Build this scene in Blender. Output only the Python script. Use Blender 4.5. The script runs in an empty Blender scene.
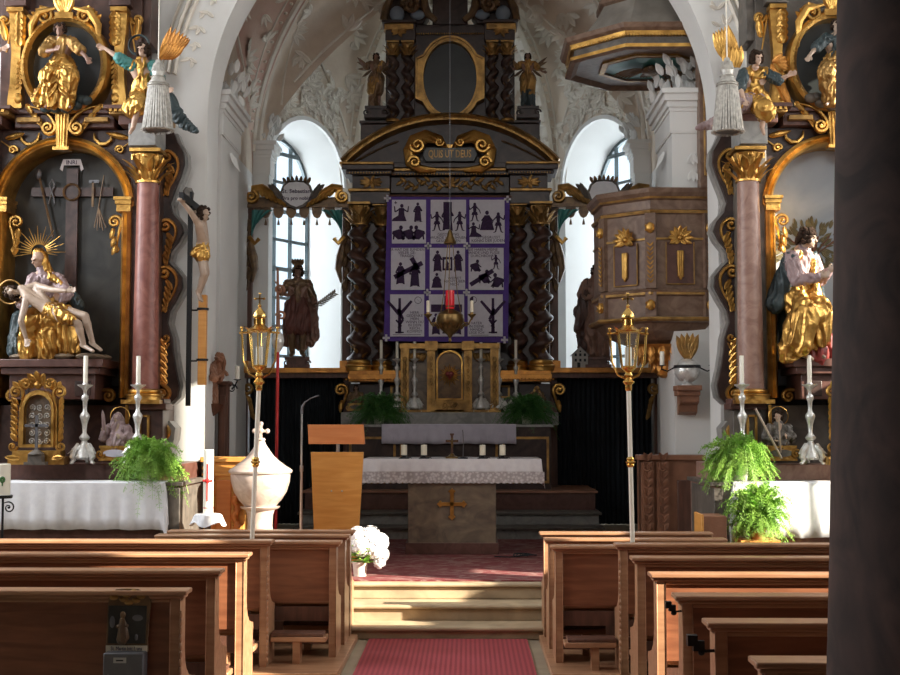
import bpy, math, random
from math import sin, cos, pi, sqrt, atan2, radians
from mathutils import Vector as V, Matrix, noise, Euler
random.seed(11)
C = bpy.context.scene.collection
SC = bpy.context.scene
# ------------------------------------------------------------------ camera
F, CX0, CY0, VPX, HZ, EYE = 1300.0, 450.0, 337.5, 468.0, 422.0, 1.7
PITCH = math.atan((HZ - CY0) / F); YAW = math.atan((VPX - CX0) / F)
cam = bpy.data.cameras.new('camera'); camo = bpy.data.objects.new('camera', cam); C.objects.link(camo)
cam.sensor_width = 36; cam.lens = 36 * F / 900; cam.clip_start = .05; cam.clip_end = 200
camo.location = (0, 0, EYE); camo.rotation_euler = (pi / 2 + PITCH, 0, YAW)
SC.camera = camo
_R = Euler((pi / 2 + PITCH, 0, YAW)).to_matrix()
def at(px, py, D):
    "the point at distance D down the nave that stands where the photo shows it"
    d = _R @ V(((px - CX0) / F, -(py - CY0) / F, -1))
    t = D / d.y
    return V((d.x * t, D, EYE + d.z * t))
# ------------------------------------------------------------------ light
SC.view_settings.view_transform = 'Standard'; SC.view_settings.look = 'None'
SC.view_settings.gamma = 1; SC.view_settings.use_curve_mapping = False
SC.view_settings.exposure = -0.25
w = bpy.data.worlds.new('daylight'); SC.world = w; w.use_nodes = True
w.node_tree.nodes['Background'].inputs[0].default_value = (.80, .90, 1, 1)
w.node_tree.nodes['Background'].inputs[1].default_value = 1.6
SUN_DIR = V((-1, .45, -.5)).normalized()
sl = bpy.data.lights.new('sun', 'SUN'); sl.energy = 24; sl.angle = .009; sl.color = (1, .9, .74)
so = bpy.data.objects.new('sun', sl); C.objects.link(so); so.rotation_euler = SUN_DIR.to_track_quat('-Z', 'Y').to_euler()
so.location = (8, 0, 9)
def area(name, loc, d, sx, sy, e, col):
    l = bpy.data.lights.new(name, 'AREA'); l.shape = 'RECTANGLE'; l.size = sx; l.size_y = sy; l.energy = e; l.color = col
    o = bpy.data.objects.new(name, l); C.objects.link(o); o.location = loc
    o.rotation_euler = V(d).to_track_quat('-Z', 'Y').to_euler()
    return o
AX = -.22          # the church's long axis
# daylight standing in the window openings (the two of the apse, those of the nave) and an added west fill light
area('window_daylight', (-3.17, 19.21, 4.1), (.843, -.538, -.10), 1.75, 4.4, 200, (.93, .96, 1))
area('window_daylight', (2.73, 19.21, 4.1), (-.843, -.538, -.10), 1.75, 4.4, 200, (.93, .96, 1))
for y, e in ((6.2, 210), (10.3, 330)):
    area('window_daylight', (-6.3, y, 4.8), (1, 0.05, -.22), 1.3, 3.4, e, (.93, .96, 1))
for y, z, h in ((5.05, 4.0, 2.7), (8.0, 4.6, 2.8), (10.9, 4.6, 3.0)):
    area('window_daylight', (5.75, y, z), (-1, .12, -.2), 1.1, h, 120, (1, .98, .94))
area('window_daylight', (AX, -4.4, 6.3), (0, 1, -.22), 3.6, 2.6, 420, (1, .97, .93))  # fill light added behind the camera to brighten the chancel and altar fronts

# ------------------------------------------------------------------ materials
MATS = {}
def mat(name, c1, c2=None, sc=6, rough=.55, metal=0, bump=0, bsc=None, kind='noise', st=(1, 1, 1), lo=.35, hi=.65, emit=None, spec=None, det=6, dist=.0):
    m = bpy.data.materials.new(name); m.use_nodes = True; n = m.node_tree.nodes; L = m.node_tree.links
    b = n['Principled BSDF']; b.inputs['Base Color'].default_value = (*c1, 1)
    b.inputs['Roughness'].default_value = rough; b.inputs['Metallic'].default_value = metal
    if spec is not None: b.inputs['Specular IOR Level'].default_value = spec
    tc = n.new('ShaderNodeTexCoord'); mp = n.new('ShaderNodeMapping'); mp.inputs['Scale'].default_value = st
    L.new(tc.outputs['Object'], mp.inputs['Vector'])
    if c2:
        if kind == 'wave':
            t = n.new('ShaderNodeTexWave'); t.inputs['Scale'].default_value = sc; t.inputs['Distortion'].default_value = dist or 4; t.inputs['Detail'].default_value = 3; t.inputs['Detail Scale'].default_value = 1.5
            out = t.outputs['Fac']
        elif kind == 'voronoi':
            t = n.new('ShaderNodeTexVoronoi'); t.inputs['Scale'].default_value = sc; out = t.outputs['Distance']
        else:
            t = n.new('ShaderNodeTexNoise'); t.inputs['Scale'].default_value = sc; t.inputs['Detail'].default_value = det; t.inputs['Distortion'].default_value = dist; out = t.outputs['Fac']
        L.new(mp.outputs[0], t.inputs['Vector'])
        r = n.new('ShaderNodeValToRGB'); r.color_ramp.elements[0].position = lo; r.color_ramp.elements[1].position = hi
        r.color_ramp.elements[0].color = (*c1, 1); r.color_ramp.elements[1].color = (*c2, 1)
        L.new(out, r.inputs[0]); L.new(r.outputs[0], b.inputs['Base Color'])
    if bump:
        t2 = n.new('ShaderNodeTexNoise'); t2.inputs['Scale'].default_value = bsc or sc * 3; t2.inputs['Detail'].default_value = 3
        L.new(mp.outputs[0], t2.inputs['Vector'])
        bp = n.new('ShaderNodeBump'); bp.inputs['Strength'].default_value = bump; bp.inputs['Distance'].default_value = .01
        L.new(t2.outputs['Fac'], bp.inputs['Height']); L.new(bp.outputs[0], b.inputs['Normal'])
    if emit:
        b.inputs['Emission Color'].default_value = (*emit[0], 1); b.inputs['Emission Strength'].default_value = emit[1]
    MATS[name] = m
    return m
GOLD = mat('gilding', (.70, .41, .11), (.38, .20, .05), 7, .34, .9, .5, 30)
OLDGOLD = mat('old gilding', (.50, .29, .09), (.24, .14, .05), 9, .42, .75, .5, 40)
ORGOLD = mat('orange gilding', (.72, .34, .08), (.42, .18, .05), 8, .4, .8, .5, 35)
WALL = mat('white plaster', (.77, .77, .75), (.70, .70, .68), 1.2, .8, 0, .12, 9)
STUC = mat('cream plaster', (.76, .67, .56), (.63, .53, .43), 2.2, .85, 0, .5, 14)
STUCW = mat('white stucco', (.80, .76, .68), (.70, .65, .57), 6, .8, 0, .3, 30)
PINK = mat('pink plaster', (.60, .40, .33), (.64, .50, .41), 2, .85, 0, .4, 14)
BRN = mat('dark brown marble', (.022, .011, .009), (.055, .030, .024), 5, .4, 0, .05, 9, dist=1.5)
BRN2 = mat('brown marble', (.038, .017, .013), (.085, .042, .032), 6, .38, 0, .05, 9, dist=1.5)
GRYM = mat('grey brown marble', (.075, .065, .055), (.14, .12, .10), 5, .45, dist=2)
GREY = mat('grey marble', (.22, .22, .21), (.34, .33, .31), 6, .45, dist=2)
REDM = mat('red marble', (.17, .05, .038), (.30, .12, .09), 5, .42, dist=2.5, lo=.3, hi=.7)
PNKM = mat('pink marble', (.24, .13, .10), (.36, .22, .17), 6, .42, dist=2.5)
REDM2 = mat('dull red marble', (.075, .03, .022), (.12, .055, .042), 6, .4, dist=2)
GREENM = mat('brown veined marble', (.11, .082, .060), (.22, .165, .11), 3, .4, dist=2.5, st=(1, 1, 1.6))
FONT = mat('pink white marble', (.42, .32, .27), (.56, .46, .41), 7, .4, dist=2)
PEW = mat('pew wood', (.17, .058, .026), (.26, .098, .045), 2.2, .42, 0, .06, 20, st=(1.2, 10, 10), dist=.6)
PEWT = mat('worn pew wood', (.30, .145, .075), (.42, .23, .125), 2.2, .36, 0, .06, 20, st=(1.2, 10, 10), dist=.6)
DKW = mat('dark wood', (.075, .032, .02), (.13, .055, .034), 4, .5, 0, .1, 20, st=(6, 6, 1))
ORW = mat('orange wood', (.62, .27, .055), (.72, .35, .09), 3, .42, st=(1, 1, 8), dist=.5)
ORW2 = mat('red orange wood', (.56, .17, .04), (.63, .22, .06), 3, .4, st=(1, 1, 8))
MIDW = mat('carved brown wood', (.20, .09, .05), (.30, .14, .08), 5, .5, 0, .3, 25)
BLK = mat('black fabric', (.006, .009, .012), (.012, .017, .022), 3, .85)
IRON = mat('black iron', (.012, .012, .013), rough=.5, metal=.4)
STEEL = mat('steel', (.55, .55, .55), rough=.28, metal=1)
SILV = mat('silver', (.78, .78, .76), (.58, .57, .54), 30, .3, .45, .3, 60)
TASS = mat('silvered tassel', (.62, .60, .55), (.38, .36, .33), 30, .45, .5, .2, 60)
BRASS = mat('brass', (.80, .53, .17), (.62, .38, .10), 20, .22, .95)
OLDBR = mat('dull brass', (.26, .16, .06), (.16, .10, .04), 20, .35, .9)
WAX = mat('candle wax', (.86, .82, .70), rough=.45)
WAX2 = mat('ivory wax', (.80, .74, .58), rough=.5)
CLOTH = mat('white linen', (.78, .78, .80), (.72, .72, .75), 20, .85, 0, .1, 80)
LINEN = mat('altar linen', (.70, .66, .66), (.64, .60, .61), 20, .85)
LILAC = mat('lilac grey linen', (.58, .55, .64), (.52, .49, .58), 12, .85)
FLESH = mat('painted flesh', (.52, .36, .27), (.44, .28, .20), 12, .45)
PALE = mat('pale flesh', (.46, .35, .27), (.36, .26, .19), 12, .4)
DKFL = mat('dark flesh', (.24, .13, .09), (.17, .09, .06), 12, .45)
HAIR = mat('brown hair', (.025, .015, .010), (.045, .027, .019), 30, .8, 0, .5, 60, spec=.1)
KILT = mat('dull red paint', (.10, .03, .022), (.15, .05, .035), 10, .5)
GRN = mat('green paint', (.03, .10, .085), (.05, .16, .13), 8, .4)
TEAL = mat('teal drapery', (.035, .17, .16), (.06, .24, .22), 6, .4)
MAUVE = mat('mauve drapery', (.34, .25, .25), (.24, .16, .16), 8, .45)
CRIM = mat('crimson drapery', (.28, .035, .03), (.2, .03, .025), 8, .45)
NAVY = mat('dark drapery', (.02, .035, .04), (.035, .055, .06), 8, .5)
BRONZ = mat('bronzed paint', (.10, .06, .035), (.20, .12, .055), 12, .4, .3)
PURP = mat('purple cloth', (.085, .04, .23), (.10, .05, .28), 10, .85)
PRINT = mat('dark purple print', (.028, .012, .045), (.05, .02, .075), 50, .85)
PANEL = mat('grey white cloth', (.66, .64, .71), (.61, .59, .66), 20, .9)
STONE = mat('limestone', (.46, .35, .22), (.32, .24, .15), 3, .6, 0, .3, 12, dist=1)
CARP = mat('red carpet', (.36, .055, .065), (.25, .035, .045), 9, .95, 0, .2, 60, kind='wave', dist=.2, lo=.2, hi=.8)
RUG = mat('patterned red rug', (.15, .018, .02), (.25, .14, .12), 7, .95, 0, .2, 60, lo=.5, hi=.6, st=(.8, 2.2, 1), dist=1.4)
LEAF = mat('fern green', (.15, .34, .04), (.30, .50, .08), 9, .55)
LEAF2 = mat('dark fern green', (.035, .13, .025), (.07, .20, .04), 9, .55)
PETAL = mat('white petals', (.82, .80, .78), (.75, .72, .74), 30, .6)
POT = mat('cream ceramic', (.74, .70, .60), rough=.35)
TERRA = mat('terracotta', (.42, .19, .07), (.5, .24, .09), 8, .6)
PAINTD = mat('dark painted panel', (.012, .012, .010), (.042, .040, .034), 3.2, .5, dist=1.2)
PAINTB = mat('painted sky', (.24, .29, .34), (.36, .40, .44), 1.5, .6, dist=1)
PAINTT = mat('painted foliage', (.09, .085, .05), (.17, .15, .08), 12, .6)
BLACKP = mat('dark oval canvas', (.008, .010, .011), (.016, .02, .02), 3, .35)
REDGL = mat('red glass', (.55, .012, .02), rough=.12, emit=((.8, .02, .03), .12))
REDP = mat('red lacquer', (.55, .03, .03), rough=.35)
MUNT = mat('window iron', (.09, .12, .13), rough=.5)
COLM = mat('dark mottled marble', (.026, .012, .008), (.085, .043, .032), 4.5, .85, 0, .1, 10, dist=1.8, lo=.38, hi=.72)
METAL = mat('grey metal', (.17, .17, .18), (.13, .13, .14), 10, .4, .5)
FLOORM = mat('stone floor', (.36, .30, .21), (.27, .22, .155), 2.5, .5, 0, .1, 12, dist=1)
PULM = mat('warm brown marble', (.13, .072, .045), (.22, .14, .095), 6, .42, dist=2)
DOME = mat('grey beige paint', (.20, .18, .155), (.28, .255, .22), 5, .6)
HOUSE = mat('grey board', (.32, .30, .27), rough=.7)
BLUEG = mat('blue grey paint', (.16, .21, .28), (.22, .27, .33), 4, .6)
LACE = mat('lace', (.64, .59, .58), (.42, .37, .36), 34, .9, kind='voronoi', lo=.3, hi=.6)
def glassm(name, tint, a):
    m = bpy.data.materials.new(name); m.use_nodes = True; n = m.node_tree.nodes; L = m.node_tree.links
    n.remove(n['Principled BSDF']); tr = n.new('ShaderNodeBsdfTransparent'); tr.inputs[0].default_value = (*tint, 1)
    g = n.new('ShaderNodeBsdfGlossy'); g.inputs['Roughness'].default_value = .05; mx = n.new('ShaderNodeMixShader'); mx.inputs[0].default_value = a
    L.new(tr.outputs[0], mx.inputs[1]); L.new(g.outputs[0], mx.inputs[2]); L.new(mx.outputs[0], n['Material Output'].inputs[0])
    MATS[name] = m; return m
GLASS = glassm('clear glass', (.95, .97, .97), .12)
PANE = glassm('window glass', (.93, .98, 1), .05)

# ------------------------------------------------------------------ mesh building
class MB:
    def __init__(s): s.v = []; s.f = []; s.m = []; s.cur = 0; s.T = None
    def add(s, vs, fs, m=None):
        o = len(s.v); T = s.T
        s.v += [T @ V(p) for p in vs] if T else [V(p) for p in vs]
        s.f += [tuple(i + o for i in f) for f in fs]; s.m += [s.cur if m is None else m] * len(fs)
        return s
    def box(s, x0, x1, y0, y1, z0, z1, m=None):
        vs = [(x, y, z) for x in (x0, x1) for y in (y0, y1) for z in (z0, z1)]
        return s.add(vs, [(0, 1, 3, 2), (4, 6, 7, 5), (0, 4, 5, 1), (2, 3, 7, 6), (0, 2, 6, 4), (1, 5, 7, 3)], m)
    def bar(s, a, b, wx, wy, m=None):
        a = V(a); b = V(b); d = (b - a).normalized(); u = d.orthogonal().normalized() if abs(d.z) > .999 else d.cross(V((0, 0, 1))).normalized()
        if abs(d.z) > .999: u = V((1, 0, 0))
        v = d.cross(u); vs = []
        for p in (a, b):
            for i, j in ((-1, -1), (1, -1), (1, 1), (-1, 1)): vs.append(p + u * i * wx / 2 + v * j * wy / 2)
        return s.add(vs, [(0, 1, 2, 3), (7, 6, 5, 4), (0, 4, 5, 1), (1, 5, 6, 2), (2, 6, 7, 3), (3, 7, 4, 0)], m)
    def prism(s, poly, y0, y1, m=None, hole=None):
        "polygon in x,z pushed from y0 to y1"
        n = len(poly); vs = [(x, y0, z) for x, z in poly] + [(x, y1, z) for x, z in poly]
        fs = [tuple(range(n)), tuple(range(2 * n - 1, n - 1, -1))] + [(i, n + i, n + (i + 1) % n, (i + 1) % n) for i in range(n)]
        return s.add(vs, fs, m)
    def ring(s, outer, inner, y0, y1, m=None):
        "flat frame between two like-sized outlines in x,z"
        n = len(outer); vs = [(x, y, z) for y in (y0, y1) for P in (outer, inner) for x, z in P]; fs = []
        for i in range(n):
            j = (i + 1) % n
            fs += [(i, j, n + j, n + i), (2 * n + i, 3 * n + i, 3 * n + j, 2 * n + j), (i, 2 * n + i, 2 * n + j, j), (n + i, n + j, 3 * n + j, 3 * n + i)]
        return s.add(vs, fs, m)
    def tube(s, pts, r, n=8, m=None, flat=1.0, cap=True, up=None):
        pts = [V(p) for p in pts]; k = len(pts)
        if k < 2: return s
        rr = [r(i / (k - 1)) if callable(r) else (r[i] if isinstance(r, (list, tuple)) else r) for i in range(k)]
        vs = []; prev = None
        for i, p in enumerate(pts):
            d = (pts[min(i + 1, k - 1)] - pts[max(i - 1, 0)])
            d = d.normalized() if d.length > 1e-9 else V((0, 0, 1))
            if up is not None: u = V(up) - d * d.dot(V(up)); u = u.normalized() if u.length > 1e-6 else d.orthogonal().normalized()
            elif prev is None: u = d.orthogonal().normalized()
            else:
                u = prev - d * prev.dot(d); u = u.normalized() if u.length > 1e-6 else d.orthogonal().normalized()
            prev = u; w_ = d.cross(u)
            for j in range(n):
                a = 2 * pi * j / n; vs.append(p + u * cos(a) * rr[i] * flat + w_ * sin(a) * rr[i])
        fs = [(i * n + j, i * n + (j + 1) % n, (i + 1) * n + (j + 1) % n, (i + 1) * n + j) for i in range(k - 1) for j in range(n)]
        if cap: fs += [tuple(range(n - 1, -1, -1)), tuple(range((k - 1) * n, k * n))]
        return s.add(vs, fs, m)
    def lathe(s, prof, c=(0, 0, 0), n=20, m=None, cap=True, ph=0, sx=1, sy=1):
        c = V(c); vs = [c + V((r * cos(2 * pi * j / n + ph) * sx, r * sin(2 * pi * j / n + ph) * sy, z)) for r, z in prof for j in range(n)]
        k = len(prof); fs = [(i * n + j, i * n + (j + 1) % n, (i + 1) * n + (j + 1) % n, (i + 1) * n + j) for i in range(k - 1) for j in range(n)]
        if cap: fs += [tuple(range(n - 1, -1, -1)), tuple(range((k - 1) * n, k * n))]
        return s.add(vs, fs, m)
    def ell(s, c, rx, ry, rz, R=None, n=12, k=8, m=None):
        c = V(c); vs = []; fs = []
        for i in range(k + 1):
            t = pi * i / k
            for j in range(n):
                a = 2 * pi * j / n; p = V((rx * sin(t) * cos(a), ry * sin(t) * sin(a), rz * cos(t)))
                vs.append(c + (R @ p if R else p))
        for i in range(k):
            for j in range(n): fs.append((i * n + j, (i + 1) * n + j, (i + 1) * n + (j + 1) % n, i * n + (j + 1) % n))
        return s.add(vs, fs, m)
    def cap(s, a, b, ra, rb, n=10, m=None):
        "a closed tapered limb with rounded ends"
        a = V(a); b = V(b); d = b - a
        if d.length < 1e-6: return s.ell(a, ra, ra, ra, n=n, k=6, m=m)
        d.normalize(); pts = []; rr = []
        for t in (-1, -.85, -.5, 0): pts.append(a + d * ra * t); rr.append(max(ra * sqrt(max(0, 1 - t * t)), ra * .02))
        for t in (0, .5, .85, 1): pts.append(b + d * rb * t); rr.append(max(rb * sqrt(max(0, 1 - t * t)), rb * .02))
        return s.tube(pts, rr, n, m)
    def sweep(s, path, prof, m=None, closed=False):
        "profile [(out, y)] run along a path in x,z; out is measured to the path's right-hand normal"
        k = len(path); n = len(prof); vs = []
        for i, (x, z) in enumerate(path):
            if closed: a = path[(i - 1) % k]; b = path[(i + 1) % k]
            else: a = path[max(i - 1, 0)]; b = path[min(i + 1, k - 1)]
            dx, dz = b[0] - a[0], b[1] - a[1]; l = sqrt(dx * dx + dz * dz) or 1; nx, nz = dz / l, -dx / l
            vs += [(x + nx * o, y, z + nz * o) for o, y in prof]
        R_ = range(k) if closed else range(k - 1)
        fs = [(i * n + j, ((i + 1) % k) * n + j, ((i + 1) % k) * n + (j + 1) % n, i * n + (j + 1) % n) for i in R_ for j in range(n)]
        if not closed: fs += [tuple(range(n)), tuple(range(k * n - 1, (k - 1) * n - 1, -1))]
        return s.add(vs, fs, m)
    def leaf(s, p, d, nrm, L, W, curl=.4, m=None, lobes=3, seg=7):
        "a carved acanthus leaf"
        p = V(p); d = V(d).normalized(); nrm = V(nrm); nrm = (nrm - d * nrm.dot(d)).normalized(); sd = d.cross(nrm)
        vs = []; fs = []
        for i in range(seg + 1):
            t = i / seg; lob = .72 + .28 * abs(sin(t * lobes * pi)); wd = W * sin(pi * min(1, .12 + t * .88)) ** .7 * lob * .5 + .02 * W
            c = p + d * L * (t - .12 * curl * t * t) + nrm * L * curl * (.30 * sin(t * pi * .6) + .5 * t ** 3)
            h = W * .22 * (1 - t * .6)
            vs += [c - sd * wd - nrm * h * .2, c - sd * wd * .5 + nrm * h * .8, c + nrm * h * .35, c + sd * wd * .5 + nrm * h * .8, c + sd * wd - nrm * h * .2, c - nrm * h * .5]
        for i in range(seg):
            a = i * 6; b = a + 6
            for j in range(6): fs.append((a + j, a + (j + 1) % 6, b + (j + 1) % 6, b + j))
        fs += [tuple(range(5, -1, -1)), tuple(range(seg * 6, seg * 6 + 6))]
        return s.add(vs, fs, m)
    def volute(s, c, r, turns=1.6, th=None, a0=0, cw=1, m=None, dep=1.3, tail=None):
        "a rolled scroll in the x,z plane, facing -y"
        c = V(c); th = th or r * .24; pts = []; rr = []; N = int(14 * turns)
        if tail:
            st = c + V((cos(a0) * r, 0, sin(a0) * r)); tl = V((tail[0], 0, tail[1])); tg = V((sin(a0) * cw, 0, -cos(a0) * cw))
            for i in range(8):
                t = i / 8; e = c + tl; L_ = (e - st).length * .5
                q = e * (1 - t) ** 2 + (st + tg * L_) * 2 * t * (1 - t) + st * t * t
                pts.append(q); rr.append(th * (.35 + .65 * t))
        for i in range(N + 1):
            t = i / N; q = r * (1 - .86 * t); a = a0 + cw * 2 * pi * turns * t
            pts.append(c + V((cos(a) * q, -th * 1.2 * t, sin(a) * q))); rr.append(th * (1 - .35 * t))
        s.tube(pts, rr, 7, m, flat=dep, up=(0, 1, 0)); s.ell(c + V((0, -th * 1.4, 0)), r * .2, r * .2, r * .2, n=8, k=6, m=m)
        return s
    def build(s, name, mats, parent=None, smooth=True, loc=None, bev=0, rot=None):
        me = bpy.data.meshes.new(name); me.from_pydata(s.v, [], s.f)
        mats = mats if isinstance(mats, (list, tuple)) else [mats]
        for q in mats: me.materials.append(q)
        me.polygons.foreach_set('material_index', [min(i, len(mats) - 1) for i in s.m])
        o = bpy.data.objects.new(name, me); C.objects.link(o)
        if smooth:
            me.polygons.foreach_set('use_smooth', [True] * len(me.polygons))
            try: me.set_sharp_from_angle(angle=radians(38))
            except Exception: pass
        if bev:
            b = o.modifiers.new('edge', 'BEVEL'); b.width = bev; b.segments = 2; b.limit_method = 'ANGLE'; b.angle_limit = radians(50)
        if parent: o.parent = parent
        if loc is not None: o.location = loc
        if rot is not None: o.rotation_euler = rot
        return o
def tag(o, label, cat, group=None, kind=None):
    o['label'] = label; o['category'] = cat
    if group: o['group'] = group
    if kind: o['kind'] = kind
    return o
def thing(name, label, cat, loc=(0, 0, 0), rz=0, group=None):
    o = bpy.data.objects.new(name, None); C.objects.link(o); o.location = loc; o.rotation_euler = (0, 0, rz)
    o.empty_display_size = .1
    return tag(o, label, cat, group)
def struct(name, mb, m, smooth=False, bev=0):
    o = mb.build(name, m, smooth=smooth, bev=bev); o['kind'] = 'structure'; return o
def dup(root, loc, rz=None, label=None, group=None, scale=None):
    r = root.copy(); C.objects.link(r); r.location = loc
    if rz is not None: r.rotation_euler = (0, 0, rz)
    if label: r['label'] = label
    if group: r['group'] = group
    if scale: r.scale = scale
    ch0 = [o for o in C.objects if o.parent == root]
    for ch in ch0:
        c = ch.copy(); C.objects.link(c); c.parent = r
        for g in [o for o in C.objects if o.parent == ch]:
            d = g.copy(); C.objects.link(d); d.parent = c
    return r
def words(txt, size, loc, m, parent=None, name='lettering', rot=(pi / 2, 0, 0), ext=.0015, ls=1.0, bold=0.0):
    cu = bpy.data.curves.new(name, 'FONT'); cu.body = txt; cu.size = size; cu.align_x = 'CENTER'; cu.align_y = 'CENTER'; cu.extrude = ext; cu.space_line = ls; cu.offset = bold; cu.resolution_u = 2
    t = bpy.data.objects.new('t', cu); C.objects.link(t); bpy.context.view_layer.update()
    me = bpy.data.meshes.new_from_object(t.evaluated_get(bpy.context.evaluated_depsgraph_get()))
    C.objects.unlink(t); bpy.data.objects.remove(t); me.materials.clear(); me.materials.append(m)
    o = bpy.data.objects.new(name, me); C.objects.link(o); o.location = loc; o.rotation_euler = rot
    if parent: o.parent = parent
    return o
def arc(cx, cz, r, a0, a1, n=16, rz=None):
    rz = rz or r; return [(cx + r * cos(radians(a0 + (a1 - a0) * i / n)), cz + rz * sin(radians(a0 + (a1 - a0) * i / n))) for i in range(n + 1)]
def remeshed(mb, vox, it=4, fold=None):
    me = bpy.data.meshes.new('tmp'); me.from_pydata(mb.v, [], mb.f); o = bpy.data.objects.new('tmp', me); C.objects.link(o)
    md = o.modifiers.new('r', 'REMESH'); md.mode = 'VOXEL'; md.voxel_size = vox
    sm = o.modifiers.new('s', 'SMOOTH'); sm.iterations = it; sm.factor = .5
    bpy.context.view_layer.update()
    me2 = bpy.data.meshes.new_from_object(o.evaluated_get(bpy.context.evaluated_depsgraph_get()))
    C.objects.unlink(o); bpy.data.objects.remove(o)
    if fold:
        amp, fr, stz = fold
        nn = [v.normal.copy() for v in me2.vertices]
        for v, n_ in zip(me2.vertices, nn):
            p = v.co; q = V((p.x * fr, p.y * fr, p.z * fr * stz))
            wob = noise.noise_vector(q * .45) * 1.1; q = q + wob
            a = 1 - abs(noise.noise(q)) * 3.0; b = noise.noise(q * 2.3) * .5
            v.co = p + n_ * amp * (a + b)
    me2.polygons.foreach_set('use_smooth', [True] * len(me2.polygons))
    return me2
def obj_from(me, name, m, parent):
    me.materials.clear(); me.materials.append(m); me.name = name
    o = bpy.data.objects.new(name, me); C.objects.link(o); o.parent = parent
    return o
# ================================================================== THE CHURCH
b = MB(); b.box(-6.4, 6.4, -4.5, 12.4, -.2, 0)
for i in range(26):
    for j in range(9): pass
struct('floor', b, FLOORM)
# steps to the chancel, each a slab with a rounded nosing
for k, (y0, zt) in enumerate(((10.30, .10), (10.63, .225), (10.96, .36))):
    b = MB(); b.box(-2.3, 2.02, y0, 12.75, zt - .135 if k else -.0, zt - .03); b.box(-2.32, 2.04, y0 - .035, 12.75, zt - .03, zt)
    o = struct('trim_%d' % (k + 1), b, STONE, bev=.012)
b = MB(); b.box(-3.4, 2.95, 12.74, 20.2, 0, .36); struct('floor.001', b, FLOORM)
for k, (y0, z0, z1, m) in enumerate(((14.95, .36, .50, GREY), (15.32, .50, .645, GREY), (15.75, .645, .875, REDM2))):
    b = MB(); b.box(AX - 1.75, AX + 1.75, y0, 17.15, z0, z1 - .03, 0); b.box(AX - 1.78, AX + 1.78, y0 - .03, 17.15, z1 - .03, z1, 1)
    struct('trim_%d' % (k + 4), b, [m, GRYM if k < 2 else MIDW], bev=.006)
# nave walls out of the photograph: openings for daylight, the right-hand ones shaped to place the sun patches
def holed(name, x0, x1, y0, y1, H, holes, m):
    b = MB(); ys = y0
    for (a, c, z0, z1) in sorted(holes):
        b.box(x0, x1, ys, a, 0, H); b.box(x0, x1, a, c, 0, z0); b.box(x0, x1, a, c, z1, H); ys = c
    b.box(x0, x1, ys, y1, 0, H); return struct(name, b, m)
holed('wall_right', 5.5, 5.55, -4.5, 12.4, 9.5, [(4.5, 5.6, 2.4, 5.35), (7.4, 8.5, 3.0, 5.4), (8.5, 8.62, 3.0, 6.1), (9.12, 9.75, 1.9, 3.12), (9.75, 10.05, 1.9, 2.5), (10.2, 11.6, 3.2, 6.0)], WALL)
holed('wall_left', -6.45, -6.4, -4.5, 12.4, 9.5, [(5.5, 6.9, 2.8, 6.6), (9.6, 11, 2.8, 6.6)], WALL)
b = MB(); b.box(-6.45, AX - 1.8, -4.6, -4.5, 0, 9.5); b.box(AX + 1.8, 5.55, -4.6, -4.5, 0, 9.5); b.box(AX - 1.8, AX + 1.8, -4.6, -4.5, 0, 5); b.box(AX - 1.8, AX + 1.8, -4.6, -4.5, 7.6, 9.5); struct('wall_back', b, WALL)  # opening above the gallery cut for the added west fill light
b = MB(); b.box(-6.4, 5.5, -4.5, 4.3, 3.45, 3.65); b.box(-6.4, 5.5, 4.2, 4.3, 3.65, 4.5); struct('ceiling_gallery', b, DKW)
b = MB(); b.box(5.2, 5.5, 12.45, 20.6, 0, 10); struct('wall_sun_block', b, WALL)  # unseen wall added outside to keep the sun out of the apse window
b = MB(); b.box(-6.45, 5.55, -4.6, 12.4, 9.5, 9.6); struct('ceiling', b, WALL)
# wall with the chancel arch
AC, AR, AZ = -.06, 2.42, 4.62
inner = [(AC - AR, 0)] + arc(AC, AZ, AR, 180, 0, 40) + [(AC + AR, 0)]
b = MB(); poly = [(-6.45, 0)] + inner + [(5.55, 0), (5.55, 9.6), (-6.45, 9.6)]
def arch_wall(b, y, top, x0, x1):
    L = [(AC - AR, 0)] + arc(AC, AZ, AR, 180, 90, 24); Rr = [(AC + AR, 0)] + arc(AC, AZ, AR, 0, 90, 24)
    for side, xe in ((L, x0), (Rr, x1)):
        vs = [(x, y, z) for x, z in side] + [(xe, y, z) for x, z in side] + [(side[-1][0], y, top), (xe, y, top)]
        n = len(side); fs = [(i, i + 1, n + i + 1, n + i) for i in range(n - 1)] + [(n - 1, 2 * n, 2 * n + 1, 2 * n - 1)]
        b.add(vs, fs)
arch_wall(b, 12.2, 9.6, -6.45, 5.55); arch_wall(b, 12.72, 9.6, -3.6, 3.2)
n = len(inner); b.add([(x, 12.2, z) for x, z in inner] + [(x, 12.72, z) for x, z in inner], [(i, i + 1, n + i + 1, n + i) for i in range(n - 1)])
struct('wall_front', b, WALL, smooth=True)
path = [(AC - AR, .2)] + arc(AC, AZ, AR, 180, 0, 48) + [(AC + AR, .2)]
def band(path, o0, o1, y0, y1): return [(o0, y1), (o0, y0), (o1, y0), (o1, y1)]
b = MB()
for o0, o1, d in ((-.33, -.36, .045), (-.39, -.42, .07), (-.47, -.49, .04)):
    pth = arc(AC, AZ, AR, 172, 8, 60)
    b.sweep(pth, [(o0, 12.21), (o0, 12.2 - d), ((o0 + o1) / 2, 12.2 - d - .015), (o1, 12.2 - d), (o1, 12.21)])
struct('trim_8', b, STUCW, smooth=True)
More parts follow.
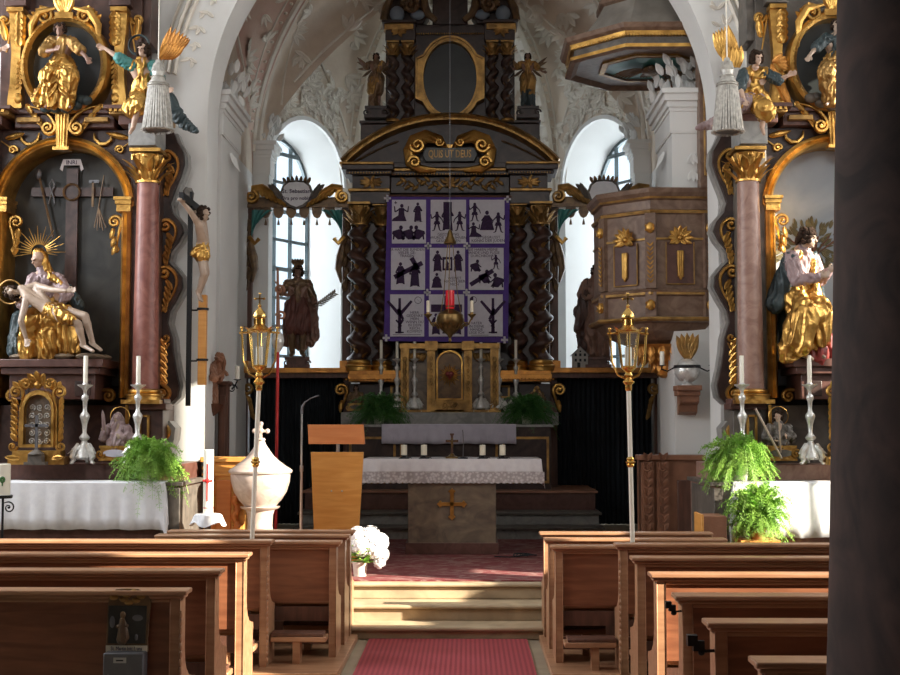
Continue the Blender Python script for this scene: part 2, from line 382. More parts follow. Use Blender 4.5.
# stucco leafwork on the soffit face of the arch
b = MB()
for i in range(46):
    a = radians(12 + 156 * i / 45); r = AR + .22
    c = V((AC + r * cos(a), 12.19, AZ + r * sin(a))); t = V((-sin(a), 0, cos(a))); rd = V((cos(a), 0, sin(a)))
    for sgn in (-1, 0, 1): b.leaf(c + rd * random.uniform(-.04, .04) + V((0, .01, 0)), t * random.uniform(.4, 1) + rd * sgn * 1.1, (0, -1, 0), .10, .045, .35, seg=5)
struct('trim_9', b, STUCW, smooth=True)

# chancel side walls, pilasters with cornices
ZS = 5.05; XL, XR = AX - 2.7, AX + 2.7
def bump_(u): return (1 - abs(2 * u - 1)) ** .62
class Wall:
    def __init__(s, A, B, h, zs=ZS):
        s.A = V((*A, 0)); s.B = V((*B, 0)); s.L = (s.B - s.A).length; s.d = (s.B - s.A) / s.L; s.h = h; s.zs = zs
        s.n = V((-s.d.y, s.d.x, 0)); mid = (s.A + s.B) / 2
        if (mid + s.n - V((AX, 16, 0))).length < (mid - V((AX, 16, 0))).length: s.n = -s.n
    def P(s, t, z, dep=0): p = s.A + s.d * t + s.n * dep; return V((p.x, p.y, z))
    def top(s, t): return s.zs + s.h * bump_(t / s.L)
def wall_mesh(wl, win=None, N=44):
    b = MB(); ts = [wl.L * i / N for i in range(N + 1)]
    if win: ts = sorted(set([round(t, 4) for t in ts if abs(t - (win[0] - win[1])) > .02 and abs(t - win[0] - win[1]) > .02] + [win[0] - win[1], win[0] + win[1]]))
    for a, c in zip(ts, ts[1:]):
        m = (a + c) / 2
        if win and abs(m - win[0]) < win[1]:
            f = lambda t: win[3] + sqrt(max(0, win[1] ** 2 - (t - win[0]) ** 2)) * win[4]
            b.add([wl.P(a, 0), wl.P(c, 0), wl.P(c, win[2]), wl.P(a, win[2])], [(0, 1, 2, 3)])
            b.add([wl.P(a, f(a)), wl.P(c, f(c)), wl.P(c, wl.top(c)), wl.P(a, wl.top(a))], [(0, 1, 2, 3)], 1)
        else:
            b.add([wl.P(a, 0), wl.P(c, 0), wl.P(c, wl.zs), wl.P(a, wl.zs)], [(0, 1, 2, 3)])
            b.add([wl.P(a, wl.zs), wl.P(c, wl.zs), wl.P(c, wl.top(c)), wl.P(a, wl.top(a))], [(0, 1, 2, 3)], 1)
    return b
W1 = Wall((XL, 12.7), (XL, 17.45), 1.9); W5 = Wall((XR, 12.7), (XR, 17.45), 1.9)
W2 = Wall((XL, 17.8), (AX - 1.5, 19.68), 2.15); W4 = Wall((XR, 17.8), (AX + 1.5, 19.68), 2.15); W3 = Wall((AX - 1.5, 19.68), (AX + 1.5, 19.68), 2.3)
WIN = (1.05, .84, 2.05, 5.22, 1.02)
def outline(cx, hw, z0, zs, k, n=20): return [(cx - hw, z0)] + [(cx + hw * cos(radians(180 - 180 * i / n)), zs + hw * k * sin(radians(180 * i / n))) for i in range(n + 1)] + [(cx + hw, z0)]
for nm, wl in (('wall_chancel_left', W1), ('wall_chancel_right', W5), ('wall_apse_left', W2), ('wall_apse_right', W4), ('wall_apse_back', W3)):
    win = WIN if wl in (W2, W4) else None
    b = wall_mesh(wl, win)
    if win:
        O = outline(win[0], win[1], win[2], win[3], win[4]); I = outline(win[0], .75, 2.25, 5.16, 1.0); n = len(O)
        b.add([wl.P(t, z) for t, z in O] + [wl.P(t, z, .65) for t, z in I], [(i, (i + 1) % n, n + (i + 1) % n, n + i) for i in range(n)])
        # raised rim around the opening
        rim = outline(win[0], win[1] + .06, win[2], win[3], win[4]); vs = []
        for (t, z), (t2, z2) in zip(O, rim): vs += [wl.P(t, z, 0), wl.P(t, z, -.05), wl.P(t2, z2, -.05), wl.P(t2, z2, 0)]
        b.add(vs, [(i * 4 + j, i * 4 + (j + 1) % 4, i * 4 + 4 + (j + 1) % 4, i * 4 + 4 + j) for i in range(1, n - 2) for j in range(4)])
    struct(nm, b, [WALL, STUC], smooth=True)
    if wl in (W2, W3, W4):
        b = MB(); rq = random.Random(9)
        while len(b.f) < 9000:
            t = rq.uniform(.05, wl.L - .05); z = rq.uniform(5.1, 7.4)
            if z > wl.top(t) - .05 or (win and (t - win[0]) ** 2 + (z - win[3]) ** 2 < (win[1] + .16) ** 2): continue
            a = rq.uniform(0, 6.28); L_ = rq.uniform(.10, .2)
            for e in (-.7, 0, .7): b.leaf(wl.P(t, z, .01), wl.d * cos(a + e) + V((0, 0, sin(a + e))), -wl.n, L_, L_ * .42, .4, seg=4)
        struct('trim_%d' % (30 + (W2, W3, W4).index(wl)), b, STUCW, smooth=True)
# apse windows: iron bars and panes
for k, wl in ((1, W2), (2, W4)):
    o = bpy.data.objects.new('window_%d' % k, None); C.objects.link(o); o['kind'] = 'structure'; o.location = wl.P(1.05, 2.2, .6)
    Lc = Matrix.Translation(-o.location); b = MB(); b.T = Lc; dep = .60; hw, z0, zs = .75, 2.25, 5.16
    ztop = lambda t: zs + sqrt(max(0, hw * hw - (t - 1.05) ** 2))
    I = outline(1.05, hw, z0, zs, 1.0); n = len(I)
    for i in range(n): b.bar(wl.P(*I[i], dep), wl.P(*I[(i + 1) % n], dep), .05, .06)
    for t in (-.36, .0, .36): b.bar(wl.P(1.05 + t, z0, dep), wl.P(1.05 + t, ztop(1.05 + t), dep), .055, .05)
    z = z0 + .42; q = 0
    while z < zs + hw - .1:
        hh = hw if z < zs else sqrt(hw * hw - (z - zs) ** 2)
        b.bar(wl.P(1.05 - hh, z, dep - .01), wl.P(1.05 + hh, z, dep - .01), .04, .06 if q % 2 else .045); z += .43; q += 1
    b.build('window_frame', MUNT, o, smooth=False)
    g = MB(); g.T = Lc; g.add([wl.P(t, z, dep + .02) for t, z in I], [tuple(range(n))]); g.build('pane', PANE, o, smooth=False)
# pilasters
def pilaster(x, y, sgn, zc, dp=.32, wd=.62):
    b = MB(); X = lambda d: x + sgn * d
    def bx(d, hy, z0, z1): b.box(min(x, X(d)), max(x, X(d)), y - hy, y + hy, z0, z1)
    bx(dp, wd / 2, .36, zc - .42); bx(dp + .04, wd / 2 + .04, .36, .9)
    for e, z0, z1 in ((.015, -.44, -.40), (.03, -.22, -.18), (.05, -.18, -.12), (.08, -.12, -.05), (.11, -.05, 0)): bx(dp + e, wd / 2 + e, zc + z0, zc + z1)
    bx(dp + .02, wd / 2 + .02, zc - .42, zc - .2)
    for z in (1.5, 3.0):                 # sunk field rims
        pass
    return b
k = 10
for x, s in ((XL, 1), (XR, -1)):
    for y, zc in ((13.5, ZS), (17.62, 5.5)):
        dpx = .42 if y < 17 else .22; bb = pilaster(x, y, s, zc, dpx, 1.0 if y < 17 else .36)
        for t in range(3):
            bb.leaf((x + s * (dpx + .025), y - .12 + .12 * t, zc - .55), (0, 0, -1), (s, -.2, 0), .16, .07, .5)
            [bb.leaf((x + dpx * .5 * s, y - (.50 if y < 17 else .18), zc - .65 - .17 * t), (e, 0, -1), (0, -1, 0), .13, .06, .4) for e in (-.5, 0, .5)]
        rl = random.Random(int(y * 10) + int(s))
        for t in range(46): bb.leaf((x + s * rl.uniform(.0, dpx + .1), y + rl.uniform(-.45, .45) * (1 if y < 17 else .4), zc + rl.uniform(-.02, .32)), (s * rl.uniform(-.8, .8), 0, 1), (s * .4, -1, 0), .14, .075, .9, seg=4)
        struct('trim_%d' % k, bb, WALL, smooth=True, bev=0); k += 1
# ------------------------------------------------------------------ vault
def rib(A, K, t, zs, zk):
    s_ = 1 - cos(t * pi / 2); return V((A[0] + (K[0] - A[0]) * s_, A[1] + (K[1] - A[1]) * s_, zs + (zk - zs) * sin(t * pi / 2)))
def cellP(A, B, K, zs, zk, h, u, t):
    p = rib(A, K, t, zs, zk).lerp(rib(B, K, t, zs, zk), u); p.z += h * (1 - t) ** 1.25 * bump_(u); return p
ZK = 8.15; K1 = (AX, 15.1); K2 = (AX, 17.75)
cells = [((XL, 12.7), (XL, 17.45), K1, 1.9), ((XR, 12.7), (XR, 17.45), K1, 1.9), ((XL, 12.7), (XR, 12.7), K1, 2.9), ((XL, 17.45), (XR, 17.45), K1, 3.0),
         ((XL, 17.8), (AX - 1.5, 19.68), K2, 2.15), ((XR, 17.8), (AX + 1.5, 19.68), K2, 2.15), ((AX - 1.5, 19.68), (AX + 1.5, 19.68), K2, 2.3), ]
rnd = random.Random(4)
for ci, (A, B, K, h) in enumerate(cells):
    b = MB(); N, T = 24, 18
    vs = [cellP(A, B, K, ZS, ZK, h, i / N, j / T) for j in range(T + 1) for i in range(N + 1)]
    b.add(vs, [(j * (N + 1) + i, j * (N + 1) + i + 1, (j + 1) * (N + 1) + i + 1, (j + 1) * (N + 1) + i) for j in range(T) for i in range(N)])
    cen = V((AX, 16.3, 5.5))
    def nrm(u, t):
        e = .01; p = cellP(A, B, K, ZS, ZK, h, u, t); a = cellP(A, B, K, ZS, ZK, h, min(1, u + e), t) - p; c = cellP(A, B, K, ZS, ZK, h, u, t + e) - p
        n_ = a.cross(c); n_ = n_.normalized() if n_.length > 1e-9 else V((0, 0, -1))
        return p, (n_ if n_.dot(cen - p) > 0 else -n_), (c.normalized() if c.length > 1e-9 else V((0, 0, 1)))
    if ci != 3 or True:
        for q in range(150):
            u = rnd.uniform(.06, .94); t = rnd.uniform(.02, .75); p, n_, up = nrm(u, t)
            a = rnd.uniform(0, 6.28); sd = n_.cross(up); d = up * cos(a) + sd * sin(a); L_ = rnd.uniform(.12, .26)
            for e in (-.7, 0, .7):
                dd = d * cos(e) + n_.cross(d) * sin(e); b.leaf(p - n_ * .005, dd, n_, L_, L_ * .42, .5, 1, seg=4)
    # framed field in stucco: inner rim of the cell
    pts = [nrm(u, t) for u, t in [(.1 + .8 * i / 20, .05) for i in range(21)]]
    b.tube([p + n_ * .01 for p, n_, _ in pts], .02, 6, 1)
    for e in (0.015, .985, .07, .93):
        pts = [nrm(e, .02 + .9 * i / 16)[0:2] for i in range(17)]; b.tube([p + n_ * .0 for p, n_ in pts], .045 if e in (.015, .985) else .018, 6, 1)
    if h < 2.8 or ci == 2:
        for i in range(26):       # bead course along the ribs
            for e in (.045, .955):
                p, n_, up = nrm(e, .03 + .8 * i / 26); b.ell(p + n_ * .01, .03, .03, .02, n=6, k=4, m=1)
    o = struct('ceiling.%03d' % (ci + 1), b, [PINK if ci in (0, 2) else STUC, STUCW], smooth=True)
b = MB(); b.box(-4, 3.5, 12.7, 20.5, 8.9, 9.0); struct('ceiling.010', b, WALL)
b = MB(); b.box(XL - .1, XL, 17.45, 17.8, 0, 8.9); b.box(XR, XR + .1, 17.45, 17.8, 0, 8.9); struct('wall_chancel', b, WALL)
# transverse ribs of the apse
b = MB()
for A in ((XL, 17.62), (XR, 17.62), (AX - 1.5, 19.68), (AX + 1.5, 19.68)):
    K = (AX, 17.62)
    pts = [rib(A, K, i / 20, ZS - .02, ZK) for i in range(21)]
    b.tube(pts, .10, 8, flat=.8)
    for i in range(3, 20):
        p = pts[i]; d = (V((AX, 16.6, 5)) - p).normalized(); b.ell(p + d * .09, .05, .05, .04, n=8, k=5)
struct('trim_20', b, STUCW, smooth=True)
# ------------------------------------------------------------------ the dark column near the camera
p0 = at(835, 560, 3.0)
b = MB(); r = .36; b.lathe([(r + .12, 0), (r + .12, .22), (r + .03, .26), (r + .04, .36), (r + .04, .42), (r, 1.38), (r - .042, 2.7), (r - .06, 3.2), (r, 3.3), (r + .06, 3.44)], n=72)
o = b.build('column_right', COLM, loc=(p0.x + r + .0, 3.0, 0)); o['kind'] = 'structure'
# ------------------------------------------------------------------ carpets
b = MB(); xL, xR = at(369.3, 636.4, 10.28).x, at(527, 636.4, 10.28).x
b.box(xL, xR, 1.5, 10.27, .001, .014); tag(b.build('carpet_runner', CARP, smooth=False), 'red ribbed carpet runner lying along the aisle up to the stone steps', 'carpet')
b = MB(); b.box(AX - 1.45, AX + 1.5, 11.05, 14.9, .361, .371); tag(b.build('rug', RUG, smooth=False), 'dark red patterned rug spread under the stone altar table', 'rug')
# ================================================================== SIDE ALTARS
def corinth(b, c, r, h, m=0, n=8, sq=None):
    "a gilded leafy capital standing on c"
    c = V(c); b.lathe([(r * .95, 0), (r * .95, h * .1), (r * 1.0, h * .5), (r * 1.3, h * .85)], c, 16, m)
    b.lathe([(r * 1.12, 0), (r * 1.12, h * .06), (r * .9, h * .08)], c, 16, m)
    for tier, (z, L_, k) in enumerate(((.06, .5, 0), (.32, .5, .5))):
        for j in range(n):
            a = 2 * pi * (j + k) / n; d = V((cos(a), sin(a), 0))
            b.leaf(c + d * r * .95 + V((0, 0, h * z)), V((0, 0, 1)) + d * .15, d, h * L_, r * .75, 1.0, m, seg=5)
    for j in range(4):
        a = pi / 4 + pi / 2 * j; d = V((cos(a), sin(a), 0))
        for e in (-.25, .25):
            q = V((cos(a + e), sin(a + e), 0)); b.tube([c + q * r + V((0, 0, h * .5)), c + q * r * 1.35 + V((0, 0, h * .82)), c + d * r * 1.62 + V((0, 0, h * .8)), c + d * r * 1.62 + V((0, 0, h * .66)), c + d * r * 1.45 + V((0, 0, h * .7))], [r * .09, r * .11, r * .12, r * .1, r * .07], 6, m)
    b.ell(c + V((0, -r * 1.3, h * .78)), r * .25, r * .12, r * .2, n=8, k=5, m=m)
    q = r * 1.38; b.box(c.x - q, c.x + q, c.y - q, c.y + q, c.z + h * .9, c.z + h, m)
def vbase(b, c, r, h, m=0):
    b.lathe([(r * 1.35, 0), (r * 1.35, h * .3), (r * 1.45, h * .38), (r * 1.45, h * .5), (r * 1.2, h * .6), (r * 1.28, h * .75), (r * 1.25, h * .88), (r, h)], c, 24, m)
PXM = 11.7 / 1300
def side_altar(cpx, flip, label, backing, backing_mat2, marble_body):
    D = 11.7; O = at(62, 422, D); rootx = at(cpx, 422, D).x
    root = thing('side_altar', label, 'altar', (rootx, D, 0))
    def L(u, py, dy=0): p = at(62 + u, py, D + dy); return V((p.x - O.x, dy, p.z))
    def X(u, dy=0): return L(u, 422, dy).x
    def Z(py, dy=0): return L(40, py, dy).z
    mir = [None, Matrix.Scale(-1, 4, (1, 0, 0))]
    # --- body of dark marble: masonry block, cornices
    b = MB()
    for T in mir:
        b.T = T
        b.box(X(0), X(100), .02, .48, Z(478), Z(405))                       # predella zone
        b.box(X(78), X(106), -.20, .0, Z(465), Z(410)); b.box(X(74), X(110), -.25, .02, Z(410), Z(404), 1)
        b.box(X(74), X(108), -.24, .02, Z(404), Z(399), 1)
        b.box(X(66), X(96), -.06, .48, Z(405), Z(118))                       # behind the column
        b.box(X(0), X(68), .30, .48, Z(405), Z(118), 2)
        # entablature: block over capital, cornice
        b.box(X(70), X(97), -.28, .3, Z(152), Z(130), 3)
        b.box(X(58), X(99), -.22, .3, Z(130), Z(121), 1)
        b.box(X(50), X(102), -.27, .3, Z(121), Z(117), 4); b.box(X(46), X(105), -.32, .3, Z(117), Z(113), 1)
        b.box(X(0), X(50), -.10, .3, Z(130), Z(117), 1); b.box(X(0), X(50), -.14, .3, Z(117), Z(113), 1)
        b.box(X(22), X(46), -.17, .3, Z(126), Z(121), 4)
        # spandrel above the niche arch
        sp = [(X(0), Z(143))] + [(X(68 * sin(radians(a))), Z(210 - 68 * cos(radians(a)))) for a in range(5, 91, 5)] + [(X(70), Z(210)), (X(70), Z(130)), (X(0), Z(130))]
        b.prism(sp, .0, .3, 2 if flip else 0)
        # attic
        b.box(X(0), X(72), .05, .45, Z(113), Z(-40), 0)
        b.box(X(40), X(66), -.05, .1, Z(113), Z(108), 1); b.box(X(42), X(64), -.08, .1, Z(8), Z(-6), 0); b.box(X(38), X(68), -.12, .1, Z(-6), Z(-12), 1)
        b.box(X(72), X(80), .1, .45, Z(40), Z(-30), 0)
    b.T = None
    b.build('body', [marble_body, REDM2, BRN, GREY, OLDGOLD], root, bev=.006)
    # mensa below: predella step, slab, front
    b = MB(); e = X(122, -.3)
    b.box(-e, e, -.42, .48, Z(482, -.42), Z(464, -.42), 0)
    b.box(-X(122, -.7), X(122, -.7), -.72, .48, Z(486, -.72), Z(482, -.72), 1)
    b.box(-X(118, -.7), X(118, -.7), -.70, .48, 0, Z(486, -.72), 0); b.box(X(100, -.7), X(119, -.7), -.715, .4, 0, Z(488, -.72), 1)
    b.box(-X(119, -.7), -X(100, -.7), -.715, .4, 0, Z(488, -.72), 1)
    b.build('altar_table', [PNKM if flip else REDM2, GRYM], root, bev=.005)
    # --- niche picture
    pts = [(-X(64), Z(385)), (X(64), Z(385))] + [(X(64 * cos(radians(a))) if a <= 90 else -X(64 * cos(radians(180 - a))), Z(210 - 64 * sin(radians(a)))) for a in range(0, 181, 6)]
    b = MB(); b.prism(pts, .22, .30); pic = b.build('painted_backdrop', backing, root)
    backing_mat2(root, pic, L, X, Z)
    # --- gilded niche frame
    b = MB()
    path = [(X(63), Z(398)), (X(63), Z(300)), (X(63), Z(210))] + [(X(66 * cos(radians(a))) if a <= 90 else -X(66 * cos(radians(180 - a))), Z(210 - 66 * sin(radians(a)))) for a in range(4, 177, 4)] + [(-X(63), Z(210)), (-X(63), Z(300)), (-X(63), Z(398))]
    b.sweep(path, [(-.035, .24), (-.04, -.08), (-.02, -.11), (.01, -.09), (.02, -.12), (.05, -.10), (.05, .24)])
    b.build('niche_frame', GOLD, root)
    for T in mir:
        b = MB(); b.T = T
        b.box(X(54), X(70), -.16, .1, Z(205, -.1), Z(201, -.1)); b.box(X(55), X(69), -.14, .1, Z(212, -.1), Z(205, -.1)); b.box(X(53), X(71), -.18, .1, Z(201, -.1), Z(198, -.1))
        b.build('impost', GOLD, root)
        b = MB(); b.T = T                                     # gilded scroll hanging in the niche
        b.volute(L(53, 222), .062, 1.5, .018, a0=radians(-20), cw=1, tail=(.02, -.26)); b.volute(L(54, 250), .03, 1.2, .01, a0=radians(90), cw=-1)
        for k in range(3): b.leaf(L(51 + k, 228 + 8 * k), (.1, 0, -1), (-.3, -1, 0), .12, .06, .7)
        b.build('bracket_scroll', GOLD, root)
        # --- column
        b = MB(); c = L(83, 389, -.20); zt = Z(184, -.2); r = .108
        b.T = T; b.lathe([(r * 1.05, 0), (r * 1.02, (zt - c.z) * .3), (r * .88, zt - c.z)], (c.x, -.20, c.z), 32); col = b.build('column', REDM if not flip else PNKM, root)
        b = MB(); b.T = T; corinth(b, (c.x, -.20, zt), r * .93, Z(151, -.2) - zt); b.build('capital', GOLD, root)
        b = MB(); b.T = T; vbase(b, (c.x, -.20, Z(400, -.2)), r * 1.08, c.z - Z(400, -.2)); b.box(c.x - .17, c.x + .17, -.37, 0, Z(404, -.2), Z(400, -.2)); b.build('column_base', GOLD, root)
        # pedestal strips, little scroll
        b = MB(); b.T = T
        for u in (83, 91): b.box(X(u), X(u + 2.2), -.225, -.19, Z(455), Z(415))
        b.box(X(83), X(93), -.225, -.19, Z(455), Z(453)); b.box(X(83), X(93), -.225, -.19, Z(417), Z(415))
        b.box(X(64), X(67), -.03, .0, Z(455), Z(405))
        b.build('pedestal_strip', GOLD, root)
        b = MB(); b.T = T; b.volute(L(100, 433), .085, 1.5, .026, a0=radians(170), cw=-1, tail=(-.04, -.2), dep=1.5); b.leaf(L(96, 450), (.5, 0, 1), (0, -1, 0), .12, .06)
        b.prism([(X(92), Z(455)), (X(104), Z(455)), (X(111), Z(440)), (X(112), Z(428)), (X(106), Z(421)), (X(92), Z(421))], .05, .3, 1)
        b.build('pedestal_scroll', [GOLD, GREY], root)
        # curved gilt bracket under the shelf
        b = MB(); b.T = T; b.volute(L(47, 396, -.05), .055, 1.5, .02, a0=radians(100), cw=-1, tail=(-.2, .16), dep=1.3); b.volute(L(30, 377, -.05), .03, 1, .012, a0=radians(200), cw=1)
        b.build('shelf_scroll', GOLD, root)
        # --- side wing with scrolls
        def wing(off): return [(X(94), Z(405))] + [(X(u + off), Z(py)) for u, py in ((108, 404), (115, 397), (117, 385), (113, 368), (110, 350), (109, 338), (104, 322), (106, 310), (113, 298), (119, 286), (118, 276), (111, 267), (104, 260), (106, 250), (114, 240), (119, 230), (116, 221), (108, 212), (105, 202), (109, 190), (115, 175), (119, 162), (118, 150), (112, 140), (108, 130))] + [(X(94), Z(130))]
        b = MB(); b.T = T; b.prism(wing(0), .16, .3, 1); b.prism(wing(-3), .10, .17, 0)
        b.build('side_wing', [BRN, GREY], root)
        b = MB(); b.T = T
        for (u, py, rr, a0, tl) in ((104, 226, .058, 60, (-.05, -.30)), (103, 273, .06, 60, (-.05, -.38)), (105, 157, .055, 60, (-.03, -.36))):
            b.volute(L(u, py, .08), rr, 1.4, .020, a0=radians(a0), cw=1, tail=tl, dep=1.5)
            for k in range(5): b.leaf(L(u + 1 - k * .8, py + 7 + 6 * k, .09), (.55, 0, -.8 - .1 * k), (0, -1, 0), .13 - .008 * k, .055, .55)
        b.volute(L(101, 394, .08), .066, 1.5, .022, a0=radians(60), cw=-1, tail=(.05, .46), dep=1.5); b.volute(L(104, 338, .08), .04, 1.2, .016, a0=radians(180), cw=1, dep=1.5)
        for k in range(6): b.leaf(L(105, 384 - 7 * k, .09), (-.5, 0, .8), (0, -1, 0), .12, .05, .55)
        b.build('wing_scroll', GOLD if flip else ORGOLD, root)
        # --- attic herm pilaster
        b = MB(); b.T = T
        w0 = [(X(46), Z(108)), (X(60), Z(108)), (X(60), Z(100)), (X(58), Z(84)), (X(57), Z(55)), (X(59), Z(30)), (X(60), Z(12)), (X(45), Z(12)), (X(46), Z(30)), (X(48), Z(55)), (X(47), Z(84)), (X(46), Z(100))]
        b.prism(w0, -.05, .08, 0); b.box(X(44), X(62), -.09, .08, Z(110), Z(107)); b.box(X(44), X(61), -.10, .08, Z(14), Z(10))
        for k in range(5): b.leaf(L(53, 40 - 6 * k + 6, -.05), (0, 0, 1), (0, -1, 0), .10, .11, .6)
        for k in range(6): b.leaf(L(52.5, 84 - 5 * k, -.05), (-.5, 0, -1), (0, -1, 0), .06, .03, .3); b.leaf(L(52.5, 84 - 5 * k, -.05), (.5, 0, -1), (0, -1, 0), .06, .03, .3)
        b.ell(L(53, 98, -.05), .04, .02, .05, n=8, k=6)
        b.build('attic_pilaster', GOLD, root)
        # gilded garland loops on the frieze and upper leaf volutes beside the attic
        b = MB(); b.T = T
        b.tube([L(u, py, -.03) for u, py in ((32, 133), (33, 139), (38, 144), (44, 144), (49, 140), (50, 134))], [.008, .016, .02, .02, .016, .008], 6)
        b.volute(L(58, 150, -.02), .04, 1.3, .014, a0=radians(150), cw=-1, tail=(.13, .10)); b.leaf(L(66, 138, -.02), (-1, 0, .2), (0, -1, 0), .2, .06, .3)
        b.volute(L(76, 20, .05), .05, 1.4, .02, a0=radians(200), cw=1, tail=(-.02, -.3)); b.leaf(L(74, 40, .05), (.2, 0, 1), (0, -1, 0), .2, .08, .5)
        for k in range(9): b.box(X(52 + 5 * k), X(54.6 + 5 * k), -.335, -.3, Z(120), Z(117.5))
        b.build('frieze_ornament', GOLD, root)
    # keystone drop and scroll
    b = MB(); b.prism([(-X(7), Z(118)), (X(7), Z(118)), (X(5.2), Z(152)), (-X(5.2), Z(152))], -.17, -.1)
    for k in (-3, 0, 3): b.tube([V((X(abs(k)) * (1 if k > 0 else -1 if k else 0), -.175, Z(119))), V((X(abs(k)) * (.75 if k > 0 else -.75 if k else 0), -.18, Z(151)))], .012, 6)
    b.box(-X(8), X(8), -.2, -.1, Z(154), Z(151)); b.build('keystone', GOLD, root)
    # medallion frame
    cx, cz = 0, Z(66, -.1); b = MB(); n = 64
    el = lambda ru, rp: [(X(ru) * cos(2 * pi * i / n), cz + PXM * rp * sin(2 * pi * i / n)) for i in range(n)]
    b.sweep(el(40, 48), [(-.035, .05), (-.03, -.14), (0, -.17), (.03, -.15), (.045, -.08), (.045, .05)], closed=True)
    for i in range(56):
        a = 2 * pi * i / 56; b.ell((X(40) * cos(a), -.165, cz + PXM * 48 * sin(a)), .012, .012, .012, n=6, k=4)
    b.ring(el(44, 52), el(42, 50), -.12, .05)
    for s in (1, -1):
        b.T = None if s == 1 else mir[1]
        b.volute(L(24, 17, -.12), .085, 1.7, .026, a0=radians(10), cw=1, tail=(.12, -.3), dep=1.6)
        b.tube([L(37, 42, -.13), L(36, 25, -.15), L(28, 12, -.16), L(12, 8, -.15)], [.012, .03, .035, .014], 8, flat=1.3)
        b.volute(L(15, 128, -.14), .065, 1.6, .022, a0=radians(160), cw=1, tail=(.18, .2), dep=1.5)
        for k in range(4): b.leaf(L(40 - 5 * k, 104 + 6 * k, -.12), (-.6, 0, -.8), (0, -1, 0), .13, .06, .5); b.leaf(L(20 + 4 * k, 12 + 3 * k, -.12), (.7, 0, .4), (0, -1, 0), .1, .05, .6)
    b.T = None
    for e in (-.5, -.25, 0, .25, .5): b.leaf(V((0, -.14, Z(20))), (e, 0, 1), (0, -1, 0), .30 - abs(e) * .15, .09, .4)
    b.box(-X(9), X(9), -.18, .05, Z(24), Z(18))
    b.build('medallion_frame', GOLD, root)
    b = MB(); b.prism(el(40, 48), .0, .04); b.build('medallion_field', BLACKP, root)
    # shelf for the main group
    b = MB(); b.box(-X(49, -.1), X(49, -.1), -.40, .25, Z(367, -.4), Z(359, -.4)); b.box(-X(45, -.1), X(45, -.1), -.36, .25, Z(374, -.4), Z(367, -.4)); b.box(-X(42), X(42), -.30, .25, Z(400), Z(374))
    for s in (-1, 1): b.box(s * X(30) - .07, s * X(30) + .07, -.31, -.29, Z(397), Z(382), 1)
    b.build('statue_shelf', [REDM2, BRN], root, bev=.006)
    return root, L, X, Z
def left_back(root, pic, L, X, Z):
    b = MB(); b.box(-X(42), X(42), .17, .2, Z(193), Z(184)); b.box(-X(6), X(6), .165, .195, Z(300), Z(165)); b.build('painted_cross', BRN2, root)
    # crown of thorns, pincers, hammer, scourge
    b = MB(); b.lathe([(.075, -.01), (.085, 0), (.075, .01), (.065, 0), (.075, -.01)], (0, 0, 0), 20, cap=False)
    b.v = [V((p.x, .15 + p.z, Z(189) + p.y)) for p in b.v]
    b.build('painted_crown', BRONZ, root)
    b = MB()
    for s in (-1, 1): b.tube([V((-X(20) + s * .0, .15, Z(176))), V((-X(20) + s * .025, .15, Z(182))), V((-X(20) + s * .0, .15, Z(188))), V((-X(20) - s * .03, .15, Z(201)))], .008, 6, 0)
    b.box(X(18), X(28), .14, .16, Z(180), Z(177), 0); b.bar((X(22), .15, Z(178)), (X(22), .15, Z(204)), .02, .02, 1)
    for k in range(5): b.tube([V((X(33), .15, Z(172))), V((X(28), .15, Z(205))), V((X(24 + 3 * k), .15, Z(225 + 3 * (k % 2))))], .006, 5, 1)
    b.tube([V((-X(33), .15, Z(175))), V((-X(18), .15, Z(235)))], .012, 6, 1); b.ell((-X(34), .15, Z(171)), .03, .02, .05, m=0)
    b.build('passion_tools', [METAL, BRONZ], root)
    b = MB(); b.prism([(-.11, Z(166)), (-.08, Z(156)), (.08, Z(156)), (.11, Z(166)), (.085, Z(168)), (.075, Z(162)), (-.075, Z(162)), (-.085, Z(168))], .14, .15); b.build('scroll_ribbon', LINEN, root)
    words('INRI', .055, (0, .137, Z(159.5)), PRINT, root)
def right_back(root, pic, L, X, Z):
    b = MB(); r = random.Random(3)
    for k in range(240):
        a = r.uniform(0, 6.28); q = r.uniform(0, 1) ** .6; x = -.12 + cos(a) * q * .38; z = Z(243) + sin(a) * q * .22 - .1 * abs(x + .12)
        b.leaf((x, .215, z), (cos(a), 0, sin(a)), (0, -1, 0), .07, .035, .2, seg=3)
    b.tube([(-.1, .21, Z(300)), (-.14, .21, Z(262)), (-.1, .21, Z(243))], .02, 6, 1)
    for k in range(6): b.tube([(-.12, .21, Z(255)), (-.12 + (k - 2.5) * .1, .21, Z(240) + .05)], .008, 5, 1)
    b.build('painted_tree', [PAINTT, DKW], root)
altarL, LL, XA, ZA = side_altar(62, False, 'tall brown marble side altar with red column and dark arched niche holding the mourning group', PAINTD, left_back, BRN2)
altarR, _, _, _ = side_altar(836, True, 'tall grey and gold side altar with pale blue arched niche beside the pulpit', PAINTB, right_back, GRYM)
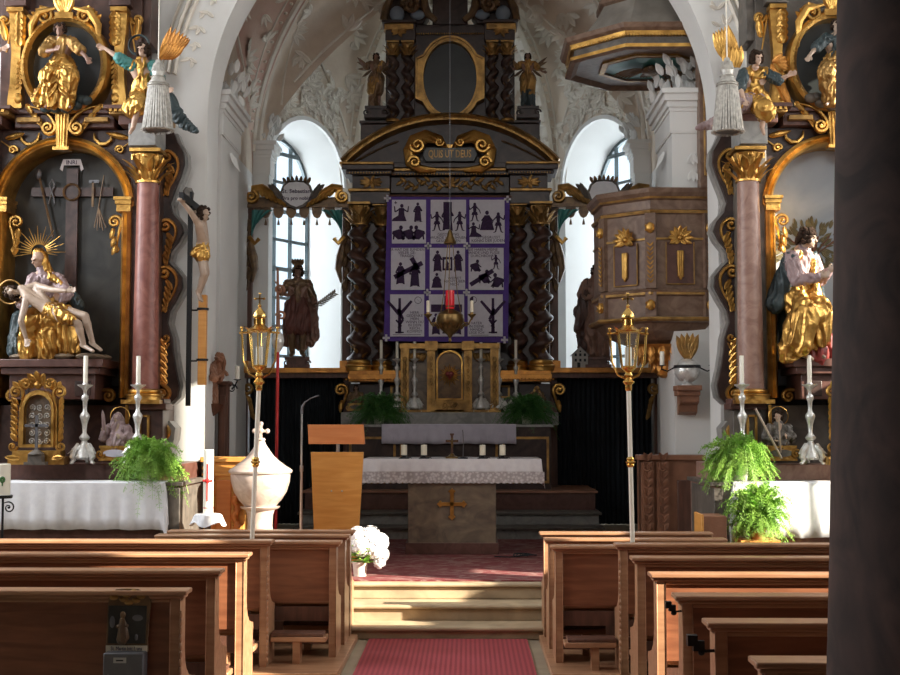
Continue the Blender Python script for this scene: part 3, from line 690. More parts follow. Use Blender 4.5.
# white cloths on the side altars
def altar_cloth(name, x0, x1, yb, yf, z, drop, label, m, gr=None, side=True, seed=1, fr=9):
    b = MB(); N = 60; r = random.Random(seed); rows = []
    for k in range(N + 1):
        x = x0 + (x1 - x0) * k / N; wv = .010 * sin(k * 1.3 + seed) + .006 * sin(k * 2.9)
        rows.append([(x, yb, z), (x, (yb + yf) / 2, z), (x, yf, z), (x, yf - .012, z - .012)] + [(x, yf - .014 + wv * q / 4 - .01 * q / 4, z - drop * q / 4 + .004 * sin(k * .7) * q / 4) for q in range(1, 5)])
    if side:
        for sgn, row0, at_ in ((-1, rows[0], 0), (1, rows[-1], len(rows))):
            x = row0[0][0]; extra = []
            for q in (1, 2, 3, 4): extra.append([(x + sgn * (.010 + .006 * q), p[1], (z - drop * .9 * q / 4 - .12 * (q / 4) * (1 if i > 2 else 0)) if i < 4 else p[2] - .16 * q / 4) for i, p in enumerate(row0)])
            rows = (extra[::-1] + rows) if sgn < 0 else rows + extra
    n = len(rows[0]); vs = [p for rr in rows for p in rr]
    b.add(vs, [(i * n + j, (i + 1) * n + j, (i + 1) * n + j + 1, i * n + j + 1) for i in range(len(rows) - 1) for j in range(n - 1)])
    o = b.build(name, m); md = o.modifiers.new('thickness', 'SOLIDIFY'); md.thickness = .004; md.offset = 0
    tag(o, label, 'tablecloth', gr); return o
yf = 11.7 - .735
altar_cloth('altar_cloth', at(-60, 483, 10.98).x, at(165, 483, 10.98).x, 11.25, yf, ZA(482, -.72) + .004, .40, 'plain white cloth hanging over the table of the brown marble side altar', CLOTH, seed=2)
altar_cloth('altar_cloth', at(733, 483, 10.98).x, at(1000, 483, 10.98).x, 11.25, yf, ZA(482, -.72) + .004, .46, 'sunlit white cloth hanging over the altar table beside the pulpit', CLOTH, seed=5)
# ================================================================== HIGH ALTAR
HD = 17.0; HO = at(450, 422, HD)
def H(u, py, dy=0): p = at(450 + u, py, HD + dy); return V((p.x - HO.x, dy, p.z))
def HX(u, dy=0): return H(abs(u), 422, 0).x * (1 if u > 0 else -1) if u else 0.0
def HZ_(py, dy=0): return H(0, py, dy).z
hz = HZ_
PH = HD / 1300
high = thing('high_altar', 'tall dark marble and gold high altar with twisted columns in the apse', 'altar', (HO.x, HD, 0))
MIR = [None, Matrix.Scale(-1, 4, (1, 0, 0))]
def hb(b, u0, u1, y0, y1, p0, p1, m=0): b.box(u0 * PH, u1 * PH, y0, y1, hz(p0), hz(p1), m)
b = MB()
hb(b, -92, 92, .25, .5, 420, 165, 0)
for T in MIR:
    b.T = T
    hb(b, 40, 100, .1, .5, 412, 384, 0); hb(b, 68, 100, -.05, .5, 412, 384, 0)
    hb(b, 62, 100, .10, .3, 372, 205, 0)
    # entablature in steps
    hb(b, 60, 100, -.12, .4, 205, 193, 0); hb(b, 60, 102, -.15, .4, 193, 190, 1); hb(b, 60, 98, -.12, .4, 190, 177, 0)
    hb(b, 58, 104, -.2, .4, 177, 173, 0); hb(b, 56, 108, -.26, .4, 173, 168, 0); hb(b, 56, 110, -.28, .4, 168, 165.5, 1)
    hb(b, 0, 60, -.0, .4, 193, 177, 0); hb(b, 0, 60, -.06, .4, 176, 172, 0); hb(b, 0, 60, -.08, .4, 172, 169, 1)
    # plinths of the angels and attic
    hb(b, 56, 91, .05, .4, 160, 123, 0); hb(b, 54, 92, .0, .4, 123, 120, 0)
    hb(b, 36, 64, .05, .4, 122, 42, 0); hb(b, 35, 66, .0, .4, 40, 22, 0); hb(b, 37, 67, -.04, .4, 30, 24, 1)
    hb(b, 34, 69, -.08, .4, 24, 21, 0); hb(b, 0, 36, .1, .4, 31, 24, 0)
b.T = None
hb(b, -66, 66, .15, .4, 140, 21, 0)
# segmental pediment
ped = [(-106, 165), (-88, 148), (-66, 135), (-40, 125), (-15, 121), (15, 121), (40, 125), (66, 135), (88, 148), (106, 165)]
b.prism([(u * PH, hz(p)) for u, p in ped], .0, .4, 0)
hb(b, -108, 108, -.1, .4, 169, 164, 0)
# upper broken pediment
for s in (-1, 1):
    b.prism([(s * u * PH, hz(p)) for u, p in ((66, 21), (64, 8), (58, -4), (46, -12), (34, -12), (26, -2), (22, 12), (28, 21))], .1, .4, 0)
hb(b, -18, 18, .1, .4, 22, -14, 0)
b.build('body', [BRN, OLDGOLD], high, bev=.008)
# mouldings of gilt carving
b = MB()
ap = [(-107, 165), (-98, 156), (-88, 148), (-77, 141), (-66, 135), (-53, 129.5), (-40, 125.5), (-27, 122.5), (-13, 121), (0, 120.5)]
ap = ap + [(-u, p) for u, p in ap[-2::-1]]
b.sweep([(u * PH, hz(p)) for u, p in ap], [(-.06, .1), (-.06, -.2), (-.03, -.24), (.0, -.2), (.03, -.2), (.05, -.1), (.05, .1)])
for i in range(70):
    t = i / 69 * (len(ap) - 1); k = min(int(t), len(ap) - 2); f = t - k; u = ap[k][0] * (1 - f) + ap[k + 1][0] * f; p = ap[k][1] * (1 - f) + ap[k + 1][1] * f
    b.leaf(V((u * PH, -.2, hz(p + 1))), (0, 0, 1), (0, -1, 0), .07, .05, .4, seg=3)
inn = [(u * .80, 165 - (165 - p) * .72) for u, p in ap]
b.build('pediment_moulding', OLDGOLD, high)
b = MB()
for i in range(44):
    for sgn in (-1, 1):
        u = sgn * (52 + 42 * (i / 43)); p = 141 + (i / 43) ** 1.2 * 20
        if i % 2 == 0: b.leaf(V((u * PH, -.01, hz(p))), (sgn, 0, -.5), (0, -1, 0), .09, .04, .3, seg=3)
b.build('pediment_carving', BRONZ, high)
# gilt frieze work
b = MB()
for i in range(72): u = -100 + 200 * i / 71; b.ell((u * PH, -.1 if abs(u) < 60 else -.22, hz(175.5)), .012, .012, .014, n=6, k=4)
for s in (-1, 1):
    for k in range(9):
        a = k * 2 * pi / 9; b.leaf(V((s * 79 * PH, -.13, hz(184))), (cos(a) * 1.6, 0, sin(a) * .7), (0, -1, 0), .10 + .06 * abs(cos(a)), .05, .3)
    for k in range(12): b.leaf(V((s * (4 + 4 * k) * PH, -.02, hz(184 + 3 * sin(k)))), (s, 0, .8 * (-1) ** k), (0, -1, 0), .11, .05, .4)
    b.tube([V((s * (3 + 45 * i / 20) * PH, -.02, hz(184 + 3 * sin(i)))) for i in range(21)], .008, 5)
    for k in range(9): a = k * 2 * pi / 9; b.leaf(V((s * 52 * PH, -.02, hz(31))), (cos(a) * 1.6, 0, sin(a) * .7), (0, -1, 0), .11, .05, .3)
for k in range(8): a = k * 2 * pi / 8; b.leaf(V((0, -.03, hz(183))), (cos(a), 0, sin(a)), (0, -1, 0), .10, .05, .3)
for i in range(30): u = -34 + 68 * i / 29; b.ell((u * PH, .09, hz(31.5)), .01, .01, .012, n=6, k=4)
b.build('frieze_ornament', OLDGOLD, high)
# cartouche
b = MB()
for s in (-1, 1):
    b.T = MIR[0] if s > 0 else MIR[1]
    b.tube([H(2, 150, -.12), H(10, 140, -.16), H(24, 136, -.18), H(36, 140, -.18), H(41, 150, -.18), H(39, 162, -.18), H(30, 169, -.16), H(14, 170, -.12)], [.02, .08, .10, .09, .08, .08, .06, .03], 8, flat=.7)
    b.volute(H(32, 145, -.24), .10, 1.5, .03, a0=0, cw=-1, dep=1.3); b.volute(H(35, 162, -.24), .08, 1.5, .026, a0=0, cw=1, dep=1.3)
    for k in range(6): b.leaf(H(12 + 5 * k, 140 + k, -.22), (1, 0, .4 - .2 * k), (0, -1, 0), .14, .07, .7)
    b.volute(H(10, 142, -.2), .06, 1.3, .02, a0=pi, cw=1)
b.T = None; b.box(-8 * PH, 8 * PH, -.1, 0, hz(150), hz(146)); cart = b.build('cartouche', GOLD, high)
b = MB(); b.prism([(-24 * PH, hz(164)), (24 * PH, hz(164)), (27 * PH, hz(158)), (24 * PH, hz(151)), (-24 * PH, hz(151)), (-27 * PH, hz(158))], -.2, -.1); pl = b.build('plaque', BLACKP, cart)
words('QUIS UT DEUS', .135, (0, -.205, hz(157.3)), OLDGOLD, cart, bold=.002).scale = (.64, 1.05, 1)
# oval painting and its eared frame
cz = hz(79); b = MB(); n = 64
def ov(ru, rp): return [(ru * PH * cos(2 * pi * i / n), cz + rp * PH * sin(2 * pi * i / n)) for i in range(n)]
def ov2(ru, rp, e):
    out = []
    for i in range(n):
        a = 2 * pi * i / n; x = ru * cos(a); z = rp * sin(a)
        if abs(sin(a)) < .48 and abs(cos(a)) > .8: x = (ru + e) * (1 if x > 0 else -1)
        out.append((x * PH, cz + z * PH))
    return out
b.ring(ov2(33, 44, 2), ov(27, 38), -.02, .16); b.ring(ov2(33, 44, 2), ov2(31, 42, 2), -.06, .0); b.ring(ov(29, 40), ov(27, 38), -.05, .0)
b.build('oval_frame', OLDGOLD, high)
b = MB(); b.prism(ov(27.5, 38.5), .06, .14); b.build('oval_painting', BLACKP, high)
# twisted columns
def twist(b, c, r, h, turns, m=0, mg=1, hand=1):
    c = V(c); N = 90; n = 20; vs = []
    for i in range(N + 1):
        t = i / N; a = hand * 2 * pi * turns * t; off = V((cos(a), sin(a), 0)) * r * .42; rr = r * (.98 - .10 * t)
        for j in range(n): q = 2 * pi * j / n; vs.append(c + off + V((cos(q) * rr, sin(q) * rr, h * t)))
    b.add(vs, [(i * n + j, i * n + (j + 1) % n, (i + 1) * n + (j + 1) % n, (i + 1) * n + j) for i in range(N) for j in range(n)], m)
    K = int(turns * 5)
    for i in range(K):
        t = (i + .5) / K; a = hand * 2 * pi * turns * t + pi; d = V((cos(a), sin(a), 0)); p = c + d * r * .52 + V((0, 0, h * t))
        b.leaf(p, V((0, 0, 1)) + d * .3, d, r * .8, r * .5, .8, mg, seg=4)
for T, s in zip(MIR, (1, -1)):
    for u, r, dy in ((91, .112, -.02), (68, .095, .08)):
        b = MB(); b.T = T; z0 = hz(360); z1 = hz(226); c = (u * PH, dy - .05, z0)
        twist(b, c, r * 1.06, z1 - z0, 6.4, hand=1); col = b.build('twisted_column', [DKW if False else BRN2, OLDGOLD], high)
        b = MB(); b.T = T; corinth(b, (u * PH, dy - .05, z1), r * .95, hz(204) - z1); b.build('capital', OLDGOLD, col)
        b = MB(); b.T = T; vbase(b, (u * PH, dy - .05, hz(371)), r * 1.1, z0 - hz(371)); b.build('column_base', GOLD, col)
    for u in (58, 43):
        b = MB(); b.T = T; z0 = hz(119); z1 = hz(56); twist(b, (u * PH, .0, z0), .066, z1 - z0, 4); col = b.build('twisted_column', [BRN, BRONZ], high)
        b = MB(); b.T = T; corinth(b, (u * PH, .0, z1), .06, hz(42) - z1); b.build('capital', OLDGOLD, col)
        b = MB(); b.T = T; vbase(b, (u * PH, 0, hz(122)), .068, z0 - hz(122)); b.build('column_base', OLDGOLD, col)
    # painted carving in the broken pediment
    b = MB(); b.T = T
    b.tube([(u * PH, .02, hz(p)) for u, p in ((68, 20), (66, 8), (60, -4), (46, -13), (30, -12))], .05, 8)
    b.tube([(u * PH, .02, hz(p)) for u, p in ((20, -14), (26, -4), (26, 6), (22, 14), (14, 20))], [.02, .05, .06, .05, .04], 8)
    b.volute((40 * PH, .0, hz(6)), .12, 1.6, .035, a0=0, cw=1, dep=1.4)
    for k in range(7): a = k * .9; b.leaf((40 * PH, .0, hz(4)), (cos(a), 0, sin(a)), (0, -1, 0), .16, .08, .8)
    b.build('pediment_scroll', BRONZ, high)
    b = MB(); b.T = T; b.ell((54 * PH, .03, hz(13)), .10, .05, .11); b.ell((33 * PH, .03, hz(14)), .10, .05, .07); b.build('painted_shell', GRYM if False else BLUEG, high)
    # gilt volutes at the ends of the predella
    b = MB(); b.T = T; b.volute((109 * PH, .0, hz(390)), .085, 1.6, .026, a0=radians(200), cw=-1, tail=(-.02, -.24), dep=1.5); b.leaf((108 * PH, .0, hz(400)), (.1, 0, -1), (0, -1, 0), .18, .07, .6); b.build('predella_scroll', GOLD, high)
    b = MB(); b.T = T; b.ring([(u * PH, hz(p)) for u, p in ((46, 398), (60, 398), (60, 385), (46, 385))], [(u * PH, hz(p)) for u, p in ((48, 396), (58, 396), (58, 387), (48, 387))], .07, .1); b.build('panel_frame', OLDGOLD, high)
# golden ledge
for T in MIR:
    b = MB(); b.T = T; hb(b, 46, 100, -.22, .2, 382, 380, 0); hb(b, 46, 100.5, -.26, .2, 380, 375, 0); hb(b, 48, 100, -.2, .2, 375, 371, 0)
    for k in range(14): b.ell(((50 + 4 * k) * PH, -.265, hz(380)), .014, .012, .014, n=6, k=4)
    b.build('gilded_ledge', ORGOLD, high, bev=.004)
# tabernacle
tb = MB(); dy = -.35
for s in (-1, 1):
    tb.T = MIR[0 if s > 0 else 1]
    hb(tb, 12, 47, dy + .10, .1, 412, 350, 1); hb(tb, 40, 48, dy, .1, 412, 347, 0); hb(tb, 14, 22, dy - .05, .1, 412, 347, 0)
    hb(tb, 0, 49, dy - .02, .1, 350, 345, 0); hb(tb, 12, 24, dy - .08, .1, 352, 343, 0)
    for k in range(8): tb.leaf(V((44 * PH, dy, hz(358 + 6 * k))), (0, 0, -1), (0, -1, 0), .09, .06, .6, 0); tb.leaf(V((18 * PH, dy - .05, hz(358 + 6 * k))), (0, 0, -1), (0, -1, 0), .06, .04, .4, 0)
    for k in range(6): tb.leaf(V(((24 + 3 * k) * PH, dy + .09, hz(354))), (.4, 0, -1), (0, -1, 0), .13, .06, .6, 0)
tb.T = None; hb(tb, -50, 50, dy - .02, .1, 414, 410, 0); hb(tb, -14, 14, dy - .02, .1, 412, 400, 0)
tab = tb.build('tabernacle', [OLDGOLD, GREENM], high, bev=.004)
# arched door with the heart
b = MB(); o_ = [(-13 * PH, hz(400)), (13 * PH, hz(400))] + [(13 * PH * cos(radians(a)), hz(364) + 12 * PH * sin(radians(a))) for a in range(0, 181, 10)]
i_ = [(-11.4 * PH, hz(399)), (11.4 * PH, hz(399))] + [(11.4 * PH * cos(radians(a)), hz(364) + 10.4 * PH * sin(radians(a))) for a in range(0, 181, 10)]
b.ring(o_, i_, dy - .06, dy + .08); b.build('door_frame', GOLD, tab)
b = MB(); b.prism(i_, dy - .0, dy + .06); b.build('tabernacle_door', BRONZ, tab)
b = MB()
for i in range(24):
    a = 2 * pi * i / 24; r1 = .12 if i % 2 else .155; p = V((0, dy - .01, hz(376))); b.leaf(p + V((cos(a), 0, sin(a))) * .045, (cos(a), 0, sin(a)), (0, -1, 0), r1 - .045, .022, .1, 0, seg=3)
b.build('sunburst', GOLD, tab)
b = MB(); b.ell((-.022, dy - .03, hz(375)), .033, .02, .033); b.ell((.022, dy - .03, hz(375)), .033, .02, .033); b.cap((0, dy - .03, hz(376.5)), (0, dy - .03, hz(380.5)), .035, .006); b.build('heart', CRIM, tab)
b = MB(); 
for s in (-1, 1): b.volute((s * .06, dy - .03, hz(406)), .04, 1.3, .012, a0=0, cw=s)
b.build('door_ornament', OLDGOLD, tab)
# marble slab, stipes, frontal frames
b = MB(); hb(b, -106, 106, -.42, .3, 425, 412.5, 0); b.build('retable_step', GREY, high, bev=.006)
b = MB(); b.box(-98 * PH, 98 * PH, -1.0, .3, hz(427, -1), hz(424.5, -1), 0); b.box(-96 * PH, 96 * PH, -.96, .3, .875, hz(427, -1), 1)
for x0, x1 in ((-94, -50), (-46, 46), (50, 94)):
    O_ = [(x0 * PH, .95), (x1 * PH, .95), (x1 * PH, 1.52), (x0 * PH, 1.52)]; I_ = [(x0 * PH + .03, .98), (x1 * PH - .03, .98), (x1 * PH - .03, 1.49), (x0 * PH + .03, 1.49)]
    b.ring(O_, I_, -.975, -.95, 2)
b.build('altar_table', [GREY, BRN, OLDGOLD], high)
ZHA = hz(424.5, -1) + .004
altar_cloth('altar_cloth', HO.x - 63 * PH, HO.x + 63 * PH, HD - .5, HD - 1.02, ZHA, .24, 'lilac grey cloth hanging over the front of the high altar below the golden tabernacle', LILAC, side=False, seed=7)
# ------------------------------------------------------------------ screens with canopies beside the high altar
def screen(s):
    rt = thing('statue_screen', 'wooden screen with black curtain under a gilded canopy, ' + ('behind the font' if s < 0 else 'half hidden by the pulpit'), 'screen', (HO.x, HD + .1, 0), group='screens beside the high altar')
    T = MIR[1] if s < 0 else None
    def part(nm, m, f, bev=0, sm=True):
        b = MB(); b.T = T; f(b); return b.build(nm, m, rt, bev=bev, smooth=sm)
    for u0, u1 in ((101, 109), (201, 210)):
        part('post', DKW if u0 < 150 else DKW, lambda b: (hb(b, u0, u1, 0, .1, 372, 205), hb(b, u0 - 1, u1 + 1, -.02, .12, 212, 205)), .004)
        part('post_ornament', BRONZ, lambda b: [b.leaf(V(((u0 + 4) * PH, -.02, hz(218 + 12 * k))), (.15 if k % 2 else -.15, 0, -1), (0, -1, 0), .2, .09, .5) for k in range(6)])
    part('ledge', [DKW, ORGOLD], lambda b: (hb(b, 101, 212, -.15, .2, 378, 373, 0), hb(b, 101, 213, -.20, .2, 373, 368, 1), hb(b, 101, 110, -.2, .2, 368, 361, 1), hb(b, 201, 211, -.2, .2, 368, 361, 1)), .004)
    part('crossbar', BRONZ, lambda b: (hb(b, 101, 211, -.08, .1, 207, 203), hb(b, 104, 208, -.04, .08, 203, 196)), .004)
    def canopy(b):
        for e in (-1, 1):
            c = 155; f = lambda u, p, d=-.06: V(((c + e * u) * PH, d, hz(p)))
            b.volute(f(46, 196), .09, 1.7, .03, a0=radians(90), cw=e, dep=1.5)
            b.tube([f(46, 188), f(36, 187), f(26, 192), f(16, 200)], [.05, .06, .05, .02], 8)
            for k in range(6): b.leaf(f(38 - 4.5 * k, 188 + 2 * k, -.1), (-e * .5, 0, -1), (0, -1, 0), .15, .06, .5)
    part('canopy_scroll', GOLD if s < 0 else OLDGOLD, canopy)
    def valance(b):
        for k in range(6):
            u = 122 + 13 * k; O_ = [((u - 5) * PH, hz(206)), ((u - 5) * PH, hz(212)), ((u - 3) * PH, hz(216)), (u * PH, hz(217.5)), ((u + 3) * PH, hz(216)), ((u + 5) * PH, hz(212)), ((u + 5) * PH, hz(206))]
            b.prism(O_, -.05, -.02); b.tube([(u * PH, -.03, hz(218)), (u * PH, -.03, hz(221)), (u * PH, -.03, hz(224))], [.004, .014, .02], 6)
    part('valance', BRONZ, valance)
    for e in (-1, 1):
        def swag(b):
            c = 155; vs = []; N, M = 10, 22
            for i in range(N + 1):
                t = i / N
                for j in range(M + 1):
                    q = j / M; u0 = 46 - q * (22 * (1 - t) ** 1.2); p_ = 207 + 33 * t * (.45 + .55 * (1 - q) + .1)
                    vs.append(((c + e * (u0 - 0)) * PH, -.04 - .035 * abs(sin(q * 3.2 * pi + t * 2)), hz(p_ + 2)))
            b.add(vs, [(i * (M + 1) + j, i * (M + 1) + j + 1, (i + 1) * (M + 1) + j + 1, (i + 1) * (M + 1) + j) for i in range(N) for j in range(M)], 0)
            b.tube([((c + e * 48) * PH, -.06, hz(236)), ((c + e * 42) * PH, -.09, hz(243)), ((c + e * 38) * PH, -.08, hz(238))], .03, 6, 1)
            b.tube([((c + e * u) * PH, -.05, hz(p)) for u, p in ((47, 240), (44, 256), (42, 268), (45, 282))], [.03, .06, .045, .015], 8, 2)
        o = part('curtain_swag', [TEAL, GOLD, BRONZ], swag)
    def shield(b):
        c = 155; O_ = [((c + x) * PH, hz(p)) for x, p in ((-14, 185), (-9, 181), (0, 180), (9, 181), (14, 185), (17, 193), (14, 201), (7, 206.5), (0, 209), (-7, 206.5), (-14, 201), (-17, 193))]
        b.prism(O_, -.13, -.07, 1); I_ = [((c + (x / PH - c) * .86) * PH, hz(194) + (z - hz(194)) * .86) for x, z in O_]; b.prism(I_, -.14, -.12, 0)
        for e in (-1, 1):
            b.leaf(V(((c + e * 15) * PH, -.1, hz(200))), (e * .6, 0, 1), (0, -1, 0), .26, .09, .5, 1); b.leaf(V(((c + e * 18) * PH, -.1, hz(192))), (e * 1.2, 0, .8), (0, -1, 0), .18, .07, .5, 1)
        for k in range(-3, 4): b.leaf(V(((c + 3.6 * k) * PH, -.1, hz(183))), (k * .18, 0, 1), (0, -1, 0), .11 - .006 * abs(k), .05, .4, 2)
        b.box((c - 10) * PH, (c + 10) * PH, -.13, -.07, hz(184), hz(181), 2)
    sh = part('shield', [CLOTH, GRYM, BRONZ], shield)
    if s < 0:
        for i, (tx, sz) in enumerate((('St. Sebastian', .075), ('Ora pro nobis!', .066))):
            words(tx, sz, (-155 * PH, -.146, hz(191.5 + 7 * i)), PRINT, sh, bold=.0008)
    # black curtain below with pleats
    def cur(b):
        vs = []; N = 150
        for i in range(N + 1):
            u = 107 + 95 * i / N; y = .04 + .03 * sin(i * .82) + .012 * sin(i * .31)
            vs += [(u * PH, y, hz(377)), (u * PH, y * 1.0, .66 if False else .37)]
        b.add(vs, [(2 * i, 2 * i + 1, 2 * i + 3, 2 * i + 2) for i in range(N)])
    part('curtain', BLK, cur)
    part('side_scroll', OLDGOLD, lambda b: (b.volute(((203) * PH, -.06, hz(388)), .08, 1.5, .025, a0=0, cw=-1, tail=(-.05, -.32), dep=1.4), [b.leaf(((203 - k) * PH, -.06, hz(396 + 5 * k)), (-.5, 0, -1), (0, -1, 0), .14, .06, .5) for k in range(4)]))
    [part('side_post', DKW, lambda b: hb(b, u0, u1, .0, .12, 535, 378)) for u0, u1 in ((205, 214), (100.5, 107.5))]
    return rt
screen(-1); screen(1)
# ================================================================== CARVED FIGURES
def basis(face, up=(0, 0, 1)):
    f = V(face).normalized(); u = V(up); u = (u - f * u.dot(f)).normalized(); x = u.cross(-f) * -1
    x = f.cross(u) * 1.0
    return Matrix((x, -f, u)).transposed()
class Fig:
    """one carved figure; joints are world points, radii follow the stature H"""
    def __init__(s, J, H, face=(0, -1, 0), up=(0, 0, 1), org=(0, 0, 0)):
        s.J = {k: V(v) for k, v in J.items()}; s.H = H; s.R = basis(face, up); s.o = V(org)
    def p(s, a): return (s.J[a] if isinstance(a, str) else V(a)) - s.o
    def hand(s, b, w, d, H, side):
        d = V(d).normalized(); sd = d.cross(V(side)).normalized(); n = sd.cross(d)
        R = Matrix((sd, n, d)).transposed(); b.ell(w + d * .028 * H, .023 * H, .011 * H, .032 * H, R, 10, 6)
        for k, (o, l) in enumerate(((-.017, .038), (-.006, .044), (.006, .042), (.017, .032))):
            a = w + d * .05 * H + sd * o * H; m = a + d * l * .55 * H + sd * o * .3 * H; e = m + d * l * .45 * H + n * .010 * H
            b.cap(a, m, .0070 * H, .0065 * H, 6); b.cap(m, e, .0065 * H, .0055 * H, 6)
        a = w + d * .018 * H - sd * .018 * H; m = a + d * .018 * H - sd * .018 * H; b.cap(a, m, .0085 * H, .0075 * H, 6); b.cap(m, m + d * .018 * H, .0075 * H, .006 * H, 6)
    def headmesh(s, b, c):
        H = s.H; R = s.R; q = lambda x, y, z: c + R @ V((x, y, z)) * H
        b.ell(q(0, .010, .014), .046 * H, .056 * H, .052 * H, R, 14, 10); b.ell(q(0, -.018, -.022), .034 * H, .036 * H, .044 * H, R, 12, 8)
        b.cap(q(0, -.050, .010), q(0, -.066, -.014), .006 * H, .0095 * H, 8); b.cap(q(-.012, -.052, -.034), q(.012, -.052, -.034), .006 * H, .006 * H, 6)
        b.cap(q(0, -.046, -.054), q(0, -.046, -.054) + R @ V((0, .01, 0)) * H, .013 * H, .012 * H, 6)
        b.cap(q(-.026, -.046, .018), q(-.008, -.052, .018), .007 * H, .007 * H, 6); b.cap(q(.008, -.052, .018), q(.026, -.046, .018), .007 * H, .007 * H, 6)
        for e in (-1, 1): b.ell(q(.046 * e, .004, -.004), .006 * H, .012 * H, .017 * H, R, 8, 6)
    def body(s, parent, m, parts='all', vox=None, name='body', fingers=True):
        H = s.H; b = MB(); J = s.J; P = s.p; R = s.R
        hc = P('head'); s.headmesh(b, hc)
        b.cap(hc + R @ V((0, .012, -.03)) * H, P('neck'), .027 * H, .032 * H)
        for sd in 'LR':
            if 'w' + sd in J:
                b.cap(P('s' + sd), P('e' + sd), .036 * H, .028 * H); b.cap(P('e' + sd), P('w' + sd), .028 * H, .018 * H)
                d = J.get('h' + sd, J['w' + sd] + (J['w' + sd] - J['e' + sd])) - J['w' + sd]; s.hand(b, P('w' + sd), d, H, (0, -1, .3) if abs(d.normalized().y) < .8 else (0, 0, 1))
            b.cap(P('neck'), P('s' + sd), .034 * H, .040 * H)
            b.cap(P('s' + sd), P('waist'), .042 * H, .058 * H)
            if 'a' + sd in J:
                b.cap(P('c' + sd), P('k' + sd), .056 * H, .038 * H); b.cap(P('k' + sd), P('a' + sd), .038 * H, .023 * H)
                b.cap(P('k' + sd).lerp(P('a' + sd), .25), P('k' + sd).lerp(P('a' + sd), .45), .038 * H, .032 * H)
                if 't' + sd in J: b.cap(P('a' + sd) - (P('t' + sd) - P('a' + sd)) * .25, P('t' + sd), .022 * H, .016 * H)
            if 'c' + sd in J: b.cap(P('waist'), P('c' + sd), .062 * H, .062 * H)
        b.cap(P('neck'), P('waist'), .05 * H, .066 * H)
        return obj_from(remeshed(b, vox or H / 165, 3), name, m, parent)
    def eyes(s, parent):
        b = MB(); c = s.p('head'); R = s.R; H = s.H
        for e in (-1, 1): b.ell(c + R @ V((.017 * e, -.053, .006)) * H, .008 * H, .005 * H, .005 * H, R, 8, 6)
        return b.build('eyes', HAIR, parent)
    def robe(s, parent, name, m, caps, fold=(.010, 16, .35), vox=None, grow=1.0):
        b = MB(); H = s.H
        for A, B, ra, rb in caps: b.cap(s.p(A), s.p(B), ra * H * grow, rb * H * grow, 12)
        return obj_from(remeshed(b, vox or H / 150, 4, (fold[0] * 1.25 * H, fold[1] * 1.3 / H, fold[2])), name, m, parent)
    def hair(s, parent, m, long=True, curls=70, seed=1, name='hair', low=-.06):
        b = MB(); c = s.p('head'); R = s.R; H = s.H; r = random.Random(seed)
        for i in range(curls):
            a = r.uniform(-pi * .72, pi * .72) + pi / 2; z = r.uniform(low if long else -.01, .068)
            rr = sqrt(max(0.0, 1 - ((z - .012) / .066) ** 2)) if z > .012 else 1.0
            if z > .03: a = r.uniform(0, 2 * pi)
            b.ell(c + R @ V((cos(a) * .050 * rr, .012 + sin(a) * .060 * rr, z)) * H, .019 * H, .019 * H, .017 * H, n=7, k=5)
        b.ell(c + R @ V((0, .022, .024)) * H, .051 * H, .055 * H, .050 * H, R)
        return b.build(name, m, parent)
def wing(b, root, out, L, seed=1, m=0, n=8, nrm=(0, -1, 0)):
    root = V(root); out = V(out).normalized(); dn = V((0, 0, -1)); nr = V(nrm)
    for lay, (k0, ll, ww) in enumerate(((0, 1.0, .17), (1, .62, .15), (2, .36, .13))):
        for i in range(n):
            t = i / (n - 1); st = root + out * L * .55 * t - nr * .0 + nr * L * .02 * lay
            d = (dn * (1 - t * .75) + out * (.25 + t * .75)); b.leaf(st, d, nr, L * ll * (.62 + .25 * t), L * ww, .12, m, lobes=1, seg=5)
    b.tube([root, root + out * L * .3 + V((0, 0, L * .10)), root + out * L * .62 + V((0, 0, L * .05))], [L * .04, L * .06, L * .03], 8, m)
A = at
def sect(px, py, D): return at(px, py, D)
STD = dict(head=(0, 0, .925), neck=(0, .005, .845), waist=(0, 0, .62), sL=(-.105, 0, .80), sR=(.105, 0, .80), cL=(-.05, 0, .50), cR=(.05, 0, .50), kL=(-.055, -.02, .28), kR=(.055, -.015, .28), aL=(-.05, .01, .05), aR=(.055, .01, .05), tL=(-.065, -.07, .02), tR=(.075, -.07, .02),
           eL=(-.15, 0, .65), wL=(-.13, -.09, .56), eR=(.15, 0, .65), wR=(.14, -.08, .54))
def std(H, **k): d = dict(STD); d.update(k); return {a: V(p) * H for a, p in d.items()}

# ---- mourning group on the brown altar (one carving: mother with the dead son on her lap)
D0 = 11.42; g0 = at(50, 357, D0); g0.z = ZA(359, -.4) + .001
pieta = thing('mourning_group', 'gilded carving of a rayed mother holding her pale dead son across her lap', 'statue', g0)
M_ = Fig(dict(head=at(38, 259, 11.50), neck=at(44, 270, 11.56), waist=at(50, 300, 11.62), sL=at(34, 279, 11.55), sR=at(58, 279, 11.55), cL=at(42, 315, 11.60), cR=at(58, 315, 11.60), kL=at(30, 322, 11.36), kR=at(66, 322, 11.40), aL=at(32, 350, 11.42), aR=at(66, 350, 11.45),
     eL=at(27, 296, 11.48), wL=at(22, 306, 11.40), hL=at(18, 300, 11.36), eR=at(68, 296, 11.46), wR=at(62, 299, 11.33), hR=at(55, 294, 11.28)), 1.0, (-.62, -.70, -.5), (0, -.1, 1), g0)
M_.body(pieta, FLESH, name='mother_body'); M_.eyes(pieta)
M_.robe(pieta, 'gown', MAUVE, [('neck', 'waist', .06, .09), ('sL', 'sR', .055, .055), ('sL', 'eL', .055, .05), ('eL', 'wL', .048, .04), ('sR', 'eR', .055, .05), ('eR', 'wR', .048, .04)], (.008, 18, .5))
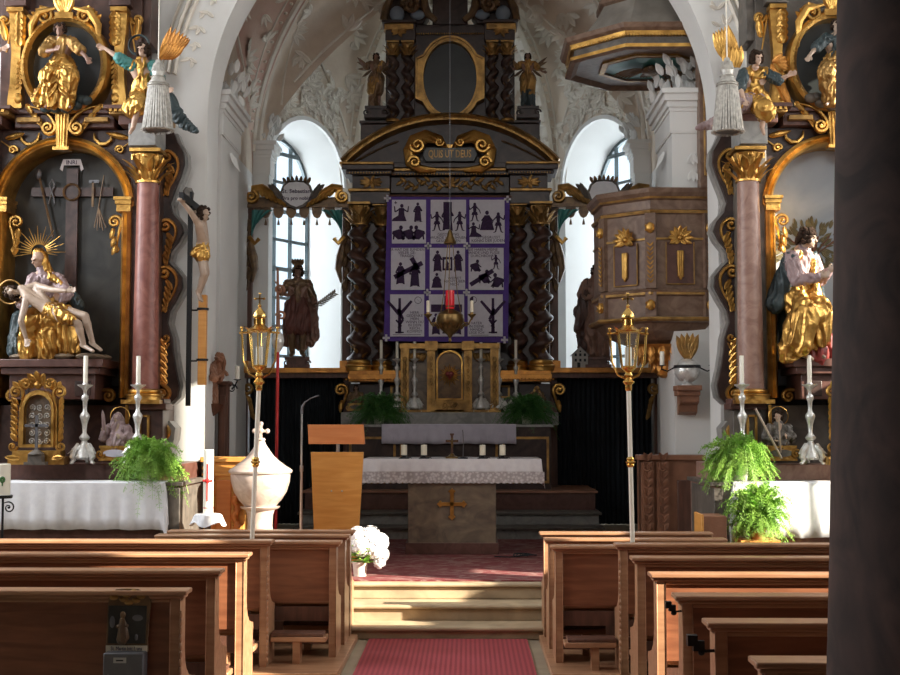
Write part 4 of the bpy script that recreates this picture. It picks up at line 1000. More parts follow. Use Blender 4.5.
M_.robe(pieta, 'lap_drapery', GOLD, [('waist', 'cL', .09, .09), ('waist', 'cR', .09, .09), ('cL', 'kL', .10, .085), ('cR', 'kR', .10, .085), ('kL', 'kR', .08, .08), ('kL', 'aL', .09, .11), ('kR', 'aR', .085, .11), (at(48, 325, 11.42), at(48, 350, 11.40), .1, .11)], (.016, 13, .32))
M_.robe(pieta, 'mantle', NAVY, [(at(42, 262, 11.60), at(50, 290, 11.70), .05, .09), (at(48, 290, 11.70), at(34, 340, 11.62), .12, .12), (at(60, 282, 11.58), at(78, 305, 11.45), .05, .05), (at(20, 318, 11.58), at(18, 350, 11.5), .06, .09)], (.012, 14, .4))
M_.robe(pieta, 'veil', GOLD, [(at(39, 254, 11.535), at(41, 257, 11.56), .056, .06), (at(42, 260, 11.55), at(50, 276, 11.56), .05, .045), (at(50, 276, 11.50), at(62, 284, 11.48), .03, .025)], (.006, 20, .6))
b = MB(); hc = at(39, 252, 11.62) - g0
for k in range(22):
    a = radians(-10 + 200 * k / 21); l = .24 if k % 2 else .17; b.tube([hc + V((cos(a), 0, sin(a))) * .07, hc + V((cos(a), 0, sin(a))) * l], [.006, .002], 5)
b.build('rays', GOLD, pieta)
J_ = Fig(dict(head=at(11, 292, 11.30), neck=at(22, 290, 11.32), waist=at(48, 309, 11.26), sL=at(27, 297, 11.24), sR=at(36, 286, 11.36), cL=at(62, 316, 11.20), cR=at(64, 311, 11.32), kL=at(78, 324, 11.16), kR=at(85, 316, 11.26), aL=at(84, 346, 11.22), aR=at(93, 344, 11.28), tL=at(93, 351, 11.15), tR=at(101, 350, 11.22),
     eL=at(21, 321, 11.18), wL=at(26, 338, 11.22), hL=at(27, 344, 11.20), eR=at(52, 290, 11.26), wR=at(66, 291, 11.20), hR=at(75, 290, 11.2)), .98, (-.35, -.8, .35), (-.85, .1, .35), g0)
J_.body(pieta, PALE, name='son_body', vox=.0055); J_.eyes(pieta); J_.hair(pieta, HAIR, True, 60, 3, 'beard_and_hair', low=-.08)
J_.robe(pieta, 'loincloth', GOLD, [('waist', 'cL', .060, .066), ('waist', 'cR', .060, .066), (at(58, 314, 11.2), at(70, 320, 11.15), .06, .05)], (.010, 18, .5))
b = MB(); b.lathe([(.105, -.004), (.112, 0), (.105, .004), (.098, 0), (.105, -.004)], (0, 0, 0), 28, cap=False); hh = at(10, 292, 11.42) - g0; b.v = [hh + V((p.x, p.z, p.y)) for p in b.v]; b.build('halo', OLDGOLD, pieta)
b = MB(); lo = g0.z
for k in range(16): b.ell((random.uniform(-.38, .42), random.uniform(-.1, .18), .025), .10, .08, .03, n=8, k=6)
b.build('rock_base', GREENM, pieta)

# ---- seated mother on the altar beside the pulpit
g0 = at(806, 357, 11.45); g0.z = ZA(359, -.4) + .001
anna = thing('seated_mother_statue', 'carved mother seated in a shiny gilded skirt and dark blue mantle, facing the dark column', 'statue', g0)
S = Fig(dict(head=at(808, 238, 11.42), neck=at(803, 250, 11.48), waist=at(799, 282, 11.55), sL=at(791, 258, 11.42), sR=at(812, 258, 11.58), cL=at(794, 297, 11.52), cR=at(806, 297, 11.6), kL=at(806, 316, 11.22), kR=at(822, 314, 11.32), aL=at(804, 355, 11.32), aR=at(816, 353, 11.36), tL=at(812, 359, 11.22), tR=at(824, 357, 11.27),
     eL=at(797, 281, 11.30), wL=at(817, 277, 11.24), hL=at(825, 275, 11.22), eR=at(820, 280, 11.48), wR=at(828, 272, 11.36), hR=at(834, 268, 11.33)), 1.2, (.88, -.42, -.22), (.1, 0, 1), g0)
S.body(anna, PALE); S.eyes(anna); S.hair(anna, HAIR, True, 60, 5, low=-.05)
S.robe(anna, 'bodice', MAUVE, [('neck', 'waist', .055, .08), ('sL', 'sR', .05, .05), ('sL', 'eL', .055, .048), ('eL', 'wL', .045, .032), ('sR', 'eR', .052, .046), ('eR', 'wR', .044, .03)], (.007, 20, .6))
S.robe(anna, 'gilded_skirt', GOLD, [('waist', 'cL', .075, .09), ('waist', 'cR', .07, .085), ('cL', 'kL', .09, .085), ('cR', 'kR', .09, .08), ('kL', 'kR', .08, .08), ('kL', at(799, 344, 11.26), .085, .09), ('kR', at(818, 340, 11.3), .08, .075), (at(796, 320, 11.32), at(789, 352, 11.3), .06, .075)], (.016, 12, .38))
S.robe(anna, 'mantle', NAVY, [('sL', at(782, 296, 11.55), .05, .10), (at(782, 296, 11.55), at(776, 303, 11.5), .10, .07), ('sR', at(810, 300, 11.7), .05, .1), (at(795, 290, 11.72), at(800, 345, 11.68), .13, .14)], (.012, 13, .4))
S.robe(anna, 'red_underskirt', CRIM, [(at(812, 335, 11.36), at(818, 355, 11.36), .07, .08), (at(826, 338, 11.4), at(832, 355, 11.4), .06, .07)], (.01, 14, .4))
S.robe(anna, 'scarf', GOLD, [('neck', at(795, 262, 11.40), .035, .03), (at(812, 262, 11.5), at(818, 300, 11.42), .03, .03)], (.006, 20, .6))

# ---- angels sitting on the side altars' cornices
def seated_angel(name, label, J, H, face, org, gown, leg_m, legcaps, sleeve, skin=FLESH):
    t = thing(name, label, 'statue', org); f = Fig(J, H, face, (0, 0, 1), org)
    f.body(t, skin); f.eyes(t); f.hair(t, HAIR, True, 60, 4, low=-.05)
    f.robe(t, 'gown', gown, [('neck', 'waist', .055, .08), ('sL', 'sR', .05, .05), ('waist', 'cL', .085, .09), ('waist', 'cR', .085, .09), ('cL', 'kL', .085, .07), ('cR', 'kR', .085, .07), ('kL', at(*legcaps[0]), .075, .09)], (.014, 13, .4))
    f.robe(t, 'leg_drapery', leg_m, [('cR', 'kR', .075, .08), ('kR', 'aR', .08, .05), ('aR', at(*legcaps[1]), .05, .015)], (.014, 13, .5))
    f.robe(t, 'sleeve', sleeve, [('sL', 'eL', .056, .05), ('sR', 'eR', .056, .05)], (.007, 20, .6))
    return t, f
o_ = at(150, 112, 11.42)
angL, f = seated_angel('seated_angel', 'gilded angel seated on the brown altar cornice, one arm stretched to the oval medallion', dict(head=at(143, 50, 11.30), neck=at(142, 62, 11.34), waist=at(143, 84, 11.38), sL=at(132, 66, 11.32), sR=at(152, 66, 11.36), cL=at(140, 97, 11.42), cR=at(151, 98, 11.42), kL=at(138, 106, 11.15), kR=at(166, 100, 11.22), aL=at(133, 128, 11.22), aR=at(182, 122, 11.22), tR=at(190, 129, 11.18), tL=at(130, 133, 11.16),
    eL=at(119, 58, 11.26), wL=at(106, 49, 11.25), hL=at(97, 45, 11.25), eR=at(160, 78, 11.3), wR=at(168, 88, 11.2)), .95, (-.25, -.9, -.12), o_, GOLD, NAVY, ((133, 108, 11.2), (196, 131, 11.15)), TEAL)
b = MB(); 
b2 = at(160, 60, 11.45) - o_
for i in range(7): 
    t = i / 6; b.leaf(b2 + V((.02 * i, .0, .015 * i)), (.35 + .5 * t, 0, 1.0 - .5 * t), (0, -1, 0), .32 - .14 * t, .07, .12, lobes=1)
for i in range(6): b.leaf(b2 + V((.02 * i, -.02, .0)), (.45 + .4 * i / 5, 0, .8), (0, -1, 0), .18, .06, .12, lobes=1)
b.build('wing', ORGOLD, angL)
b = MB(); b.lathe([(.090, -.02), (.10, 0), (.086, .02), (.08, 0), (.09, -.02)], (0, 0, 0), 28, cap=False); hh = at(139, 45, 11.38) - o_; b.v = [hh + V((p.x, p.z, p.y)) for p in b.v]; b.build('hair_band', NAVY, angL)
# the twin on the far side of the medallion, mirrored
q = dup(angL, (2 * altarL.location.x - o_.x, o_.y, o_.z), 0, 'twin gilded angel of the brown altar of which only an arm reaches into view', scale=(-1, 1, 1))
o_ = at(754, 112, 11.42)
angR, f = seated_angel('seated_angel', 'gilded angel with spread golden wings seated on the cornice behind the tassel near the pulpit', dict(head=at(757, 58, 11.30), neck=at(755, 70, 11.36), waist=at(753, 90, 11.40), sL=at(744, 74, 11.32), sR=at(766, 74, 11.36), cL=at(750, 101, 11.42), cR=at(760, 101, 11.42), kR=at(738, 104, 11.20), kL=at(764, 108, 11.15), aR=at(718, 122, 11.2), aL=at(762, 128, 11.22), tR=at(704, 127, 11.15), tL=at(764, 134, 11.15),
    eR=at(778, 80, 11.28), wR=at(787, 76, 11.25), hR=at(795, 73, 11.24), eL=at(740, 88, 11.25), wL=at(744, 100, 11.15)), .95, (.25, -.9, -.25), o_, GOLD, MAUVE, ((765, 112, 11.2), (697, 128, 11.15)), NAVY)
b = MB(); b2 = at(738, 66, 11.45) - o_
for i in range(6): t = i / 5; b.leaf(b2 + V((-.02 * i, 0, .01 * i)), (-.25 - .25 * t, 0, 1.0), (0, -1, 0), .38 - .10 * t, .09, .12, lobes=1)
for i in range(5): b.leaf(b2 + V((-.025 * i, -.02, -.02)), (.1 - .25 * i / 5, 0, .8), (0, -1, 0), .2, .07, .12, lobes=1)
b.build('wing', GOLD, angR)
b = MB(); b2 = at(772, 66, 11.45) - o_
for i in range(7): t = i / 6; b.leaf(b2 + V((.012 * i, 0, -.03 * i + .02)), (.25, 0, -1.0 + .3 * t), (0, -1, 0), .24, .08, .12, lobes=1)
for i in range(5): b.leaf(b2 + V((.01 * i, -.02, .03)), (.6, 0, .5 - .25 * i), (0, -1, 0), .12, .06, .12, lobes=1)
b.build('wing', ORGOLD, angR)

# ---- medallion saints
def med(label, flip, skirt):
    o = V((altarR.location.x if flip else altarL.location.x, 11.6, ZA(112, -.1)))
    mx = (lambda p: V((2 * o.x - (p.x + (altarR.location.x - altarL.location.x)), p.y, p.z))) if flip else (lambda p: p)
    a = lambda px, py, D: mx(at(px, py, D))
    t = thing('medallion_saint', label, 'statue', o)
    f = Fig(dict(head=a(60, 30, 11.42), neck=a(61, 39, 11.46), waist=a(62, 60, 11.5), sL=a(52, 42, 11.46), sR=a(71, 42, 11.46), cL=a(57, 70, 11.5), cR=a(67, 70, 11.5), kL=a(49, 77, 11.33), kR=a(69, 76, 11.33), aL=a(51, 102, 11.40), aR=a(66, 102, 11.40), tL=a(46, 107, 11.36), tR=a(70, 107, 11.36),
        eL=a(44, 52, 11.4), wL=a(54, 50, 11.33), hL=a(59, 48, 11.3), eR=a(80, 50, 11.4), wR=a(86, 57, 11.36), hR=a(89, 62, 11.35)), .92, (.1, -1, -.05), (0, 0, 1), o)
    if flip: f.R = basis((-.3, -1, -.1))
    f.body(t, DKFL if not flip else PALE); f.hair(t, HAIR, False, 45, 8)
    f.robe(t, 'tunic', OLDGOLD if not flip else NAVY, [('neck', 'waist', .055, .075), ('sL', 'sR', .05, .05), ('sL', 'eL', .055, .05), ('sR', 'eR', .055, .05)], (.010, 16, .5))
    f.robe(t, 'mantle', skirt, [('waist', 'cL', .08, .09), ('waist', 'cR', .08, .09), ('cL', 'kL', .09, .08), ('cR', 'kR', .09, .08), ('kL', 'aL', .085, .07), ('kR', 'aR', .085, .075), ('kL', 'kR', .06, .06), ('cL', a(42, 98, 11.45), .06, .09)], (.016, 13, .38))
    b = MB(); r = random.Random(5)
    for k in range(9): b.ell(a(46 + 5 * k, 108 - 10 * max(0, k - 5) / 4 - (3 if k % 2 else 0), 11.5) - o, .06, .05, .045)
    b.build('cloud', NAVY if not flip else GRYM, t)
    return t
med('gilded saint seated on clouds inside the oval medallion of the brown marble altar', False, GOLD)
med('saint with a bare pale arm inside the oval medallion cut off by the dark column', True, OLDGOLD)

# ---- standing figures
def standing(name, label, px, pybase, D, H, face=0, J=None, skin=DKFL, gown=BRONZ, kilt=None, mantle=None, wings=False, hat=False, plinth=None, seed=1):
    p = at(px, pybase, D); t = thing(name, label, 'statue', p, face); j = std(H, **(J or {})); f = Fig(j, H)
    if plinth:
        hh, w_, m = plinth
        for v in j.values(): v.z += hh
        f = Fig(j, H); b = MB(); b.box(-w_, w_, -w_ * .8, w_ * .8, 0, hh * .3); b.box(-w_ * .75, w_ * .75, -w_ * .6, w_ * .6, hh * .3, hh * .75); b.box(-w_ * .95, w_ * .95, -w_ * .75, w_ * .75, hh * .75, hh)
        for s in (-1, 1): b.volute((s * w_ * .8, -w_ * .7, hh * .45), hh * .3, 1.3, hh * .08, a0=0, cw=s)
        b.build('plinth', m, t, bev=.004)
    f.body(t, skin); f.hair(t, HAIR, True, 50, seed, low=-.03)
    return t, f
def gown_caps(hem=.06): return [('neck', 'waist', .055, .068), ('sL', 'sR', .045, .045), ('sL', 'eL', .048, .05), ('sR', 'eR', .048, .05), ('waist', 'cL', .075, .085), ('waist', 'cR', .075, .085), ('cL', 'kL', .085, .075), ('cR', 'kR', .085, .075)]
# armoured saint with palm branch
z_ledge = None
t, f = standing('armoured_saint_statue', 'dark carved soldier saint with plumed hat holding a palm branch, before the apse window', 297, 368, 17.12, 1.22, .12,
    dict(eL=(-.17, -.02, .70), wL=(-.10, -.10, .66), hL=(-.06, -.13, .70), eR=(.17, .0, .66), wR=(.17, -.10, .58), hR=(.2, -.14, .60), kL=(-.065, -.03, .28), kR=(.06, -.01, .28)), plinth=(.14, .17, DKW), seed=2)
f.robe(t, 'cuirass', BRONZ, [('neck', 'waist', .05, .07), ('sL', 'sR', .052, .052), ('sL', 'eL', .045, .04), ('sR', 'eR', .045, .04)], (.004, 25, 1))
f.robe(t, 'kilt', KILT, [('waist', 'cL', .075, .085), ('waist', 'cR', .075, .085), ('cL', (-.07, -.01, .42 + .11), .08, .085), ('cR', (.07, -.01, .42 + .11), .08, .085)], (.012, 20, .15))
f.robe(t, 'cloak', DKFL, [('sR', (.19, .08, .85), .045, .05), ((.19, .09, .85), (.22, .09, .42), .055, .05), ((-.1, .13, .85), (-.14, .14, .35), .05, .05), ((.02, .14, .9), (.05, .15, .32), .07, .07), ((.12, .13, .8), (.16, .13, .36), .06, .06)], (.013, 15, .3))
f.robe(t, 'boots', BRONZ, [(V(f.J['kL']).lerp(f.J['aL'], .15), 'aL', .042, .030), (V(f.J['kR']).lerp(f.J['aR'], .15), 'aR', .042, .030), ('aL', 'tL', .03, .02), ('aR', 'tR', .03, .02)], (.002, 20, 1))
b = MB(); c = f.J['head'] + V((0, .01, .05)); b.lathe([(.075, 0), (.08, .012), (.05, .02), (.055, .05), (.04, .075), (.01, .085)], c, 16)
for k in range(5): b.leaf(c + V((-.05 + .025 * k, 0, .05)), (-.3 + .15 * k, 0, 1), (0, -1, 0), .09, .05, .8)
b.build('plumed_hat', BRONZ, t)
b = MB(); c0 = f.J['wR'] + V((.02, -.05, -.01)); pp = [c0 + V((0, 0, -.03)), c0 + V((.10, 0, .03)), c0 + V((.2, 0, .09)), c0 + V((.27, 0, .17))]; b.tube(pp, .008, 6)
for k in range(9):
    t_ = k / 9; q0 = pp[0].lerp(pp[3], .15 + .85 * t_)
    for e in (-1, 1): b.leaf(q0 + V((0, 0, -.015)), V((.8, 0, .5)) + V((-.5, 0, .8)) * e * .9, (0, -1, 0), .07, .022, .2, lobes=1, seg=3)
b.build('palm_branch', GREENM, t)
# the saint half behind the pulpit
t, f = standing('cloaked_saint_statue', 'dark cloaked carved saint on the ledge, half behind the pulpit', 597, 368, 17.12, 1.22, -.2, dict(eL=(-.16, 0, .68), wL=(-.10, -.12, .62), hL=(-.05, -.14, .64)), plinth=(.14, .20, DKW), seed=6)
f.robe(t, 'robe', DKFL, gown_caps() + [('kL', 'aL', .08, .08), ('kR', 'aR', .08, .08)], (.014, 14, .2))
f.robe(t, 'cloak', BRN2, [('sL', (-.20, .03, .55), .05, .09), ((-.20, .03, .75), (-.14, .03, .3), .08, .09), ('sR', (.2, .05, .5), .05, .09), ((0, .10, .9), (0, .10, .35), .11, .12)], (.014, 13, .3))
# angels of the high altar
for k, (px, lab) in enumerate(((376, 'small gilded angel with raised arms standing high on the high altar, lectern side'), (528, 'small gilded angel with a blue skirt standing on the high altar, on the pulpit side'))):
    s = 1 if k else -1
    t, f = standing('standing_angel', lab, px, 119.5, 17.08, .74, 0, dict(eL=(-.20, -.02, .74), wL=(-.27, -.06, .68), hL=(-.31, -.08, .72), eR=(.18, -.02, .72), wR=(.26, -.06, .64), hR=(.31, -.08, .62)) if k else dict(eL=(-.19, -.02, .74), wL=(-.25, -.06, .80), hL=(-.28, -.08, .84), eR=(.18, -.02, .72), wR=(.22, -.06, .82), hR=(.25, -.08, .86)), plinth=(.16, .15, BRN), seed=7 + k)
    if k: f.robe(t, 'gown', OLDGOLD, gown_caps(), (.013, 14, .3)); f.robe(t, 'skirt', NAVY, [('kL', 'aL', .07, .07), ('kR', 'aR', .07, .07)], (.012, 15, .2))
    else: f.robe(t, 'gown', BRONZ, gown_caps() + [('kL', (-.04, 0, .2), .07, .08)], (.013, 14, .3)); f.robe(t, 'sash', OLDGOLD, [('sR', 'waist', .05, .06), ('cL', 'cR', .085, .085), ('cL', (-.06, -.03, .38), .085, .08)], (.012, 15, .3))
    for e in (-1, 1):
        b = MB(); wing(b, (e * .04, .05, .64), (e * .45, 0, .55), .22, n=6); b.build('wing', BRONZ, t)

# ---- reliquary busts
def bust(name, label, px, pyb, D, H, skin, cloth, veil, cat='bust', feather=False, staff=False, halo=True, facedir=(0, -1, 0), base=(GOLD, GREY)):
    p = at(px, pyb, D); t = thing(name, label, cat, p, 0); h0 = .16 * H / .7
    J = {k: V(v) * H for k, v in dict(head=(0, 0, .52), neck=(0, .0, .43), waist=(0, 0, .26), sL=(-.11, 0, .38), sR=(.11, 0, .38), eL=(-.15, -.04, .27), wL=(-.10, -.12, .25), eR=(.15, -.02, .26), wR=(.08, -.11, .29)).items()}
    if feather: J['wL'] = V((-.13, -.10, .34)) * H; J['hL'] = V((-.13, -.12, .40)) * H
    f = Fig(J, H, facedir); f.body(t, skin, vox=H / 130); 
    if veil: f.robe(t, 'veil', veil, [('head', V((0, .03, .50)) * H, .058, .06), (V((-.045, .01, .50)) * H, V((-.06, .0, .40)) * H, .03, .04), (V((.045, .01, .50)) * H, V((.06, .0, .40)) * H, .03, .04), (V((0, .05, .52)) * H, V((0, .05, .38)) * H, .05, .06)], (.006, 18, .4)); t_v = t.children
    else: f.hair(t, HAIR, True, 40, 3)
    f.robe(t, 'robe', cloth, [('neck', 'waist', .05, .09), ('sL', 'sR', .05, .05), ('sL', 'eL', .055, .055), ('sR', 'eR', .055, .055), ('waist', V((0, 0, .2)) * H, .12, .13), ('eL', 'wL', .05, .03), ('eR', 'wR', .05, .03)], (.012, 15, .4))
    b = MB(); w_ = .17 * H; b.box(-w_ * 1.1, w_ * 1.1, -w_ * .8, w_ * .6, 0, .03 * H); b.box(-w_, w_, -w_ * .7, w_ * .5, .03 * H, .15 * H); b.box(-w_ * 1.08, w_ * 1.08, -w_ * .78, w_ * .6, .15 * H, .18 * H)
    for s in (-1, 1): b.volute((s * w_, -w_ * .7, .08 * H), .06 * H, 1.4, .016 * H, a0=0, cw=s)
    bs = b.build('pedestal', base[0], t)
    b = MB(); b.prism([(w_ * .8 * cos(2 * pi * i / 24), .09 * H + .045 * H * sin(2 * pi * i / 24)) for i in range(24)], -w_ * .78, -w_ * .68); b.build('name_plate', base[1], bs)
    if halo:
        b = MB(); b.lathe([(.115 * H, -.004), (.122 * H, 0), (.115 * H, .004), (.11 * H, 0), (.115 * H, -.004)], (0, 0, 0), 28, cap=False); b.v = [V((p_.x + .01, p_.z + .05 * H, p_.y + .53 * H)) for p_ in b.v]; b.build('halo', GOLD, t)
    if feather:
        b = MB(); c = J['wL'] + V((0, -.02, 0)); b.leaf(c + V((0, 0, .02)), (.03, 0, 1), (0, -1, 0), .26 * H, .05 * H, .5, lobes=5); b.build('feather', MAUVE, t)
    if staff:
        b = MB(); b.tube([V((-.30 * H, -.10, .62 * H)), V((-.02 * H, -.16, .03 * H))], .010, 7); b.tube([V((-.02 * H, -.13, .1 * H)), V((-.04 * H, -.13, .56 * H))], .006, 6); b.build('staff', PALE, t)
    return t
bust('reliquary_bust', 'painted bust of a white-veiled woman with halo holding a feather on the brown altar', 117, 460.5, 11.30, .72, PALE, MAUVE, MAUVE, feather=True, facedir=(-.35, -1, 0), base=(GOLD, LILAC))
bust('reliquary_bust', 'painted bust with gold halo and slanting staff on the sunlit altar beside the pulpit', 779, 460.5, 11.30, .72, FLESH, GRYM, None, staff=True, facedir=(-.3, -1, -.1), base=(GOLD, GRYM))
bust('reliquary_bust', 'small dark carved half figure on the high altar predella, window side with the name shield', 356, 411, 16.75, .56, DKFL, BRONZ, None, halo=False, facedir=(.3, -1, 0), base=(OLDGOLD, GRYM))
bust('reliquary_bust', 'small dark carved half figure on the high altar predella, pulpit side', 537, 411, 16.75, .56, DKFL, BRONZ, OLDGOLD, halo=False, facedir=(-.3, -1, 0), base=(OLDGOLD, GRYM))

# ---- crucifix on the arch pier
o_ = at(188, 406, 11.78); crx = thing('crucifix', 'tall black crucifix with pale carved body hung in front of the white arch pier', 'crucifix', o_)
b = MB(); tp = at(188, 192, 11.78) - o_
b.box(-.02, .02, -.02, .02, 0, tp.z); b.build('shaft', IRON, crx)
b = MB(); zb = (at(188, 203, 11.78) - o_).z; b.box(-.02, .02, -.40, .34, zb - .03, zb + .03); b.build('crossbeam', IRON, crx)
b = MB(); c = tp + V((0, -.02, .0)); b.prism([(-.05, -.04), (.05, -.05), (.06, .0), (.03, .045), (-.03, .05), (-.06, .01)], -.008, .008); o = b.build('title_plate', GRYM, crx); o.location = c + V((.01, 0, -.01)); o.rotation_euler = (0, 0, .9)
wd = lambda px, py, D: at(px, py, D)
f = Fig(dict(head=wd(204, 214, 11.72), neck=wd(202, 223, 11.76), waist=wd(203, 243, 11.76), sL=wd(199, 225, 11.62), sR=wd(200, 224, 11.88), cL=wd(202, 256, 11.72), cR=wd(202, 256, 11.80), kL=wd(204, 274, 11.70), kR=wd(206, 273, 11.80), aL=wd(198, 293, 11.74), aR=wd(199, 294, 11.78), tL=wd(200, 300, 11.72), tR=wd(202, 301, 11.76),
    eL=wd(190, 211, 11.5), wL=wd(183, 203, 11.42), hL=wd(181, 201, 11.38), eR=wd(194, 212, 12.0), wR=wd(191, 206, 12.1), hR=wd(190, 205, 12.14)), .92, (.8, -.5, -.45), (.2, -.3, 1), o_)
f.body(crx, PALE, vox=.0055); f.hair(crx, HAIR, True, 50, 9, low=-.05)
f.robe(crx, 'loincloth', GOLD, [('waist', 'cL', .055, .07), ('waist', 'cR', .055, .07), ('cL', 'cR', .068, .068), (wd(197, 250, 11.7), wd(194, 254, 11.7), .035, .03)], (.010, 18, .5))
o_ = at(202, 385, 11.85); pst = thing('wooden_candle_post', 'short orange wooden post with iron straps on the arch pier under the carved crucifix body', 'post', o_)
b = MB(); tp = (at(202, 295, 11.85) - o_).z; b.box(-.036, .036, -.036, .036, 0, tp); b.build('post', ORW, pst, bev=.004)
b = MB()
for z in (.22, tp - .14): b.lathe([(.055, 0), (.055, .02), (.045, .02)], (0, 0, z), 12); b.tube([V((-.05, 0, z)), V((-.14, .0, z))], .008, 6)
b.build('strap', IRON, pst)

# ---- brown wooden figure on the chancel wall
o_ = at(214, 408, 12.65); wf = thing('wall_figure', 'bare brown wooden figure with folded arms leaning out from the chancel wall', 'statue', o_)
f = Fig({k: v for k, v in dict(head=at(220, 358, 12.50), neck=at(216, 365, 12.55), waist=at(211, 384, 12.65), sL=at(212, 368, 12.50), sR=at(217, 368, 12.65), cL=at(211, 392, 12.65), cR=at(213, 392, 12.65), eL=at(214, 379, 12.40), wL=at(220, 376, 12.45), hL=at(223, 374, 12.45), eR=at(219, 380, 12.65), wR=at(221, 377, 12.55), hR=at(223, 374, 12.55)).items()}, .68, (.8, -.5, -.2), (0, 0, 1), o_)
f.body(wf, MIDW); f.robe(wf, 'robe', MIDW, [('neck', 'waist', .06, .08), ('waist', at(211, 402, 12.65), .085, .10), ('sL', 'eL', .055, .05), ('sR', 'eR', .055, .05), (at(207, 370, 12.65), at(204, 364, 12.65), .06, .04)], (.012, 15, .4)); f.hair(wf, MIDW, True, 40, 2)
b = MB(); b.lathe([(.02, -.1), (.08, -.05), (.11, 0), (.12, .02)], (-.02, 0, .02), 14); b.box(-.16, -.08, -.05, .05, -.12, .62); b.build('bracket', DKW, wf)
# ================================================================== PULPIT AND ITS CANOPY
def clipx(P, xm):
    out = []
    for i in range(len(P)):
        a, c = P[i], P[(i + 1) % len(P)]
        if a[0] <= xm: out.append(a)
        if (a[0] <= xm) != (c[0] <= xm): t = (xm - a[0]) / (c[0] - a[0]); out.append((xm, a[1] + (c[1] - a[1]) * t))
    return out
def octo(cx, cy, R, rot): return [(cx - R * cos(radians(rot + 45 * k)), cy - R * sin(radians(rot + 45 * k))) for k in range(8)]
def stack(b, cx, cy, rot, prof, xm, ox=0, oy=0, oz=0):
    "eight-sided body: prof = [(R, z, material)]"
    for (r0, z0, m), (r1, z1, _) in zip(prof, prof[1:]):
        A_ = clipx(octo(cx, cy, r0, rot), xm); B_ = clipx(octo(cx, cy, r1, rot), xm)
        n = min(len(A_), len(B_)); A_ = A_[:n]; B_ = B_[:n]
        b.add([(x - ox, y - oy, z0 - oz) for x, y in A_] + [(x - ox, y - oy, z1 - oz) for x, y in B_], [(i, (i + 1) % n, n + (i + 1) % n, n + i) for i in range(n)], m)
    for (r, z, m) in (prof[0], prof[-1]):
        A_ = clipx(octo(cx, cy, r, rot), xm); b.add([(x - ox, y - oy, z - oz) for x, y in A_], [tuple(range(len(A_)))], m)
pc = (2.07, 13.62); pr = .76; prot = 26; zp = lambda py: at(650, py, 12.9).z
pul = thing('pulpit', 'brown and gold eight-sided pulpit with shell ornaments hanging on the chancel wall', 'pulpit', (pc[0], pc[1], zp(322)))
ox, oy, oz = pc[0], pc[1], zp(322)
b = MB(); prof = []
for py, dr, m in ((322, .02, 0), (321, .05, 1), (319, .07, 1), (317, .06, 0), (316, .0, 0), (296, .0, 0), (294.5, .03, 1), (292, .03, 0), (290, .04, 0), (288, .0, 0), (240, .0, 0), (239.5, .014, 1), (237.5, .014, 0), (237, 0, 0), (214, 0, 0), (213, .02, 1), (210, .03, 0), (208.5, .0, 0), (200, 0, 0), (198.5, .03, 1), (196.5, .04, 0), (193, .07, 0), (189, .08, 0), (188, .06, 0)):
    prof.append((pr + dr, zp(py), m))
stack(b, *pc, prot, prof, 2.455, ox, oy, oz); b.build('basin', [PULM, OLDGOLD], pul, smooth=False)
VT = octo(*pc, pr, prot)
def onface(k, t, z, out=0):
    a = V((*VT[k], 0)); c = V((*VT[(k + 1) % 8], 0)); d = (c - a).normalized(); n = V((d.y, -d.x, 0)); mid = (a + c) / 2
    if (mid + n - V((*pc, 0))).length < (mid - V((*pc, 0))).length: n = -n
    p = a.lerp(c, t) + n * out; return V((p.x - ox, p.y - oy, z - oz)), n, d
# corner strips, panels, shells
for k in (0, 1, 2, 3):
    x, y = VT[k]; d = (V((x, y, 0)) - V((*pc, 0))).normalized()
    b = MB()
    c = V((x - ox, y - oy, 0)) - d * .02
    sd = d.cross(V((0, 0, 1)))
    for z0, z1, m in ((318, 292, 0), (288, 213, 0)):
        vs = []
        for z in (zp(z0) - oz, zp(z1) - oz):
            for i, j in ((-1, -1), (1, -1), (1, 1), (-1, 1)): vs.append(c + sd * i * .055 + d * j * .04 + V((0, 0, z)))
        b.add(vs, [(0, 1, 2, 3), (7, 6, 5, 4), (0, 4, 5, 1), (1, 5, 6, 2), (2, 6, 7, 3), (3, 7, 4, 0)], m)
    b.build('corner_pilaster', [PULM], pul, smooth=False)
    b = MB(); f0 = c + d * .045
    for q in range(9): 
        for e in (-1, 1): b.leaf(f0 + V((0, 0, zp(246 + 4.6 * q) - oz)), sd * e * .8 + V((0, 0, .9)), d, .055, .024, .3, seg=3)
    for zc, r in ((228, .06), (305, .06)):
        b.ell(f0 + V((0, 0, zp(zc) - oz)), .045, .035, .055)
        for q in range(6): a = q * pi / 3 + .5; b.leaf(f0 + V((0, 0, zp(zc) - oz)), sd * cos(a) + V((0, 0, sin(a))), d, r, .045, .7, seg=4)
    b.build('corner_mask', GOLD, pul)
